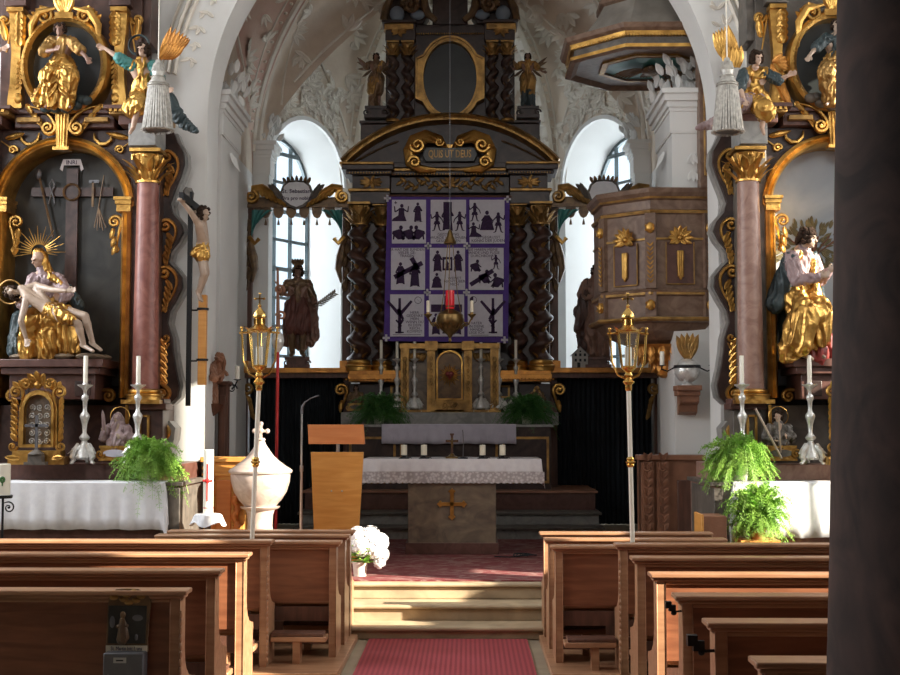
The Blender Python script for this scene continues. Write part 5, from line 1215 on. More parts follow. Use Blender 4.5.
for k in (0, 1, 2):
    w_ = (V(VT[1]) - V(VT[0])).length
    b = MB(); P0, n, d = onface(k, .5, zp(262), .0)
    hx = .14; h0, h1 = zp(284) - zp(262), zp(242) - zp(262); vs = []
    for j in (0.002, .018):
        for i, z in ((-hx, h0), (hx, h0), (hx, h1), (-hx, h1)): vs.append(P0 + d * i + n * j + V((0, 0, z)))
    b.add(vs, [(0, 1, 2, 3), (7, 6, 5, 4), (0, 4, 5, 1), (1, 5, 6, 2), (2, 6, 7, 3), (3, 7, 4, 0)], 0)
    for a, c in (((-hx, h0), (hx, h0)), ((hx, h0), (hx, h1)), ((-hx, h0), (-hx, h1))): b.tube([P0 + d * a[0] + n * .02 + V((0, 0, a[1])), P0 + d * c[0] + n * .02 + V((0, 0, c[1]))], .007, 6, 1)
    b.build('sunk_panel', [REDM2, OLDGOLD], pul, smooth=False)
    b = MB(); S0, n, d = onface(k, .5, zp(238), .02)
    for q in range(9):
        a = radians(-35 + 250 * q / 8 - 0); a = radians(90 - 118 + 236 * q / 8 ); dr = d * cos(a) + V((0, 0, sin(a)))
        b.leaf(S0 + V((0, 0, .0)), dr, n, .135, .058, .35, 0, lobes=1, seg=5)
    for e in (-1, 1): b.leaf(S0, d * e * .7 - V((0, 0, .9)), n, .09, .05, .5, 0); 
    b.ell(S0, .03, .03, .03); 
    b.build('shell_ornament', GOLD, pul)
    b = MB(); D0_, n, d = onface(k, .5, zp(264), .035)
    for e in (-.02, .0, .02): b.cap(D0_ + d * e + V((0, 0, zp(252) - zp(264))), D0_ + d * e * .8 + V((0, 0, zp(276) - zp(264))), .016, .016, 8)
    b.cap(D0_ + V((0, 0, zp(279) - zp(264))), D0_ + V((0, 0, zp(277) - zp(264))), .012, .02, 8); b.build('garland_drop', GOLD, pul)
# underside sloping to the gilded boss
b = MB(); prof = [(pr - .02, zp(322), 0), (pr - .08, zp(330), 0), (pr - .25, zp(338), 0), (pr - .42, zp(344), 0)]
stack(b, *pc, prot, prof, 2.455, ox, oy, oz); b.build('underside', PULM, pul, smooth=False)
b = MB(); z = lambda py: zp(py) - oz
b.lathe([(.02, z(376)), (.07, z(373)), (.08, z(368)), (.10, z(362)), (.16, z(357)), (.18, z(354)), (.26, z(350)), (.34, z(345)), (.36, z(342))], (-.04, -.1, 0), 18)
for t, (zz, r, n, L_) in enumerate(((346, .34, 18, .12), (352, .25, 14, .12), (362, .12, 9, .1))):
    for q in range(n): a = 2 * pi * q / n; dr = V((cos(a), sin(a), 0)); b.leaf(V((-.04, -.1, z(zz) + .02)) + dr * r, V((0, 0, -1)) - dr * .4, dr, L_, .09, .7, seg=4)
b.build('gilded_boss', ORGOLD, pul)
# back panel on the wall above
b = MB(); x0, x1 = at(697, 150, 13.0).x, 2.45; z0, z1 = zp(189) - oz, at(700, 62, 13).z - oz + .1
b.box(x0 - ox, x1 - ox, 12.84 - oy, 13.05 - oy, z0, z1, 0); b.box(x0 + .04 - ox, x1 - .04 - ox, 12.825 - oy, 12.85 - oy, z0 + .12, z1 - .12, 1); b.box(x0 + .055 - ox, x1 - .055 - ox, 12.82 - oy, 12.84 - oy, z0 + .15, z1 - .15, 0)
b.build('back_board', [PULM, OLDGOLD], pul, bev=.005)

# canopy
cc = (1.93, 13.62); zq = lambda py: at(648, py, 12.77).z; zb = zq(47)
can = thing('pulpit_canopy', 'large eight-sided sounding board with teal painted underside hanging above the pulpit', 'canopy', (cc[0], cc[1], zb))
R = .92; b = MB()
prof = [(R - .10, zb + .03, 0), (R - .04, zb - .015, 0), (R + .02, zb, 1), (R + .02, zb + .035, 0), (R - .03, zb + .05, 2), (R - .03, zb + .115, 1), (R + .01, zb + .13, 1), (R + .02, zb + .165, 0), (R + .06, zb + .19, 0), (R + .08, zb + .235, 0), (R - .05, zb + .26, 3), (R - .16, zb + .30, 3), (R - .30, zb + .48, 3), (R - .38, zb + .62, 0), (R - .34, zb + .64, 0), (R - .34, zb + .70, 3), (R - .5, zb + .8, 3), (.3, zb + 1.4, 3), (.1, zb + 1.9, 3)]
stack(b, *cc, 22.5, prof, 2.455, cc[0], cc[1], zb); b.build('hood', [PULM, GOLD, GRYM, DOME], can, smooth=False)
b = MB(); CT = octo(0, 0, R, 22.5)
for k in range(8):
    a_, c_ = V((*CT[k], 0)), V((*CT[(k + 1) % 8], 0))
    for q in range(22):
        p = a_.lerp(c_, (q + .5) / 22)
        if p.x + cc[0] < 2.44: b.box(p.x - .010, p.x + .010, p.y - .02, p.y + .02, .115, .135)
b.build('dentils', GOLD, can, smooth=False)
b = MB(); oc = lambda r: clipx(octo(0, 0, r, 22.5), 2.455 - cc[0])
o1 = oc(R - .10); b.add([(x, y, .028) for x, y in o1], [tuple(range(len(o1)))], 0)
for r0, r1, zz, m in ((.56, .50, .005, 1), (.50, .49, .0, 0)):
    A_, B_ = octo(0, 0, r0, 22.5), octo(0, 0, r1, 22.5)
    b.add([(x, y, zz) for x, y in A_] + [(x, y, zz) for x, y in B_] + [(x, y, .03) for x, y in A_] + [(x, y, .03) for x, y in B_], [(i, (i + 1) % 8, 8 + (i + 1) % 8, 8 + i) for i in range(8)] + [(i, (i + 1) % 8, 16 + (i + 1) % 8, 16 + i) for i in range(8)] + [(8 + i, 8 + (i + 1) % 8, 24 + (i + 1) % 8, 24 + i) for i in range(8)], m)
A_ = octo(0, 0, .495, 22.5); b.add([(x, y, .022) for x, y in A_], [tuple(range(8))], 2)
for k in range(4):
    p, q = octo(0, 0, .60, 22.5)[k], octo(0, 0, .80, 22.5)[k]
und = b.build('painted_underside', [PULM, OLDGOLD, TEAL], can, smooth=False)
b = MB()
for e in (-1, 1):
    for q in range(11): a = radians(-50 + 100 * q / 10); b.leaf(V((e * .05, 0, .0)), (e * cos(a), sin(a), 0), (0, 0, -1), .34 - .08 * abs(q - 5) / 5, .06, .2, lobes=1)
b.ell((0, -.02, -.01), .09, .13, .04); b.ell((0, -.15, -.02), .045, .05, .035)
for q in range(5): b.leaf(V((0, .08, 0)), ((q - 2) * .2, 1, 0), (0, 0, -1), .18, .05, .1, lobes=1)
b.build('dove_relief', BRONZ, und)
# ================================================================== LENTEN CLOTH BEFORE THE HIGH ALTAR
BY = 16.68
def bp(px, py, d=0): return at(px, py, BY - d)
o_ = bp(448, 342); ban = thing('lenten_cloth', 'purple hanging cloth with nine grey white printed passion scenes before the high altar', 'hanging', o_)
b = MB(); N = 30; vs = []
for j in range(2):
    for i in range(N + 1):
        for k in range(13):
            t = k / 12; l = bp(387.2 - 3.4 * t, 196 + 145 * t); r = bp(509.8 - 1.8 * t, 197 + 145.5 * t); p = l.lerp(r, i / N)
            vs.append((p.x - o_.x, .012 * j + .006 * sin(i * .8) * t, p.z - o_.z))
n = (N + 1) * 13; fs = []
for j in range(2):
    for i in range(N):
        for k in range(12): a = j * n + i * 13 + k; fs.append((a, a + 1, a + 14, a + 13))
for i in range(N): fs += [(i * 13, (i + 1) * 13, n + (i + 1) * 13, n + i * 13), (i * 13 + 12, (i + 1) * 13 + 12, n + (i + 1) * 13 + 12, n + i * 13 + 12)]
for k in range(12): fs += [(k, k + 1, n + k + 1, n + k), (N * 13 + k, N * 13 + k + 1, n + N * 13 + k + 1, n + N * 13 + k)]
b.add(vs, fs); b.build('cloth', PURP, ban)
b = MB(); l, r = bp(385, 195.5) - o_, bp(512, 196.5) - o_; b.tube([l, r], .014, 8); b.build('hanging_rod', DKW, ban)
def sil(b, x, z, h, kind, fl=1):
    "a small printed figure of height h with its feet at x, z; flat, in the panel's own plane"
    y0, y1 = -.0115, -.0095
    def P(pts): b.prism([(x + fl * px * h, z + pz * h) for px, pz in pts], y0, y1)
    def limb(a, c, w):
        dx, dz = c[0] - a[0], c[1] - a[1]; l = sqrt(dx * dx + dz * dz) or 1; nx, nz = -dz / l * w / 2, dx / l * w / 2
        P([(a[0] + nx, a[1] + nz), (c[0] + nx * .7, c[1] + nz * .7), (c[0] - nx * .7, c[1] - nz * .7), (a[0] - nx, a[1] - nz)])
    def head(hx, hz_, r=.075): P([(hx + r * cos(2 * pi * i / 10), hz_ + r * 1.15 * sin(2 * pi * i / 10)) for i in range(10)])
    if kind == 'soldier':
        head(0, .90); limb((0, .84), (0, .45), .20); P([(-.12, .50), (.12, .50), (.17, .34), (-.17, .34)]); limb((-.06, .36), (-.14, .05), .085); limb((.06, .36), (.13, .05), .085)
        limb((-.14, .05), (-.24, .02), .05); limb((.13, .05), (.23, .02), .05); limb((-.08, .76), (-.26, .62), .07); limb((-.26, .62), (-.30, .85), .06); limb((.08, .76), (.24, .60), .07); limb((.24, .60), (.30, .42), .055)
    elif kind == 'robed':
        head(0, .91); P([(-.11, .82), (.11, .82), (.15, .5), (.19, .03), (-.19, .03), (-.15, .5)]); limb((-.1, .74), (-.22, .52), .08); limb((-.22, .52), (-.05, .5), .07); limb((.1, .74), (.22, .55), .08); limb((.22, .55), (.1, .62), .07); limb((-.1, .03), (-.2, .0), .05); limb((.1, .03), (.2, .0), .05)
    elif kind == 'kneel':
        head(.02, .90, .10); P([(-.14, .78), (.14, .78), (.18, .35), (.3, .02), (-.55, .02), (-.5, .16), (-.18, .35)]); limb((-.12, .70), (-.36, .55), .09); limb((-.36, .55), (-.40, .88), .08); limb((.12, .70), (.36, .55), .09); limb((.36, .55), (.40, .88), .08)
    elif kind == 'crouch':
        head(.15, .86, .13); P([(.02, .75), (.22, .70), (.30, .35), (.45, .1), (-.05, .05), (-.45, .45), (-.40, .62)]); limb((-.3, .4), (-.35, .05), .13); limb((.2, .3), (.30, .02), .12); limb((.15, .65), (.45, .4), .1)
    elif kind == 'seated':
        head(0, .88, .09); P([(-.12, .76), (.12, .76), (.24, .45), (.34, .05), (-.34, .05), (-.24, .45)]); limb((-.1, .68), (-.26, .5), .09); limb((.1, .68), (.26, .5), .09)
    elif kind == 'cross':
        limb((0, 0), (0, 1), .10); limb((-.02, .55), (-.34, .92), .10); limb((.02, .55), (.34, .92), .10); limb((-.12, .03), (.12, .03), .05); head(-.02, .66, .05); limb((-.02, .62), (.1, .40), .10); limb((.1, .40), (-.04, .16), .07); limb((-.10, .38), (.06, .2), .05)
    return limb
pcol = [(392, 426), (430.7, 466), (469.5, 504.5)]; prow = [(200, 243.6), (248, 290), (294.5, 336.5)]
TX = [[None, ('GEISSELUNG\nWURDE VON IHNEN\nGESCHLAGEN', 0, .87), ('SEI GEGRUSST\nKONIG DER JUDEN', .03, .90)], [('ER HAT DIE SUNDEN\nVIELER GE-\nTRAGEN', -.03, .12), ('WEINET\nNICHT UBER\nMICH', .2, .80), ('SIE HABEN MEINE\nHANDE UND FUSSE\nDURCHBOHRT', -.08, .12)], [('HERR\nGEDENKE\nMEIN\nWENN DU\nIN DEIN\nREICH\nKOMMST', .22, .66), None, ('VATER\nIN DEINE\nHANDE\nLEGE ICH', -.25, .80)]]
for ri, (p0, p1) in enumerate(prow):
    for ci, (q0, q1) in enumerate(pcol):
        sh = -1.0 * (ri) * .9; c = bp((q0 + q1) / 2 + sh, (p0 + p1) / 2); w2 = (bp(q1, p0) - bp(q0, p0)).x / 2; h2 = (bp(q0, p0) - bp(q0, p1)).z / 2
        b = MB(); b.box(-w2, w2, -.009, .004, -h2, h2); pan = b.build('printed_scene', PANEL, ban, loc=(c.x - o_.x, -.012, c.z - o_.z), smooth=False)
        b = MB(); X_ = lambda u: -w2 + 2 * w2 * u; Z_ = lambda v: h2 - 2 * h2 * v
        k = ri * 3 + ci; Hh = 2 * h2
        if k == 0: sil(b, X_(.28), Z_(.50), Hh * .40, 'kneel'); sil(b, X_(.76), Z_(.50), Hh * .44, 'robed'); [sil(b, X_(u), Z_(.93), Hh * .34, 'crouch', s) for u, s in ((.2, 1), (.5, 1), (.78, -1))]; b.box(X_(.68), X_(.90), -.0115, -.0095, Z_(.51), Z_(.50)); b.box(X_(.07), X_(.15), -.0115, -.0095, Z_(.08), Z_(.06)); b.box(X_(.10), X_(.12), -.0115, -.0095, Z_(.10), Z_(.03))
        if k == 1: sil(b, X_(.18), Z_(.72), Hh * .46, 'soldier'); sil(b, X_(.82), Z_(.72), Hh * .46, 'soldier', -1); b.box(X_(.36), X_(.60), -.0105, -.0095, Z_(.64), Z_(.05)); sil(b, X_(.48), Z_(.70), Hh * .6, 'robed')
        if k == 2: sil(b, X_(.15), Z_(.50), Hh * .44, 'soldier'); sil(b, X_(.50), Z_(.72), Hh * .48, 'seated'); sil(b, X_(.82), Z_(.76), Hh * .48, 'soldier', -1); sil(b, X_(.12), Z_(.86), Hh * .34, 'kneel', -1)
        if k == 3:
            sil(b, X_(.28), Z_(.86), Hh * .52, 'robed'); lm = sil(b, X_(.70), Z_(.92), Hh * .58, 'robed')
            b.bar((X_(.10), -.0105, Z_(.66)), (X_(.92), -.0105, Z_(.34)), Hh * .09, .002) if False else None
            for a, c_ in (((.10, .70), (.92, .36)), ((.60, .24), (.80, .52))):
                x0, z0, x1, z1 = X_(a[0]), Z_(a[1]), X_(c_[0]), Z_(c_[1]); dx, dz = x1 - x0, z1 - z0; l = sqrt(dx * dx + dz * dz); nx, nz = -dz / l * .03, dx / l * .03
                b.prism([(x0 + nx, z0 + nz), (x1 + nx, z1 + nz), (x1 - nx, z1 - nz), (x0 - nx, z0 - nz)], -.0115, -.0095)
        if k == 4: sil(b, X_(.22), Z_(.56), Hh * .5, 'robed'); sil(b, X_(.80), Z_(.56), Hh * .5, 'robed', -1); b.ring([(X_(.36), Z_(.54)), (X_(.64), Z_(.54)), (X_(.64), Z_(.22)), (X_(.36), Z_(.22))], [(X_(.41), Z_(.49)), (X_(.59), Z_(.49)), (X_(.59), Z_(.28)), (X_(.41), Z_(.28))], -.0115, -.0095); sil(b, X_(.50), Z_(.50), Hh * .2, 'robed'); sil(b, X_(.20), Z_(.97), Hh * .38, 'seated')
        if k == 5:
            sil(b, X_(.2), Z_(.58), Hh * .3, 'crouch'); sil(b, X_(.78), Z_(.52), Hh * .36, 'soldier'); sil(b, X_(.46), Z_(.86), Hh * .34, 'crouch', 1); sil(b, X_(.82), Z_(.96), Hh * .36, 'crouch', -1)
            x0, z0, x1, z1 = X_(.05), Z_(.88), X_(.7), Z_(.54); dx, dz = x1 - x0, z1 - z0; l = sqrt(dx * dx + dz * dz); nx, nz = -dz / l * .028, dx / l * .028
            b.prism([(x0 + nx, z0 + nz), (x1 + nx, z1 + nz), (x1 - nx, z1 - nz), (x0 - nx, z0 - nz)], -.0115, -.0095)
        if k == 6: sil(b, X_(.28), Z_(.93), Hh * .84, 'cross'); b.box(X_(.08), X_(.9), -.0115, -.0095, Z_(.965), Z_(.955))
        if k == 7: b.box(X_(.06), X_(.94), -.0115, -.0095, Z_(.42), Z_(.24)); b.box(X_(.44), X_(.60), -.0115, -.0095, Z_(.6), Z_(.03)); sil(b, X_(.2), Z_(.95), Hh * .5, 'robed'); sil(b, X_(.8), Z_(.95), Hh * .5, 'robed', -1); sil(b, X_(.52), Z_(.95), Hh * .35, 'seated')
        if k == 8: sil(b, X_(.72), Z_(.93), Hh * .84, 'cross', -1); b.box(X_(.1), X_(.6), -.0115, -.0095, Z_(.975), Z_(.965))
        if k in (6, 8):
            cx_, cz_ = (X_(.82), Z_(.14)) if k == 6 else (X_(.16), Z_(.13)); r_ = Hh * .085
            cc_ = [(cx_ + r_ * cos(2 * pi * i / 20), cz_ + r_ * sin(2 * pi * i / 20)) for i in range(20)]; ci_ = [(cx_ + r_ * .86 * cos(2 * pi * i / 20), cz_ + r_ * .86 * sin(2 * pi * i / 20)) for i in range(20)]
            b.ring(cc_, ci_, -.0115, -.0095)
            if k == 6: b.bar((cx_, -.0105, cz_), (cx_ + r_ * .6, -.0105, cz_ - r_ * .4), .006, .002); b.bar((cx_, -.0105, cz_), (cx_ - r_ * .3, -.0105, cz_ + r_ * .4), .006, .002)
            else: b.prism([(x, z) for x, z in cc_ if x <= cx_ + .001], -.0115, -.0095)
        b.build('print', PRINT, pan, smooth=False)
        t = TX[ri][ci]
        if t: tt = words(t[0], Hh * .088, (w2 * 2 * t[1], -.0112, h2 - 2 * h2 * t[2]), PRINT, pan, ext=.0006, ls=.85)
b = MB()
for px, py in ((387.5, 198.5), (507.5, 199.5), (428, 246), (467, 246), (427.3, 292.5), (466.5, 292.5), (386.3, 338), (504.5, 340)):
    c = bp(px, py) - o_; s = .045; w_ = .014
    b.box(c.x - s, c.x + s, -.026, -.010, c.z - w_, c.z + w_); b.box(c.x - w_, c.x + w_, -.026, -.010, c.z - s, c.z + s)
b.build('stitched_cross', PANEL, ban, smooth=False)
# ================================================================== HANGING SANCTUARY LAMP
LY = 13.6; lp = lambda px, py: at(px, py, LY)
o_ = lp(450, 338); lamp = thing('sanctuary_lamp', 'brass sanctuary lamp with red glass and candle arms hanging before the purple cloth', 'lamp', o_)
zz = lambda py: lp(450, py).z - o_.z; u = LY / 1300
b = MB(); b.tube([V((0, 0, zz(232))), V((0, 0, 7.9 - o_.z))], .0035, 6); b.build('rope', METAL, lamp)
b = MB(); b.lathe([(.001, zz(229)), (.02, zz(231)), (.03, zz(235)), (.055, zz(240)), (.07, zz(243)), (.065, zz(244))], n=16)
b.build('chain_cap', OLDBR, lamp)
b = MB()
for k in range(3): a = 2 * pi * k / 3 + .4; b.tube([V((cos(a) * .03, sin(a) * .03, zz(243))), V((cos(a) * .08, sin(a) * .08, zz(290))), V((cos(a) * .13, sin(a) * .13, zz(316)))], .005, 5)
b.build('chain', OLDBR, lamp)
b = MB(); b.lathe([(.045, zz(309)), (.048, zz(306)), (.046, zz(290.5)), (.040, zz(290.5)), (.042, zz(306))], n=20); b.build('red_glass', REDGL, lamp)
b = MB(); b.lathe([(.001, zz(343)), (.018, zz(341)), (.012, zz(338)), (.03, zz(335)), (.07, zz(332)), (.13, zz(326)), (.15, zz(320)), (.14, zz(315)), (.10, zz(312)), (.05, zz(310)), (.035, zz(308)), (.055, zz(306)), (.03, zz(309))], n=24)
for k in range(16): a = 2 * pi * k / 16; b.leaf(V((cos(a) * .12, sin(a) * .12, zz(329))), (cos(a) * .3, sin(a) * .3, 1), (cos(a), sin(a), 0), .08, .05, .6, seg=4)
b.build('bowl', OLDBR, lamp)
for k in range(3):
    a = (pi, 0, pi / 2)[k]; c, s = cos(a), sin(a); R_ = 22 * u
    b = MB(); b.tube([V((c * .12, s * .12, zz(318))), V((c * .17, s * .17, zz(326))), V((c * R_ * .85, s * R_ * .85, zz(324))), V((c * R_, s * R_, zz(317)))], [.012, .010, .010, .008], 7)
    b.volute((c * .17, s * .17 - .01, zz(325)), .03, 1.2, .007); b.lathe([(.004, zz(320)), (.012, zz(318)), (.045, zz(314.5)), (.045, zz(314)), (.02, zz(315)), (.018, zz(312)), (.014, zz(312))], (c * R_, s * R_, 0), 14)
    arm = b.build('candle_arm', OLDBR, lamp)
    b = MB(); b.lathe([(.018, zz(314)), (.018, zz(301)), (.012, zz(300.5))], (c * R_, s * R_, 0), 12); b.build('candle', WAX2, arm)
# ================================================================== CANDLESTICKS
def candlestick():
    t = thing('candlestick', 'x', 'candlestick'); b = MB()
    b.lathe([(.075, .05), (.07, .09), (.045, .14), (.03, .18), (.022, .20), (.04, .215), (.045, .23), (.03, .25), (.018, .27), (.022, .34), (.034, .385), (.042, .41), (.036, .43), (.02, .45), (.016, .48), (.02, .54), (.032, .565), (.03, .585), (.016, .60), (.014, .63), (.03, .655), (.062, .675), (.066, .685), (.03, .682), (.02, .70)], n=20)
    for z in (.06, .08): pass
    b.build('stem', SILV, t)
    b = MB()
    for k in range(3):
        a = -pi / 2 + 2 * pi * k / 3 + pi / 3; d = V((cos(a), sin(a), 0)); b.tube([d * .035 + V((0, 0, .16)), d * .08 + V((0, 0, .12)), d * .10 + V((0, 0, .06)), d * .085 + V((0, 0, .035)), d * .105 + V((0, 0, .012))], [.02, .03, .026, .02, .012], 7)
        b.leaf(d * .05 + V((0, 0, .18)), V((0, 0, -1)) + d * .3, d, .12, .07, .6); b.ell(d * .105 + V((0, 0, .013)), .02, .02, .013, n=8, k=6)
    b.lathe([(.06, .04), (.085, .06), (.07, .10), (.04, .16)], n=12); b.build('foot', SILV, t)
    b = MB(); b.lathe([(.019, .69), (.019, .93), (.015, .935), (.004, .936)], n=14); b.build('candle', WAX, t)
    return t
cs = candlestick()
spots = [((381, 411.5, 16.78), 'silver candlestick on the high altar, outermost of the three beside the window side fern'), ((397, 411.5, 16.72), 'silver candlestick on the high altar, middle one of three on the lectern side'), ((414.5, 411.5, 16.70), 'silver candlestick on the high altar touching the tabernacle on the lectern side'),
    ((481, 411.5, 16.70), 'silver candlestick on the high altar touching the tabernacle on the pulpit side'), ((499, 411.5, 16.72), 'silver candlestick on the high altar, middle one of three on the pulpit side'), ((516, 411.5, 16.78), 'silver candlestick on the high altar, outermost on the pulpit side above the fern'),
    ((84, 462, 11.22), 'tall silver candlestick standing between the golden relic frame and the white-veiled bust'), ((137, 462, 11.22), 'tall silver candlestick rising out of the fern on the brown marble altar'),
    ((743, 462, 11.22), 'glaring sunlit silver candlestick behind the bright fern beside the pulpit'), ((811, 462, 11.22), 'tall silver candlestick next to the dark column on the sunlit altar')]
zstep = {16: hz(412.5) + .001, 11: ZA(464, -.42) + .001}
for i, ((px, py, D), lab) in enumerate(spots):
    p = at(px, py, D); p.z = zstep[int(D)]; o = cs if i == 0 else dup(cs, p)
    o.location = p; o['label'] = lab; o['group'] = 'silver candlesticks on the high altar' if i < 6 else 'silver candlesticks on the side altars'
    o.scale = (1, 1, 1) if i < 6 else (1.02, 1.02, 1.0)
# ================================================================== RELIC FRAMES
def relic(px, label):
    p = at(px, 462, 11.15); p.z = ZA(464, -.42) + .001; t = thing('relic_frame', label, 'shrine', p, 0, 'gilded relic frames')
    b = MB(); s = 11.15 / 1300; z = lambda py: (463 - py) * s
    w = [(22 * s, z(450)), (22 * s, z(418)), (21 * s, z(402)), (17 * s, z(394))] ; O_ = [(17 * s * 1.15, z(446)), (19 * s, z(408))] + [(19 * s * cos(radians(a)), z(408) + 19 * s * sin(radians(a))) for a in range(10, 171, 10)] + [(-19 * s, z(408)), (-19.5 * s, z(446))]
    I_ = [(14 * s, z(443)), (13.5 * s, z(408))] + [(13.5 * s * cos(radians(a)), z(408) + 14.5 * s * sin(radians(a))) for a in range(10, 171, 10)] + [(-13.5 * s, z(408)), (-14 * s, z(443))]
    b.ring(O_, I_, -.05, .05); b.ring([(x * .86, zz_ * 1.0 - .0) for x, zz_ in O_], I_, -.07, -.04)
    b.box(-24 * s, 24 * s, -.08, .07, z(455), z(449)); b.box(-28 * s, 28 * s, -.09, .08, 0, z(455)); 
    for e in (-1, 1):
        b.T = MIR[0] if e > 0 else MIR[1]
        b.volute((22 * s, -.05, z(391)), .055, 1.5, .018, a0=pi, cw=-1, tail=(-.04, -.12)); b.volute((12 * s, -.06, z(383)), .045, 1.5, .016, a0=0, cw=1); b.volute((24 * s, -.06, z(445)), .04, 1.3, .014, a0=pi, cw=1)
        for k in range(7): b.leaf((21 * s, -.04, z(440 - 6 * k)), (.5, 0, .8), (0, -1, 0), .09, .05, .7, seg=4)
        for k in range(4): b.leaf((k * 6 * s, -.05, z(386 + k)), (.5, 0, .7), (0, -1, 0), .10, .06, .7, seg=4)
        b.leaf((16 * s, -.09, z(457)), (.8, 0, .1), (0, -1, 0), .12, .05, .5)
    b.T = None
    for e in (-.7, 0, .7): b.leaf((0, -.06, z(385)), (e, 0, 1), (0, -1, 0), .14, .08, .6)
    b.ell((0, -.07, z(384)), .035, .03, .035); b.build('gilded_frame', GOLD, t)
    b = MB(); b.prism(I_, .0, .04); b.build('back_plate', GREENM, t)
    b = MB()
    for r_ in range(5):
        for c_ in (-1, 0, 1):
            if abs(c_) or r_ < 5: b.volute((c_ * .065, -.005, z(440 - 8.5 * r_)), .028, 1.5, .006, a0=r_ * 1.3, cw=1 if (r_ + c_) % 2 else -1, dep=1)
    b.build('filigree', SILV, t)
    return t
relic(39, 'gilded relic frame with scrolled top on the brown marble altar behind a metal cross'); relic(854, 'gilded relic frame peeping out beside the dark column on the sunlit altar')
t = thing('standing_cross', 'small dull metal standing cross in front of the golden relic frame', 'cross', at(36, 463, 11.02)); t.location.z = ZA(464, -.42) + .001
b = MB(); b.box(-.09, .09, -.05, .05, 0, .025); b.box(-.06, .06, -.04, .04, .025, .09); b.lathe([(.07, .09), (.05, .11), (.015, .13)], n=12); b.build('base', GRYM, t)
b = MB(); b.box(-.012, .012, -.008, .008, .12, .42); b.box(-.10, .10, -.008, .008, .32, .345); b.build('cross', METAL, t)
# ================================================================== FERNS
def fern(name, label, px, py, D, W, Hh, drop, m, seed, n=150, potm=POT, group=None, zfix=None, lean=0):
    p = at(px, py, D)
    if zfix is not None: p.z = zfix
    t = thing(name, label, 'fern', p, 0, group); b = MB(); b.lathe([(.06, 0), (.075, .1), (.085, .13), (.075, .13), (.07, .11)], n=18); b.build('pot', potm, t)
    r = random.Random(seed); b = MB()
    for i in range(n):
        a = r.uniform(0, 2 * pi); q = r.uniform(.25, 1) ; up = r.uniform(.1, 1) * Hh; out = q * W
        if sin(a) > .3: out *= .6
        d = V((cos(a), sin(a) * .75, 0)); e = d * out + V((lean * q, 0, up * (1 - q * .35) - (drop * q * q * r.choice((.1, .35, .7, 1.05)) if sin(a) < .35 else drop * .15)))
        st = V((cos(a) * .04, sin(a) * .04, .12)); c1 = st + V((0, 0, up * r.uniform(.5, 1.0))) + d * out * r.uniform(.25, .6)
        pts = [st * (1 - k / 7) ** 2 + c1 * 2 * (k / 7) * (1 - k / 7) + e * (k / 7) ** 2 for k in range(8)]
        b.tube(pts, .0018, 3, 0, cap=False)
        for k in range(2, 8):
            for sgn in (-1, 1):
                for h_ in range(3):
                    c = pts[k - 1].lerp(pts[k], h_ / 3); tg = (pts[k] - pts[k - 1]).normalized(); sd = tg.cross(V((0, 0, 1)))
                    sd = sd.normalized() if sd.length > .01 else V((1, 0, 0)); L_ = .045 * r.uniform(.6, 1.2)
                    dd = (sd * sgn + tg * .6 + V((r.uniform(-.3, .3), r.uniform(-.3, .3), r.uniform(-.4, .3)))).normalized() * L_; wv = tg * .0055 + V((0, 0, .003))
                    b.add([c, c + dd * .5 + wv, c + dd, c + dd * .5 - wv], [(0, 1, 2, 3)], 0)
                    c2 = c + dd * .5; d2 = (dd.cross(V((r.uniform(-1, 1), r.uniform(-1, 1), .3))) ).normalized() * L_ * .5; b.add([c2, c2 + d2 * .5 + wv * .7, c2 + d2, c2 + d2 * .5 - wv * .7], [(0, 1, 2, 3)], 0)
    b.build('fronds', m, t, smooth=False); return t
ztop = ZA(482, -.72) + .01
fern('asparagus_fern', 'bushy green fern spilling over the edge of the brown marble side altar', 149, 482, 11.12, .36, .42, .36, LEAF, 1, 420, zfix=ztop)
fern('asparagus_fern', 'sunlit yellow green fern on the altar edge beside the pulpit', 740, 482, 11.12, .36, .44, .30, LEAF, 2, 420, zfix=ztop)
fern('asparagus_fern', 'lower sunlit fern trailing over the white cloth below the altar edge beside the pulpit', 757, 520, 10.78, .32, .52, .20, LEAF, 3, 330, potm=TERRA, zfix=at(757, 539, 10.78).z)
zf = ZHA + .004
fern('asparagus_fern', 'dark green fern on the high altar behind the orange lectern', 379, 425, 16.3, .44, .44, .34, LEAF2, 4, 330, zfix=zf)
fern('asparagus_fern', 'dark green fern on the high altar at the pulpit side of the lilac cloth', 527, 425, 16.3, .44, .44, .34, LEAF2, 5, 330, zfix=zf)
p = at(757, 539, 10.78); t = thing('plant_stand', 'low plain wooden stand carrying the lower sunlit fern', 'stand', (p.x, p.y, 0))
b = MB(); b.box(-.16, .16, -.14, .14, p.z - .03, p.z - .001); b.build('top', ORW, t)
for sx in (-1, 1):
    for sy in (-1, 1): b = MB(); b.box(sx * .14 - .02, sx * .14 + .02, sy * .12 - .02, sy * .12 + .02, 0, p.z - .03); b.build('leg', MIDW, t)
p = at(714, 536, 10.6); b = MB(); b.box(-.10, .10, -.02, .3, 0, at(714, 516, 10.6).z); b.box(-.105, -.085, -.03, .31, 0, at(714, 515, 10.6).z + .005, 1)
tag(b.build('kneeling_desk_end', [MIDW, ORW], loc=(p.x, p.y, 0), bev=.005), 'low brown wooden desk end standing below the altar cloth beside the pulpit', 'desk')
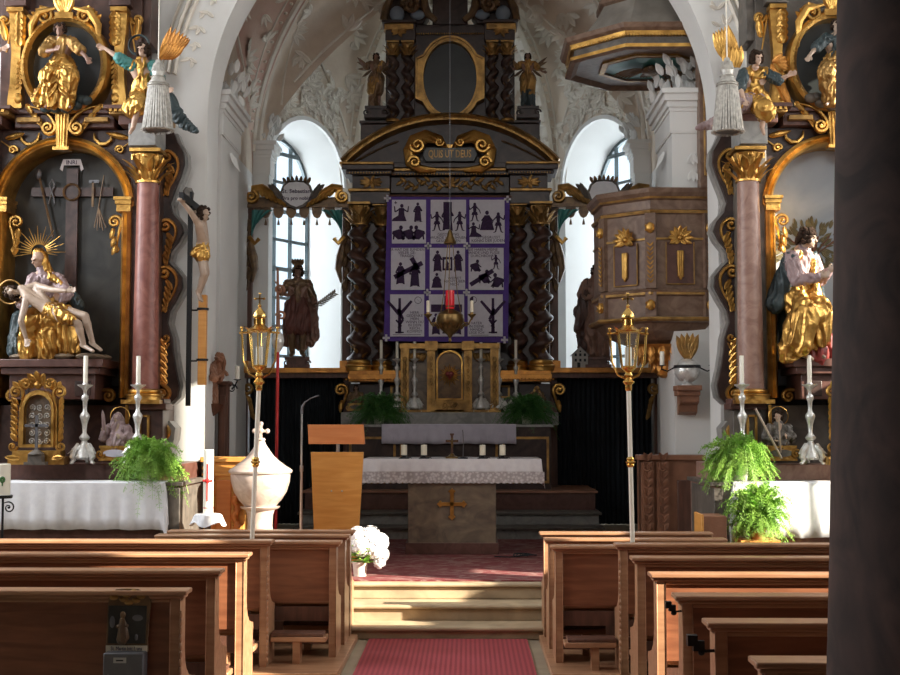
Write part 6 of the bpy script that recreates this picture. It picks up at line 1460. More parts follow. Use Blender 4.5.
# ================================================================== PEOPLE'S ALTAR
TY = 13.55; o_ = at(452, 554, 13.2); o_ = V((o_.x, TY, .371)); s_ = 13.2 / 1300
ta = thing('stone_altar_table', 'freestanding brown veined marble altar with a golden budded cross on its front', 'altar', o_)
top = at(452, 459.5, 13.2).z - .371
b = MB(); b.box(-.445, .445, -.35, .35, .08, top - .09, 0); b.box(-.47, .47, -.37, .37, 0, .115, 1); b.build('pedestal', [GREENM, REDM2], ta, bev=.006)
b = MB(); b.box(-.86, .86, -.37, .40, top - .09, top - .006); b.build('table_slab', GREENM, ta, bev=.006)
b = MB(); cz = at(452, 504, 13.2).z - .371; w = .018
b.box(-.115, .115, -.372, -.35, cz - w, cz + w); b.box(-w, w, -.372, -.35, cz - .125, cz + .125)
for dx, dz in ((1, 0), (-1, 0), (0, 1), (0, -1)):
    c = V((dx * .118, -.361, cz + dz * .128)); b.prism([(c.x + dx * .034, c.z + dz * .034), (c.x + dz * .030, c.z + dx * .030), (c.x - dx * .010, c.z - dz * .010), (c.x - dz * .030, c.z - dx * .030)], -.376, -.35)
    for e in (-1, 1): b.ell(c + V((dz * .022 * e, 0, dx * .022 * e)), .014, .012, .014, n=8, k=6)
b.build('cross', GOLD, ta)
# cloth with lace
b = MB(); N = 90; xs = [-.90 + 1.80 * i / N for i in range(N + 1)]; rows = []
for i, x in enumerate(xs):
    wv = .006 * sin(i * .9); e = abs(x) / .90
    rows.append([(x, .42, top), (x, -.375, top), (x, -.388 + wv * .3, top - .02), (x, -.392 + wv * .6, top - .12), (x, -.394 + wv, top - .125)])
def side(sg):
    out = []
    for k in range(1, 5):
        q = k / 4; out.append([(sg * (.90 + .025 * q), .42 , top - .27 * q)] + [(sg * (.90 + .03 * q), -.375 + .02 * q, top - .27 * q), (sg * (.90 + .03 * q), -.388, top - .02 - .27 * q * .97), (sg * (.90 + .035 * q), -.392, top - .12 - .17 * q), (sg * (.90 + .035 * q), -.394, top - .125 - .17 * q)])
    return out
rows = side(-1)[::-1] + rows + side(1); n = 5
b.add([p for r in rows for p in r], [(i * n + j, (i + 1) * n + j, (i + 1) * n + j + 1, i * n + j + 1) for i in range(len(rows) - 1) for j in range(n - 1)], 0)
o = b.build('altar_table_cloth', LINEN, loc=(o_.x, o_.y, o_.z + .003)); tag(o, 'white cloth with lace border over the freestanding marble altar table', 'tablecloth')
md = o.modifiers.new('thickness', 'SOLIDIFY'); md.thickness = .003
b = MB(); vs = []
for i in range(181):
    x = -.93 + 1.86 * i / 180; vs += [(x, -.400 + .005 * sin(i * .45), top - .125), (x, -.402 + .005 * sin(i * .45), top - .215), (x, -.402 + .005 * sin(i * .45), top - .232 - .010 * abs(sin(i * pi / 6)))]
b.add(vs, [(3 * i + j, 3 * i + 3 + j, 3 * i + 4 + j, 3 * i + 1 + j) for i in range(180) for j in (0, 1)])
lc = b.build('lace_border', LACE, o)
for k, (px, nb) in enumerate(((404, 'outermost near the lectern'), (424, 'second from the lectern'), (482.6, 'just beyond the thin microphone'), (502.5, 'outermost on the pulpit side'))):
    p = at(px, 458.5, 13.3); p.z = o_.z + top + .007
    t = thing('pillar_candle', 'short ivory candle in a black holder on the lace cloth, ' + nb, 'candle', p, 0, 'pillar candles on the lace cloth')
    b = MB(); b.lathe([(.055, .0), (.055, .008), (.02, .012), (.02, .025), (.04, .03), (.04, .034)], n=16)
    for a in range(3): b.tube([V((0, 0, .01)), V((cos(a * 2.1) * .07, sin(a * 2.1) * .07, .012)), V((cos(a * 2.1) * .075, sin(a * 2.1) * .075, .0))], .004, 5)
    b.build('holder', IRON, t)
    b = MB(); b.lathe([(.031, .034), (.031, .135), (.026, .140), (.003, .138), (.002, .15)], n=18); b.build('candle', WAX2, t)
p = at(452, 459, 13.35); p.z = o_.z + top + .007; t = thing('altar_crucifix', 'small dark standing crucifix in the middle of the lace covered table', 'crucifix', p)
b = MB(); b.lathe([(.07, 0), (.065, .015), (.03, .03), (.015, .05)], n=14); b.build('base', OLDBR, t)
b = MB(); b.box(-.012, .012, -.008, .008, .04, .25); b.box(-.065, .065, -.008, .008, .165, .19); b.box(-.02, .02, -.01, .01, .235, .255); b.build('cross', DKW, t)
b = MB(); b.cap((0, -.015, .19), (0, -.015, .11), .010, .006, 6); b.cap((-.05, -.012, .18), (0, -.015, .165), .004, .005, 6); b.cap((.05, -.012, .18), (0, -.015, .165), .004, .005, 6); b.ell((0, -.02, .2), .010, .01, .012); b.build('corpus', OLDBR, t)
p = at(463, 459, 13.25); p.z = o_.z + top + .007; t = thing('table_microphone', 'thin gooseneck microphone on the lace covered altar table', 'microphone', p)
b = MB(); b.lathe([(.05, 0), (.05, .012), (.01, .018)], n=14); b.build('base', BLK, t); b = MB(); b.tube([V((0, 0, .01)), V((.005, 0, .15)), V((0, -.01, .27)), V((-.005, -.03, .29))], .004, 6); b.build('gooseneck', METAL, t)
p = at(525, 549, 12.9); b = MB()
for k in range(4): b.tube([V((.07 * cos(a * .6 + k) + .03 * (k - 1.5), .09 * sin(a * .6 + k), .012 + .02 * abs(sin(a * .5 + k)))) for a in range(12)], .006, 6)
b.tube([V((-.3, .03, .006)), V((-.15, -.03, .006)), V((-.05, .02, .01))], .006, 6)
tag(b.build('cable_coil', BLK, loc=(p.x, p.y, .372)), 'black coiled cable lying on the red rug beside the marble altar', 'cable')
# ================================================================== LECTERN, MICROPHONE STAND
LYD = 12.35; fl = .36; o_ = at(337, 500, LYD); o_.z = fl; lec = thing('lectern', 'modern orange wooden lectern with tapering front board and steel neck', 'lectern', o_)
zl = lambda py: at(337, py, LYD).z - fl; xl = lambda px: at(px, 480, LYD).x - o_.x
b = MB(); b.prism([(xl(315.5), .02), (xl(357.5), .02), (xl(363.5), zl(452)), (xl(310.5), zl(452))], 0, .04); b.build('front_board', ORW, lec, bev=.003)
b = MB(); b.box(-.18, .18, .04, .34, .02, .05); b.box(-.2, .2, -.05, .36, 0, .02); b.box(-.04, .04, .04, .12, .05, zl(460)); b.build('base', ORW2, lec, bev=.003)
b = MB(); b.cap((0, .06, zl(458)), (0, .06, zl(436)), .018, .018, 10); b.box(-.05, .05, .03, .08, zl(441), zl(438)); b.build('neck', STEEL, lec)
b = MB()
z0, z1 = zl(444), zl(424.5)
b.add([(xl(310), -.03, z0), (xl(365), -.03, z0), (xl(362.5), .22, z1), (xl(307), .22, z1), (xl(310), -.01, z0 - .025), (xl(365), -.01, z0 - .025), (xl(362.5), .24, z1 - .025), (xl(307), .24, z1 - .025)], [(0, 1, 2, 3), (7, 6, 5, 4), (0, 4, 5, 1), (1, 5, 6, 2), (2, 6, 7, 3), (3, 7, 4, 0)])
b.v = [V((p.x, -p.y + .19 if False else p.y, p.z)) for p in b.v]
b2 = MB(); b2.add([(xl(309), -.06, z0), (xl(365), -.06, z0), (xl(363), .02, z1), (xl(307), .02, z1), (xl(309), .02, z0), (xl(365), .02, z0), (xl(363), .05, z1), (xl(307), .05, z1)], [(0, 1, 2, 3), (7, 6, 5, 4), (0, 4, 5, 1), (1, 5, 6, 2), (2, 6, 7, 3), (3, 7, 4, 0)])
b2.build('desk', ORW2, lec, bev=.002)
b = MB()
for px in (331.5, 342): b.lathe([(.008, 0), (.006, .006)], (0, 0, 0), 10); 
b = MB()
for px in (331.5, 342): b.ell((xl(px), -.002, zl(491)), .009, .006, .009, n=10, k=6)
b.build('screw', STEEL, lec)
p = at(301, 523, 12.0); t = thing('microphone_stand', 'slim steel microphone stand with bent neck between font and lectern', 'stand', (p.x, 12.0, .36)); zm = lambda py: at(301, py, 12.0).z - .36
b = MB(); b.lathe([(.13, 0), (.13, .015), (.03, .03), (.014, .04), (.013, zm(472)), (.018, zm(471)), (.018, zm(466)), (.009, zm(465)), (.009, zm(412))], n=16); b.build('pole', STEEL, t)
b = MB(); b.tube([V((0, 0, zm(414))), V((0, 0, zm(407))), V((.03, -.01, zm(402))), V((.09, -.03, zm(398))), V((.16, -.05, zm(395.5)))], [.013, .012, .006, .005, .006], 8); b.build('gooseneck', METAL, t)
# ================================================================== FONT
FY = 11.75; o_ = at(260.5, 472, FY); o_.z = .36; fo = thing('baptismal_font', 'pinkish white marble font with domed lid and cross finial in the sunlight', 'font', o_); s_ = FY / 1300
zf_ = lambda py: at(260.5, py, FY).z - .36
b = MB(); b.lathe([(.24, 0), (.24, .08), (.19, .12), (.14, .2), (.11, zf_(525)), (.115, zf_(515)), (.13, zf_(510)), (.17, zf_(508)), (.18, zf_(506.5)), (.14, zf_(506)), (.19, zf_(500)), (.235, zf_(492)), (.262, zf_(482)), (.268, zf_(475)), (.262, zf_(473))], n=48); b.build('bowl', FONT, fo)
b = MB(); b.lathe([(.28, zf_(473)), (.287, zf_(471)), (.28, zf_(469.5)), (.23, zf_(466)), (.17, zf_(461)), (.12, zf_(456)), (.08, zf_(450)), (.05, zf_(445)), (.035, zf_(441)), (.045, zf_(439.5)), (.03, zf_(438))], n=48); lid = b.build('lid', FONT, fo)
b = MB(); cz = zf_(431); b.box(-.012, .012, -.01, .01, zf_(439), zf_(424)); b.box(-.06, .06, -.01, .01, cz - .012, cz + .012)
for dx, dz in ((1, 0), (-1, 0), (0, 1)): b.ell((dx * .06, 0, cz + dz * .065), .022, .014, .022, n=10, k=6)
b.ell((0, 0, cz), .028, .016, .028, n=10, k=6); b.build('cross_finial', FONT, lid)
# paschal candle on a cloth covered stand, gilded seat behind
p = at(208, 514, 10.95); t = thing('candle_stand', 'small dark stand under a little white cloth carrying the tall paschal candle', 'stand', (p.x, 10.95, 0 if p.x < -2.32 else .0)); zt = p.z
t.location.z = 0; b = MB(); b.lathe([(.12, .0 if p.x < -2.3 else .36), (.11, .40), (.03, .44), (.025, zt - .06), (.09, zt - .03), (.11, zt - .02), (.11, zt - .004)], n=20); b.build('stand', DKW, t)
b = MB(); n = 48; vs = [(0, 0, 0)]
for ring_, (r0, z0) in enumerate(((.10, 0), (.115, -.01), (.125, -.06), (.14, -.085))):
    for i in range(n): a = 2 * pi * i / n; w_ = 1 + (.10 * sin(6 * a)) * (ring_ > 1); vs.append((cos(a) * r0 * w_, sin(a) * r0 * w_, z0 - (.02 * cos(4 * a) if ring_ == 3 else 0)))
b.add(vs, [(0, 1 + i, 1 + (i + 1) % n) for i in range(n)] + [(1 + k * n + i, 1 + k * n + (i + 1) % n, 1 + (k + 1) * n + (i + 1) % n, 1 + (k + 1) * n + i) for k in range(3) for i in range(n)])
tag(b.build('small_cloth', CLOTH, loc=(p.x, 10.95, zt + .002)), 'small white cloth draped under the paschal candle', 'cloth')
t = thing('paschal_candle', 'thick white candle decorated with a red cross beside the sunlit font', 'candle', (p.x, 10.95, zt + .004))
hc = at(208, 450, 10.95).z - zt; b = MB(); b.lathe([(.042, 0), (.042, hc - .004), (.038, hc), (.004, hc - .004)], n=24); b.build('wax_body', WAX, t)
b = MB(); z0 = at(208, 481, 10.95).z - zt; b.box(-.006, .006, -.047, -.035, z0 - .17, z0 + .14); b.box(-.036, .036, -.047, -.024, z0 - .006, z0 + .006); b.ell((0, -.043, z0), .022, .008, .022); b.lathe([(.0435, .045), (.0435, .052)], n=24, cap=False)
for k in (-1, 1): b.ell((k * .034, -.032, z0), .009, .01, .012)
b.build('wax_cross', REDP, t)
p = at(219, 530, 12.05); t = thing('gilded_cabinet', 'golden carved wooden cabinet glowing in the sun behind the paschal candle and font', 'cabinet', (-2.245, 11.98, .36)); zg = lambda py: at(219, py, 12.0).z - .36
b = MB(); b.box(-.19, .19, 0, .3, 0, zg(462)); b.box(-.215, .215, -.03, .33, zg(462), zg(457)); b.box(-.2, .2, -.02, .3, zg(476), zg(473)); b.box(-.21, .21, -.03, .3, 0, .08); b.build('body', ORW, t, bev=.006)
for e in (-1, 1):
    b = MB(); twist(b, (e * .12, -.03, .1), .035, zg(476) - .1, 5); b.build('twisted_pillar', [ORW2, GOLD], t)
b = MB(); b.box(-.07, .07, -.012, .01, .2, zg(480)); b.build('door', ORW2, t, bev=.006)
for e in (-1, 1): b = MB(); b.volute((e * .17, -.03, zg(468)), .03, 1.3, .01); b.build('scroll', GOLD, t)
# red processional pole
p = at(275.5, 520, 12.75); t = thing('processional_pole', 'slim red and dark wooden pole with a silver ball standing behind the font', 'pole', (p.x, 12.75, .36)); zr = lambda py: at(275, py, 12.75).z - .36
b = MB(); b.tube([V((0, 0, 0)), V((.01, 0, zr(349)))], .016, 10); b.build('red_shaft', REDP, t)
b = MB(); b.lathe([(.02, zr(352)), (.05, zr(347)), (.062, zr(341)), (.05, zr(335)), (.02, zr(331)), (.03, zr(329))], (.01, 0, 0), 18); b.build('silver_ball', SILV, t)
b = MB(); b.tube([V((.01, 0, zr(331))), V((-.0, 0, zr(268)))], [.022, .012], 10); b.volute((.02, -.01, zr(290)), .05, 1.3, .014, tail=(-.05, .1)); b.volute((.04, -.01, zr(316)), .05, 1.3, .014, a0=pi, cw=-1); b.build('upper_shaft', MIDW, t)
# ================================================================== PROCESSIONAL LANTERNS
def lantern(px, pybot, pxt, cy, D, label):
    p = at(px, 542, D); q = at(pxt, 385, D); t = thing('processional_lantern', label, 'lantern', (p.x, D, 0), 0, 'processional lanterns on the pews')
    o = V((p.x, D, 0)); d = (q - p); s = D / 1300
    low = p - d * ((p.z - .02) / d.z); b = MB(); b.tube([low - o, q - o], .0155, 12); b.build('pole', POT, t)
    m = p.lerp(q, .5) - o; m.z = at(pxt, 462, D).z
    b = MB(); b.lathe([(.017, -.035), (.028, -.02), (.022, -.012), (.036, 0), (.022, .012), (.028, .02), (.017, .035)], m, 16)
    k = q - o; b.lathe([(.017, -.04), (.024, -.03), (.024, .0), (.042, .02), (.024, .04), (.018, .05), (.03, .065), (.02, .085), (.004, .09)], k, 16); b.build('collar', BRASS, t)
    cx = k.x + .0; z = lambda py: at(pxt, py, D).z
    zb, zt_ = z(cy + 25), z(cy - 10); rb, rt = .050, .078
    b = MB(); U = [V((cx, 0, z(cy + 38)))]
    for e in (-1, 1): b.tube([V((cx, 0, z(cy + 38))), V((cx + e * .07, 0, z(cy + 33))), V((cx + e * .11, 0, z(cy + 20))), V((cx + e * .118, 0, z(cy))), V((cx + e * .125, 0, z(cy - 12)))], .0075, 7); b.ell((cx + e * .125, 0, z(cy - 13)), .012, .012, .012, n=8, k=6); b.tube([V((cx + e * .14, 0, z(cy - 8))), V((cx + e * .07, 0, z(cy - 9)))], .007, 6)
    b.build('yoke', BRASS, t)
    b = MB()
    for j in range(6):
        a = pi / 6 + j * pi / 3; b.tube([V((cx + cos(a) * rb, sin(a) * rb, zb)), V((cx + cos(a) * rt, sin(a) * rt, zt_))], .0055, 6); a2 = a + pi / 3
        for r_, zz_ in ((rb, zb), (rt, zt_)): b.tube([V((cx + cos(a) * r_, sin(a) * r_, zz_)), V((cx + cos(a2) * r_, sin(a2) * r_, zz_))], .007, 6)
        b.leaf(V((cx + cos(a) * rt, sin(a) * rt, zt_)), (cos(a) * .3, sin(a) * .3, 1), (cos(a), sin(a), 0), .045, .03, .8, seg=4)
    b.lathe([(.004, z(cy + 36)), (.015, z(cy + 34)), (.008, z(cy + 32)), (.022, z(cy + 30)), (.05, zb - .01), (.052, zb)], (cx, 0, 0), 12)
    b.build('cage', BRASS, t)
    b = MB()
    for j in range(6): a = pi / 6 + j * pi / 3; a2 = a + pi / 3; b.add([(cx + cos(a) * rb, sin(a) * rb, zb), (cx + cos(a2) * rb, sin(a2) * rb, zb), (cx + cos(a2) * rt, sin(a2) * rt, zt_), (cx + cos(a) * rt, sin(a) * rt, zt_)], [(0, 1, 2, 3)])
    b.build('glass', GLASS, t, smooth=False)
    b = MB(); b.lathe([(.085, zt_), (.088, zt_ + .01), (.05, zt_ + .03), (.036, zt_ + .045), (.034, zt_ + .085), (.045, zt_ + .09), (.048, zt_ + .1), (.04, zt_ + .125), (.02, zt_ + .15), (.008, zt_ + .165), (.014, zt_ + .175), (.005, zt_ + .19)], (cx, 0, 0), 18)
    for j in range(10): a = j * 2 * pi / 10; b.box(cx + cos(a) * .036 - .004, cx + cos(a) * .036 + .004, sin(a) * .036 - .004, sin(a) * .036 + .004, zt_ + .047, zt_ + .084)
    roof = b.build('roof', BRASS, t)
    b = MB(); zc_ = zt_ + .225; b.box(cx - .005, cx + .005, -.005, .005, zt_ + .18, zt_ + .26); b.box(cx - .028, cx + .028, -.005, .005, zc_ - .005, zc_ + .005)
    for dx, dz in ((1, 0), (-1, 0), (0, 1)): b.ell((cx + dx * .03, 0, zc_ + dz * .035), .009, .006, .009, n=8, k=6)
    b.build('cross', BRASS, roof)
    b = MB(); b.lathe([(.024, zb), (.024, zb + .13), (.02, zb + .135)], (cx, 0, 0), 14); b.build('candle', WAX, t)
lantern(252, 540, 259, 341, 8.98, 'brass lantern on a white pole at the pew end in front of the font')
lantern(632.5, 540, 628.5, 342, 8.80, 'brass lantern on a white pole at the pew end in front of the pulpit')
# ================================================================== TASSELS
def tassel(px, pt, pb, D, label, lean=0):
    p = at(px, pb, D); t = thing('hanging_tassel', label, 'tassel', p, 0, 'silvered tassels hanging before the side altars'); h = at(px, pt, D).z - p.z; R_ = 15.5 * D / 1300
    b = MB(); b.tube([V((0, 0, h)), V((-.01, 0, 9.45 - p.z))], .006, 6); b.build('cord', POT, t)
    b = MB(); b.lathe([(.004, h), (.02, h * .985), (.03, h * .95), (R_ * .35, h * .90), (R_ * .42, h * .82), (R_ * .36, h * .76), (R_ * .5, h * .70), (R_ * .62, h * .66), (R_ * .66, h * .62), (R_ * .6, h * .6)], n=24)
    for j in range(24): a = 2 * pi * j / 24; b.tube([V((cos(a) * R_ * .30, sin(a) * R_ * .30, h * .93)), V((cos(a) * R_ * .42, sin(a) * R_ * .42, h * .82))], .006, 5)
    for zz_, rr in ((.62, .68), (.65, .66), (.745, .44)): b.lathe([(R_ * rr - .01, h * zz_ - .01), (R_ * rr + .008, h * zz_), (R_ * rr - .01, h * zz_ + .01)], n=24)
    b.build('knotted_head', TASS, t)
    b = MB()
    for j in range(30):
        a = 2 * pi * j / 30; rr = .97 + .05 * (j % 2); b.tube([V((cos(a) * R_ * .6, sin(a) * R_ * .6, h * .61)), V((cos(a) * R_ * .74, sin(a) * R_ * .74, h * .35)), V((cos(a) * R_ * .92 * rr, sin(a) * R_ * .92 * rr, h * .04)), V((cos(a) * R_ * rr, sin(a) * R_ * rr, 0))], [.010, .012, .012, .016], 5)
    b.lathe([(R_ * .86, h * .02), (R_ * .5, h * .6)], n=24, m=1); b.build('fringe', [TASS, METAL], t)
tassel(157.5, 59, 131, 10.9, 'large silvered tassel hanging on a cord before the gilded angel of the brown altar')
tassel(728, 57, 133, 10.9, 'large silvered tassel hanging on a cord before the angel beside the pulpit')
# ================================================================== FLOWERS
p = at(360, 574, 11.35); p.z = .36; t = thing('potted_hydrangea', 'white hydrangea in a cream pot glowing at the top of the stone steps', 'flower', p)
b = MB(); b.lathe([(.052, 0), (.066, .12), (.07, .135), (.062, .135), (.06, .12)], n=20); b.build('pot', POT, t)
r = random.Random(6); b = MB()
for k in range(46):
    a = r.uniform(0, 6.28); e = r.uniform(.0, .9); b.leaf(V((.03 + cos(a) * .05, sin(a) * .05, .15 + r.uniform(-.02, .12))), (cos(a) + .2, sin(a), e - .3), (0, 0, 1), .11, .06, .3, lobes=1, seg=4)
b.build('foliage', LEAF, t)
for (dx, dy, dz, rr) in ((-.02, -.02, .36, .075), (.09, .0, .36, .08), (.17, .03, .30, .075), (.02, -.08, .27, .085), (.12, -.07, .25, .08), (.19, -.03, .20, .06), (.05, .06, .32, .07), (-.05, -.05, .26, .06), (.10, -.03, .32, .07), (.17, -.04, .13, .05)):
    b = MB()
    for q in range(70):
        v = V((r.gauss(0, 1), r.gauss(0, 1), r.gauss(0, 1))).normalized(); u_ = v.orthogonal().normalized(); w_ = v.cross(u_); c = V((dx, dy, dz)) + v * rr; s = .017
        a0 = r.uniform(0, 1.5); vs = [c + v * .006]
        for m_ in range(8): a = a0 + m_ * pi / 4; vs.append(c + (u_ * cos(a) + w_ * sin(a)) * s * (1 if m_ % 2 == 0 else .6) + v * (.0 if m_ % 2 else .004))
        b.add(vs, [(0, 1 + m_, 1 + (m_ + 1) % 8) for m_ in range(8)])
    b.ell((dx, dy, dz), rr * .93, rr * .93, rr * .93); b.build('flower_head', PETAL, t)
# ================================================================== WALL CONSOLE, HOUSE, STALL, CANDLE ARMS
o_ = at(685, 386, 12.97); t = thing('wall_console', 'carved dark wooden console on the blue-shaded wall below the pulpit', 'console', o_); zc_ = lambda py: at(686, py, 12.9).z - o_.z
b = MB(); b.box(-.12, .12, -.28, 0, zc_(391), 0); b.box(-.11, .11, -.24, 0, zc_(396), zc_(391)); b.add([(x, y, z) for x in (-.08, .10) for y, z in ((0, zc_(396)), (-.22, zc_(396)), (-.21, zc_(402)), (-.12, zc_(405)), (-.10, zc_(412)), (0, zc_(415)))], [(0, 1, 2, 3, 4, 5), (11, 10, 9, 8, 7, 6)] + [(i, (i + 1) % 6, 6 + (i + 1) % 6, 6 + i) for i in range(6)]); b.build('bracket', MIDW, t, bev=.006)
t2 = thing('silver_globe', 'silver globe in a black iron ring standing on the wooden wall console', 'ornament', o_ + V((0, -.14, .001)))
b = MB(); b.lathe([(.07, 0), (.05, .02), (.04, .03)], n=16); b.ell((0, 0, .145), .125, .125, .12, n=20, k=14); b.build('globe', SILV, t2)
b = MB(); b.lathe([(.128, .17), (.135, .18), (.13, .20), (.125, .19)], n=24); 
for a, s in ((pi, 1), (-.3, -1)): b.tube([V((cos(a) * .12, 0, .18)), V((cos(a) * .2, -.03, .14)), V((cos(a) * .26, -.03, .16)), V((cos(a) * .25, -.03, .19))], .007, 6); b.lathe([(.004, .19), (.035, .195), (.035, .20)], (cos(a) * .25, -.03, 0), 12)
b.build('candle_ring', IRON, t2)
b = MB(); b.lathe([(.022, .2), (.022, .33), (.018, .335)], (-.25, -.03, 0), 12); b.build('candle', WAX, t2)
b = MB()
for k in range(5): b.leaf((.02, .05, .25), (-.5 + .22 * k, 0, 1), (0, -1, 0), .28, .09, .2, lobes=1)
b.build('gilded_plume', OLDGOLD, t2)
o_ = at(229, 386, 13.6); o_.x = XL + .43; t = thing('wall_candle_arm', 'curled black iron candle arm with a white candle on the chancel wall', 'candle holder', o_)
b = MB(); b.tube([V((.0, 0, 0)), V((.03, -.06, .03)), V((.06, -.12, -.02)), V((.10, -.16, .05))], .008, 6); b.volute((.03, -.05, -.03), .05, 1.4, .007); b.lathe([(.004, .05), (.04, .06), (.04, .065)], (.10, -.16, 0), 12); b.build('iron_arm', IRON, t)
b = MB(); b.lathe([(.025, .065), (.025, .20), (.02, .205)], (.10, -.16, 0), 12); b.build('candle', WAX, t)
o_ = at(580, 368, 17.05); t = thing('house_model', 'little grey model house with dark windows on the screen ledge', 'model', o_)
b = MB(); b.prism([(-.10, 0), (.10, 0), (.10, .18), (.0, .27), (-.10, .18)], -.06, .06); b.build('walls', HOUSE, t); b = MB()
for z in (.10, .17):
    for x in (-.06, 0, .06): b.box(x - .014, x + .014, -.064, -.055, z - .018, z + .018)
b.box(-.04, .0, -.064, -.055, 0, .07); b.box(-.01, .01, -.064, -.055, .205, .225); b.build('window', BLK, t)
b = MB()
for e in (-1, 1): b.add([(e * .12, -.07, .165), (e * .12, .07, .165), (0, .07, .28), (0, -.07, .28), (e * .12, -.07, .155), (e * .12, .07, .155), (0, .07, .27), (0, -.07, .27)], [(0, 1, 2, 3), (7, 6, 5, 4), (0, 4, 5, 1), (1, 5, 6, 2), (2, 6, 7, 3), (3, 7, 4, 0)])
b.build('roof', METAL, t)
t = thing('choir_stall', 'carved brown wooden choir stall standing against the chancel wall under the console', 'choir stall', (2.03, 12.74, .36)); zs_ = lambda py: at(680, py, 12.74).z - .36
x0 = at(640, 500, 12.74).x - 2.03
b = MB(); b.box(x0, .28, 0, .06, 0, zs_(460)); b.box(x0 - .02, .28, -.04, .2, zs_(460), zs_(455)); b.box(x0, x0 + .05, 0, .2, 0, zs_(460)); b.box(x0, .28, -.02, 0, 0, .12); b.build('panelling', MIDW, t, bev=.005)
for q in (0, 1):
    b = MB(); xx = x0 + .07 + .15 * q
    b.box(xx - .06, xx + .06, -.035, 0, .12, zs_(462))
    for k in range(10):
        for e in (-1, 1): b.leaf((xx, -.035, .2 + .085 * k), (e * .5, 0, 1), (0, -1, 0), .10, .045, .7, seg=4)
    b.volute((xx, -.04, zs_(468)), .045, 1.4, .012); b.build('carved_pilaster', MIDW, t)
b = MB(); b.box(x0 + .36, .26, -.02, .0, .2, zs_(480)); b.build('sunk_panel', DKW, t, bev=.01)
t = thing('door_surround', 'narrow dark carved wooden upright against the chancel wall beside the arch pier', 'door frame', (-2.41, 12.80, .36)); zd = lambda py: at(208, py, 12.78).z - .36
b = MB(); b.box(-.055, .04, 0, .12, 0, zd(385)); b.box(-.06, .06, -.03, .14, zd(385), zd(381)); b.box(-.04, .02, -.015, 0, .2, zd(395)); b.build('upright', DKW, t, bev=.005)
b = MB(); b.volute((-.02, -.03, zd(376)), .06, 1.4, .018); b.leaf((-.02, -.03, zd(372)), (.1, 0, 1), (0, -1, 0), .2, .09, .5); b.build('carved_top', MIDW, t)
# small candle at the picture's edge
p = at(3, 497, 10.4); t = thing('votive_candle', 'white candle with a green tree motif in a black iron holder at the picture edge', 'candle', p)
b = MB(); b.lathe([(.07, -.01), (.075, .0), (.075, .015), (.07, .015)], n=20); b.volute((.07, -.06, -.08), .045, 1.4, .006, a0=pi / 2, cw=-1, tail=(-.06, .02)); b.tube([V((0, 0, -.01)), V((0, 0, -p.z))], .010, 8); b.build('iron_holder', IRON, t)
b = MB(); b.lathe([(.055, .015), (.055, .26), (.05, .265), (.004, .26)], n=20); b.build('candle', WAX, t)
b = MB()
for k in range(9): a = k * .7; b.ell((.012 + cos(a) * .014, -.056, .14 + sin(a) * .016), .011, .005, .011, n=7, k=5)
b.box(.008, .016, -.058, -.05, .09, .13); b.build('motif', LEAF2, t)
# ================================================================== PEWS
def pew(label, group, side, length, carved=False, hgt=.90, low=True, klen=None):
    t = thing('pew', label, 'pew', (0, 0, 0), 0, group); s = side
    def bx(b, x0, x1, *a, **k): b.box(min(s * x0, s * x1), max(s * x0, s * x1), *a, **k)
    b = MB(); bx(b, .05, length, .0, .03, .44, hgt - .03); b.build('back_panel', PEW, t)
    b = MB()
    bx(b, -.035, length, -.055, .085, hgt - .022, hgt); bx(b, -.02, length, -.035, .06, hgt - .04, hgt - .022); bx(b, .0, length, -.018, .045, hgt - .06, hgt - .04)
    b.build('top_rail', PEWT, t, bev=.006)
    prof = [(-.02, .0), (-.02, hgt - .03), (.085, hgt - .03), (.085, .60), (.095, .55), (.13, .50), (.19, .46), (.27, .44), (.33, .43), (.34, .40), (.32, .36), (.33, .0)]
    b = MB(); x0, x1 = s * 0.0, s * .05; vs = [(x0, y, z) for y, z in prof] + [(x1, y, z) for y, z in prof]; n = len(prof)
    b.add(vs, [tuple(range(n)), tuple(range(2 * n - 1, n - 1, -1))] + [(i, (i + 1) % n, n + (i + 1) % n, n + i) for i in range(n)])
    b.build('end_board', PEWT, t, bev=.005)
    b = MB(); bx(b, .05, length, .03, .36, .415, .445); bx(b, .05, length, .30, .32, .30, .415); b.build('seat', PEWT, t, bev=.004)
    if low:
        b = MB(); bx(b, .05, length, .0, .025, .30, .40); bx(b, .05, length, .0, .025, .14, .22); b.build('lower_rail', DKW, t)
        b = MB(); bx(b, .04, klen or length, -.30, -.14, .20, .235, 0); bx(b, .06, klen or length, -.295, -.145, .235, .26, 1); kn = b.build('kneeler', [PEWT, DKW], t, bev=.006)
        b = MB(); bx(b, .22, .27, -.28, -.16, .05, .20); b.build('kneeler_foot', PEWT, kn)
    if carved:
        b = MB(); k = 0; z = .1
        while z < hgt - .08: b.ell((s * -.004, -.022, z), .009, .012, .020, n=8, k=6); z += .038
        b.build('carved_edge', PEWT, t)
    return t
def put(o, x, y, lab): o.location = (x, y, .0); o['label'] = lab; return o
names = ['second row from the camera', 'third row from the camera']
pL = pew('x', 'pews on the font side', -1, 4.6, False)
pLc = pew('x', 'pews on the font side', -1, 4.6, True)
put(pLc, -1.372, 6.27, 'long brown pew carrying the little picture and the grey money box on its back')
put(dup(pL, (0, 0, 0)), -1.37, 7.12, 'long brown pew right in front of the pew with the money box')
put(pL, -1.366, 8.0, 'long brown pew, third counting forward from the pew with the money box')
put(dup(pLc, (0, 0, 0)), -1.36, 8.89, 'long brown pew from whose end the lantern pole rises in front of the font')
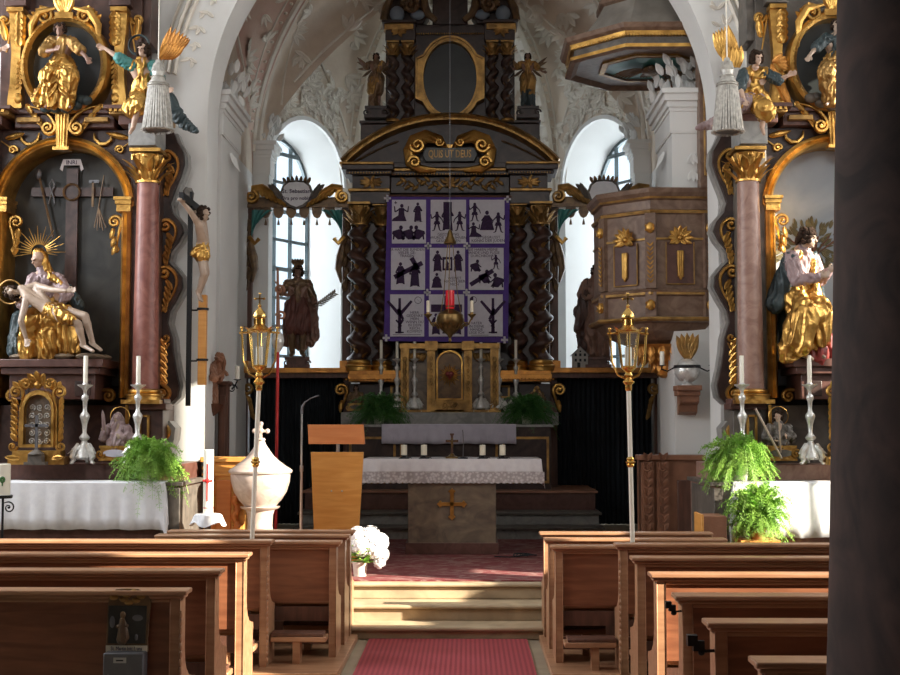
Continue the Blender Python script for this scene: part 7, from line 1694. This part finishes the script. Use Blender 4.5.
pR = pew('x', 'pews on the pulpit side', 1, 4.2, False); pRc = pew('x', 'pews on the pulpit side', 1, 4.2, True)
labs = ['brown pew nearest to the dark column, cut by the picture bottom', 'brown pew with the larger black umbrella hook on its end', 'brown pew with the smaller black hook and round knob on its end', 'brown pew with its sunlit end board behind the hooked pews', 'brown pew, second one back from the lantern pole on the pulpit side']
for i, (y, l) in enumerate(zip((4.46, 5.32, 6.12, 6.98, 7.82), labs)): put(pR if i == 0 else dup(pR, (0, 0, 0)), (.995, .99, .99, .996, 1.002)[i], y, l)
put(pRc, 1.0, 8.67, 'brown pew from whose end the lantern pole rises in front of the pulpit')
fL = pew('x', 'short front pews on the lectern side', -1, 1.42, False, .86, klen=.42); fR = pew('x', 'short front pews on the pulpit side', 1, 1.3, False, .85, klen=.385)
for i, (yl, y, l) in enumerate(((9.27, 9.07, 'rearmost with the open kneeler'), (9.78, 9.62, 'middle one'), (10.19, 10.17, 'foremost at the stone steps'))):
    put(fL if i == 0 else dup(fL, (0, 0, 0)), (-.931, -.918, -.915)[i], yl - (0.02 if i == 2 else 0), 'short pew between flowers and font, ' + l)
    put(fR if i == 0 else dup(fR, (0, 0, 0)), (.602, .59, .585)[i], y - (0.02 if i == 2 else 0), 'short pew below the pulpit, ' + l)
for (x0, x1, nm) in ((-2.4, -.86, 'low wooden floor platform under the short pews on the lectern side'), (.55, 1.95, 'low wooden floor platform under the short pews on the pulpit side')):
    b = MB(); b.box(x0, x1, 8.66, 10.24, 0.001, .05); tag(b.build('pew_platform', PEWT, bev=.006), nm, 'platform')
for o in list(C.objects):
    if o.get('group') in ('short front pews on the lectern side', 'short front pews on the pulpit side'): o.location.z = .0
# little picture and money box on the pew back
p = at(127, 651, 6.25); t = thing('devotional_picture', 'small painted picture with arched top fixed on the pew back above the money box', 'picture', (p.x, 6.248, p.z)); s = 6.25 / 1300
P_ = lambda a, c: ((a - 127) * s, (651 - c) * s)
b = MB(); b.prism([P_(106, 651), P_(149, 651), P_(148, 640), P_(150, 612), P_(151, 602), P_(147, 594), P_(138, 590), P_(127, 589.5), P_(116, 590), P_(110, 595), P_(108, 606), P_(107, 640)], -.014, 0); b.build('board', BRONZ, t, bev=.003)
b = MB(); b.prism([P_(109, 643), P_(146, 643), P_(147, 606), P_(109, 606)], -.017, -.013); b.build('painting', PAINTD, t)
b = MB(); [b.ell((P_(a, c)[0], -.016, P_(a, c)[1]), .022, .008, .014, n=8, k=6) for a, c in ((114, 598), (120, 594), (127, 596), (134, 593), (141, 597), (124, 600), (136, 601), (129, 603))]; b.build('carved_crest', OLDGOLD, t)
b = MB(); x, z = P_(123, 641); b.cap((x, -.016, z + .01), (x, -.016, z + .10), .028, .014, 8); b.ell((x + .002, -.018, z + .125), .014, .008, .017); b.cap((x - .02, -.018, z + .07), (x + .02, -.020, z + .075), .01, .01, 6); b.cap((x + .012, -.018, z + .085), (x + .018, -.018, z + .02), .009, .018, 6); b.build('painted_figure', BRONZ, t)
b = MB(); x, z = P_(138, 618); b.ell((x, -.0145, z), .035, .004, .02); x2, z2 = P_(137, 637); b.ell((x2, -.016, z2), .008, .006, .016); x3, z3 = P_(113, 622); b.ell((x3, -.0155, z3), .014, .005, .03); b.build('painted_sky', METAL, t)
b = MB(); b.prism([P_(107, 651), P_(148, 651), P_(148, 645), P_(107, 645)], -.018, -.012); tb_ = b.build('title_strip', WAX2, t)
words('St. Martin bitt f. uns', .026, (P_(127.5, 648)[0], -.019, P_(127.5, 648)[1]), PRINT, t, ext=.0004).scale = (.72, 1, 1)
p = at(124.5, 700, 6.2); t = thing('money_box', 'grey metal offering box with a coin slot on the pew back under the little picture', 'box', (p.x, 6.248, .30))
zt = at(124, 653, 6.17).z - .30
b = MB(); b.box(-.095, .095, -.085, 0, 0, zt); b.build('box', METAL, t, bev=.006)
b = MB(); b.box(-.045, .015, -.09, -.084, zt - .045, zt - .02); pl = b.build('slot_plate', STEEL, t); b = MB(); b.box(-.032, .002, -.092, -.089, zt - .036, zt - .030); b.build('coin_slot', BLK, pl)
b = MB(); b.lathe([(.01, 0), (.01, .012)], (0, 0, 0), 10); b.v = [V((v.x - .07, -.085 - v.z, v.y + zt - .11)) for v in b.v]; b.build('lock', STEEL, t)
# hooks on the pew ends
for px, py, D, k, lab in ((675, 612, 6.08, .8, 'small black metal hook with a square knob on the pew end nearer the lantern'), (708, 652, 5.28, 1.15, 'larger black metal umbrella hook on the pew end near the picture bottom')):
    p = at(px, py, D); xe = .99; t = thing('pew_hook', lab, 'hook', (xe - .001, D + .03, p.z), 0, 'black hooks on the pew ends')
    b = MB(); b.tube([V((0, 0, 0)), V((-.03 * k, 0, -.002)), V((-.05 * k, 0, .008 * k))], .006 * k, 6); b.box(-.075 * k, -.035 * k, -.014, .014, .0, .035 * k); b.build('arm', IRON, t)
    b = MB(); b.box(-.095 * k, -.06 * k, -.02, .02, .018 * k, .055 * k); b.ell((-.045 * k, 0, -.008), .014, .012, .012); b.build('knob', IRON, t)
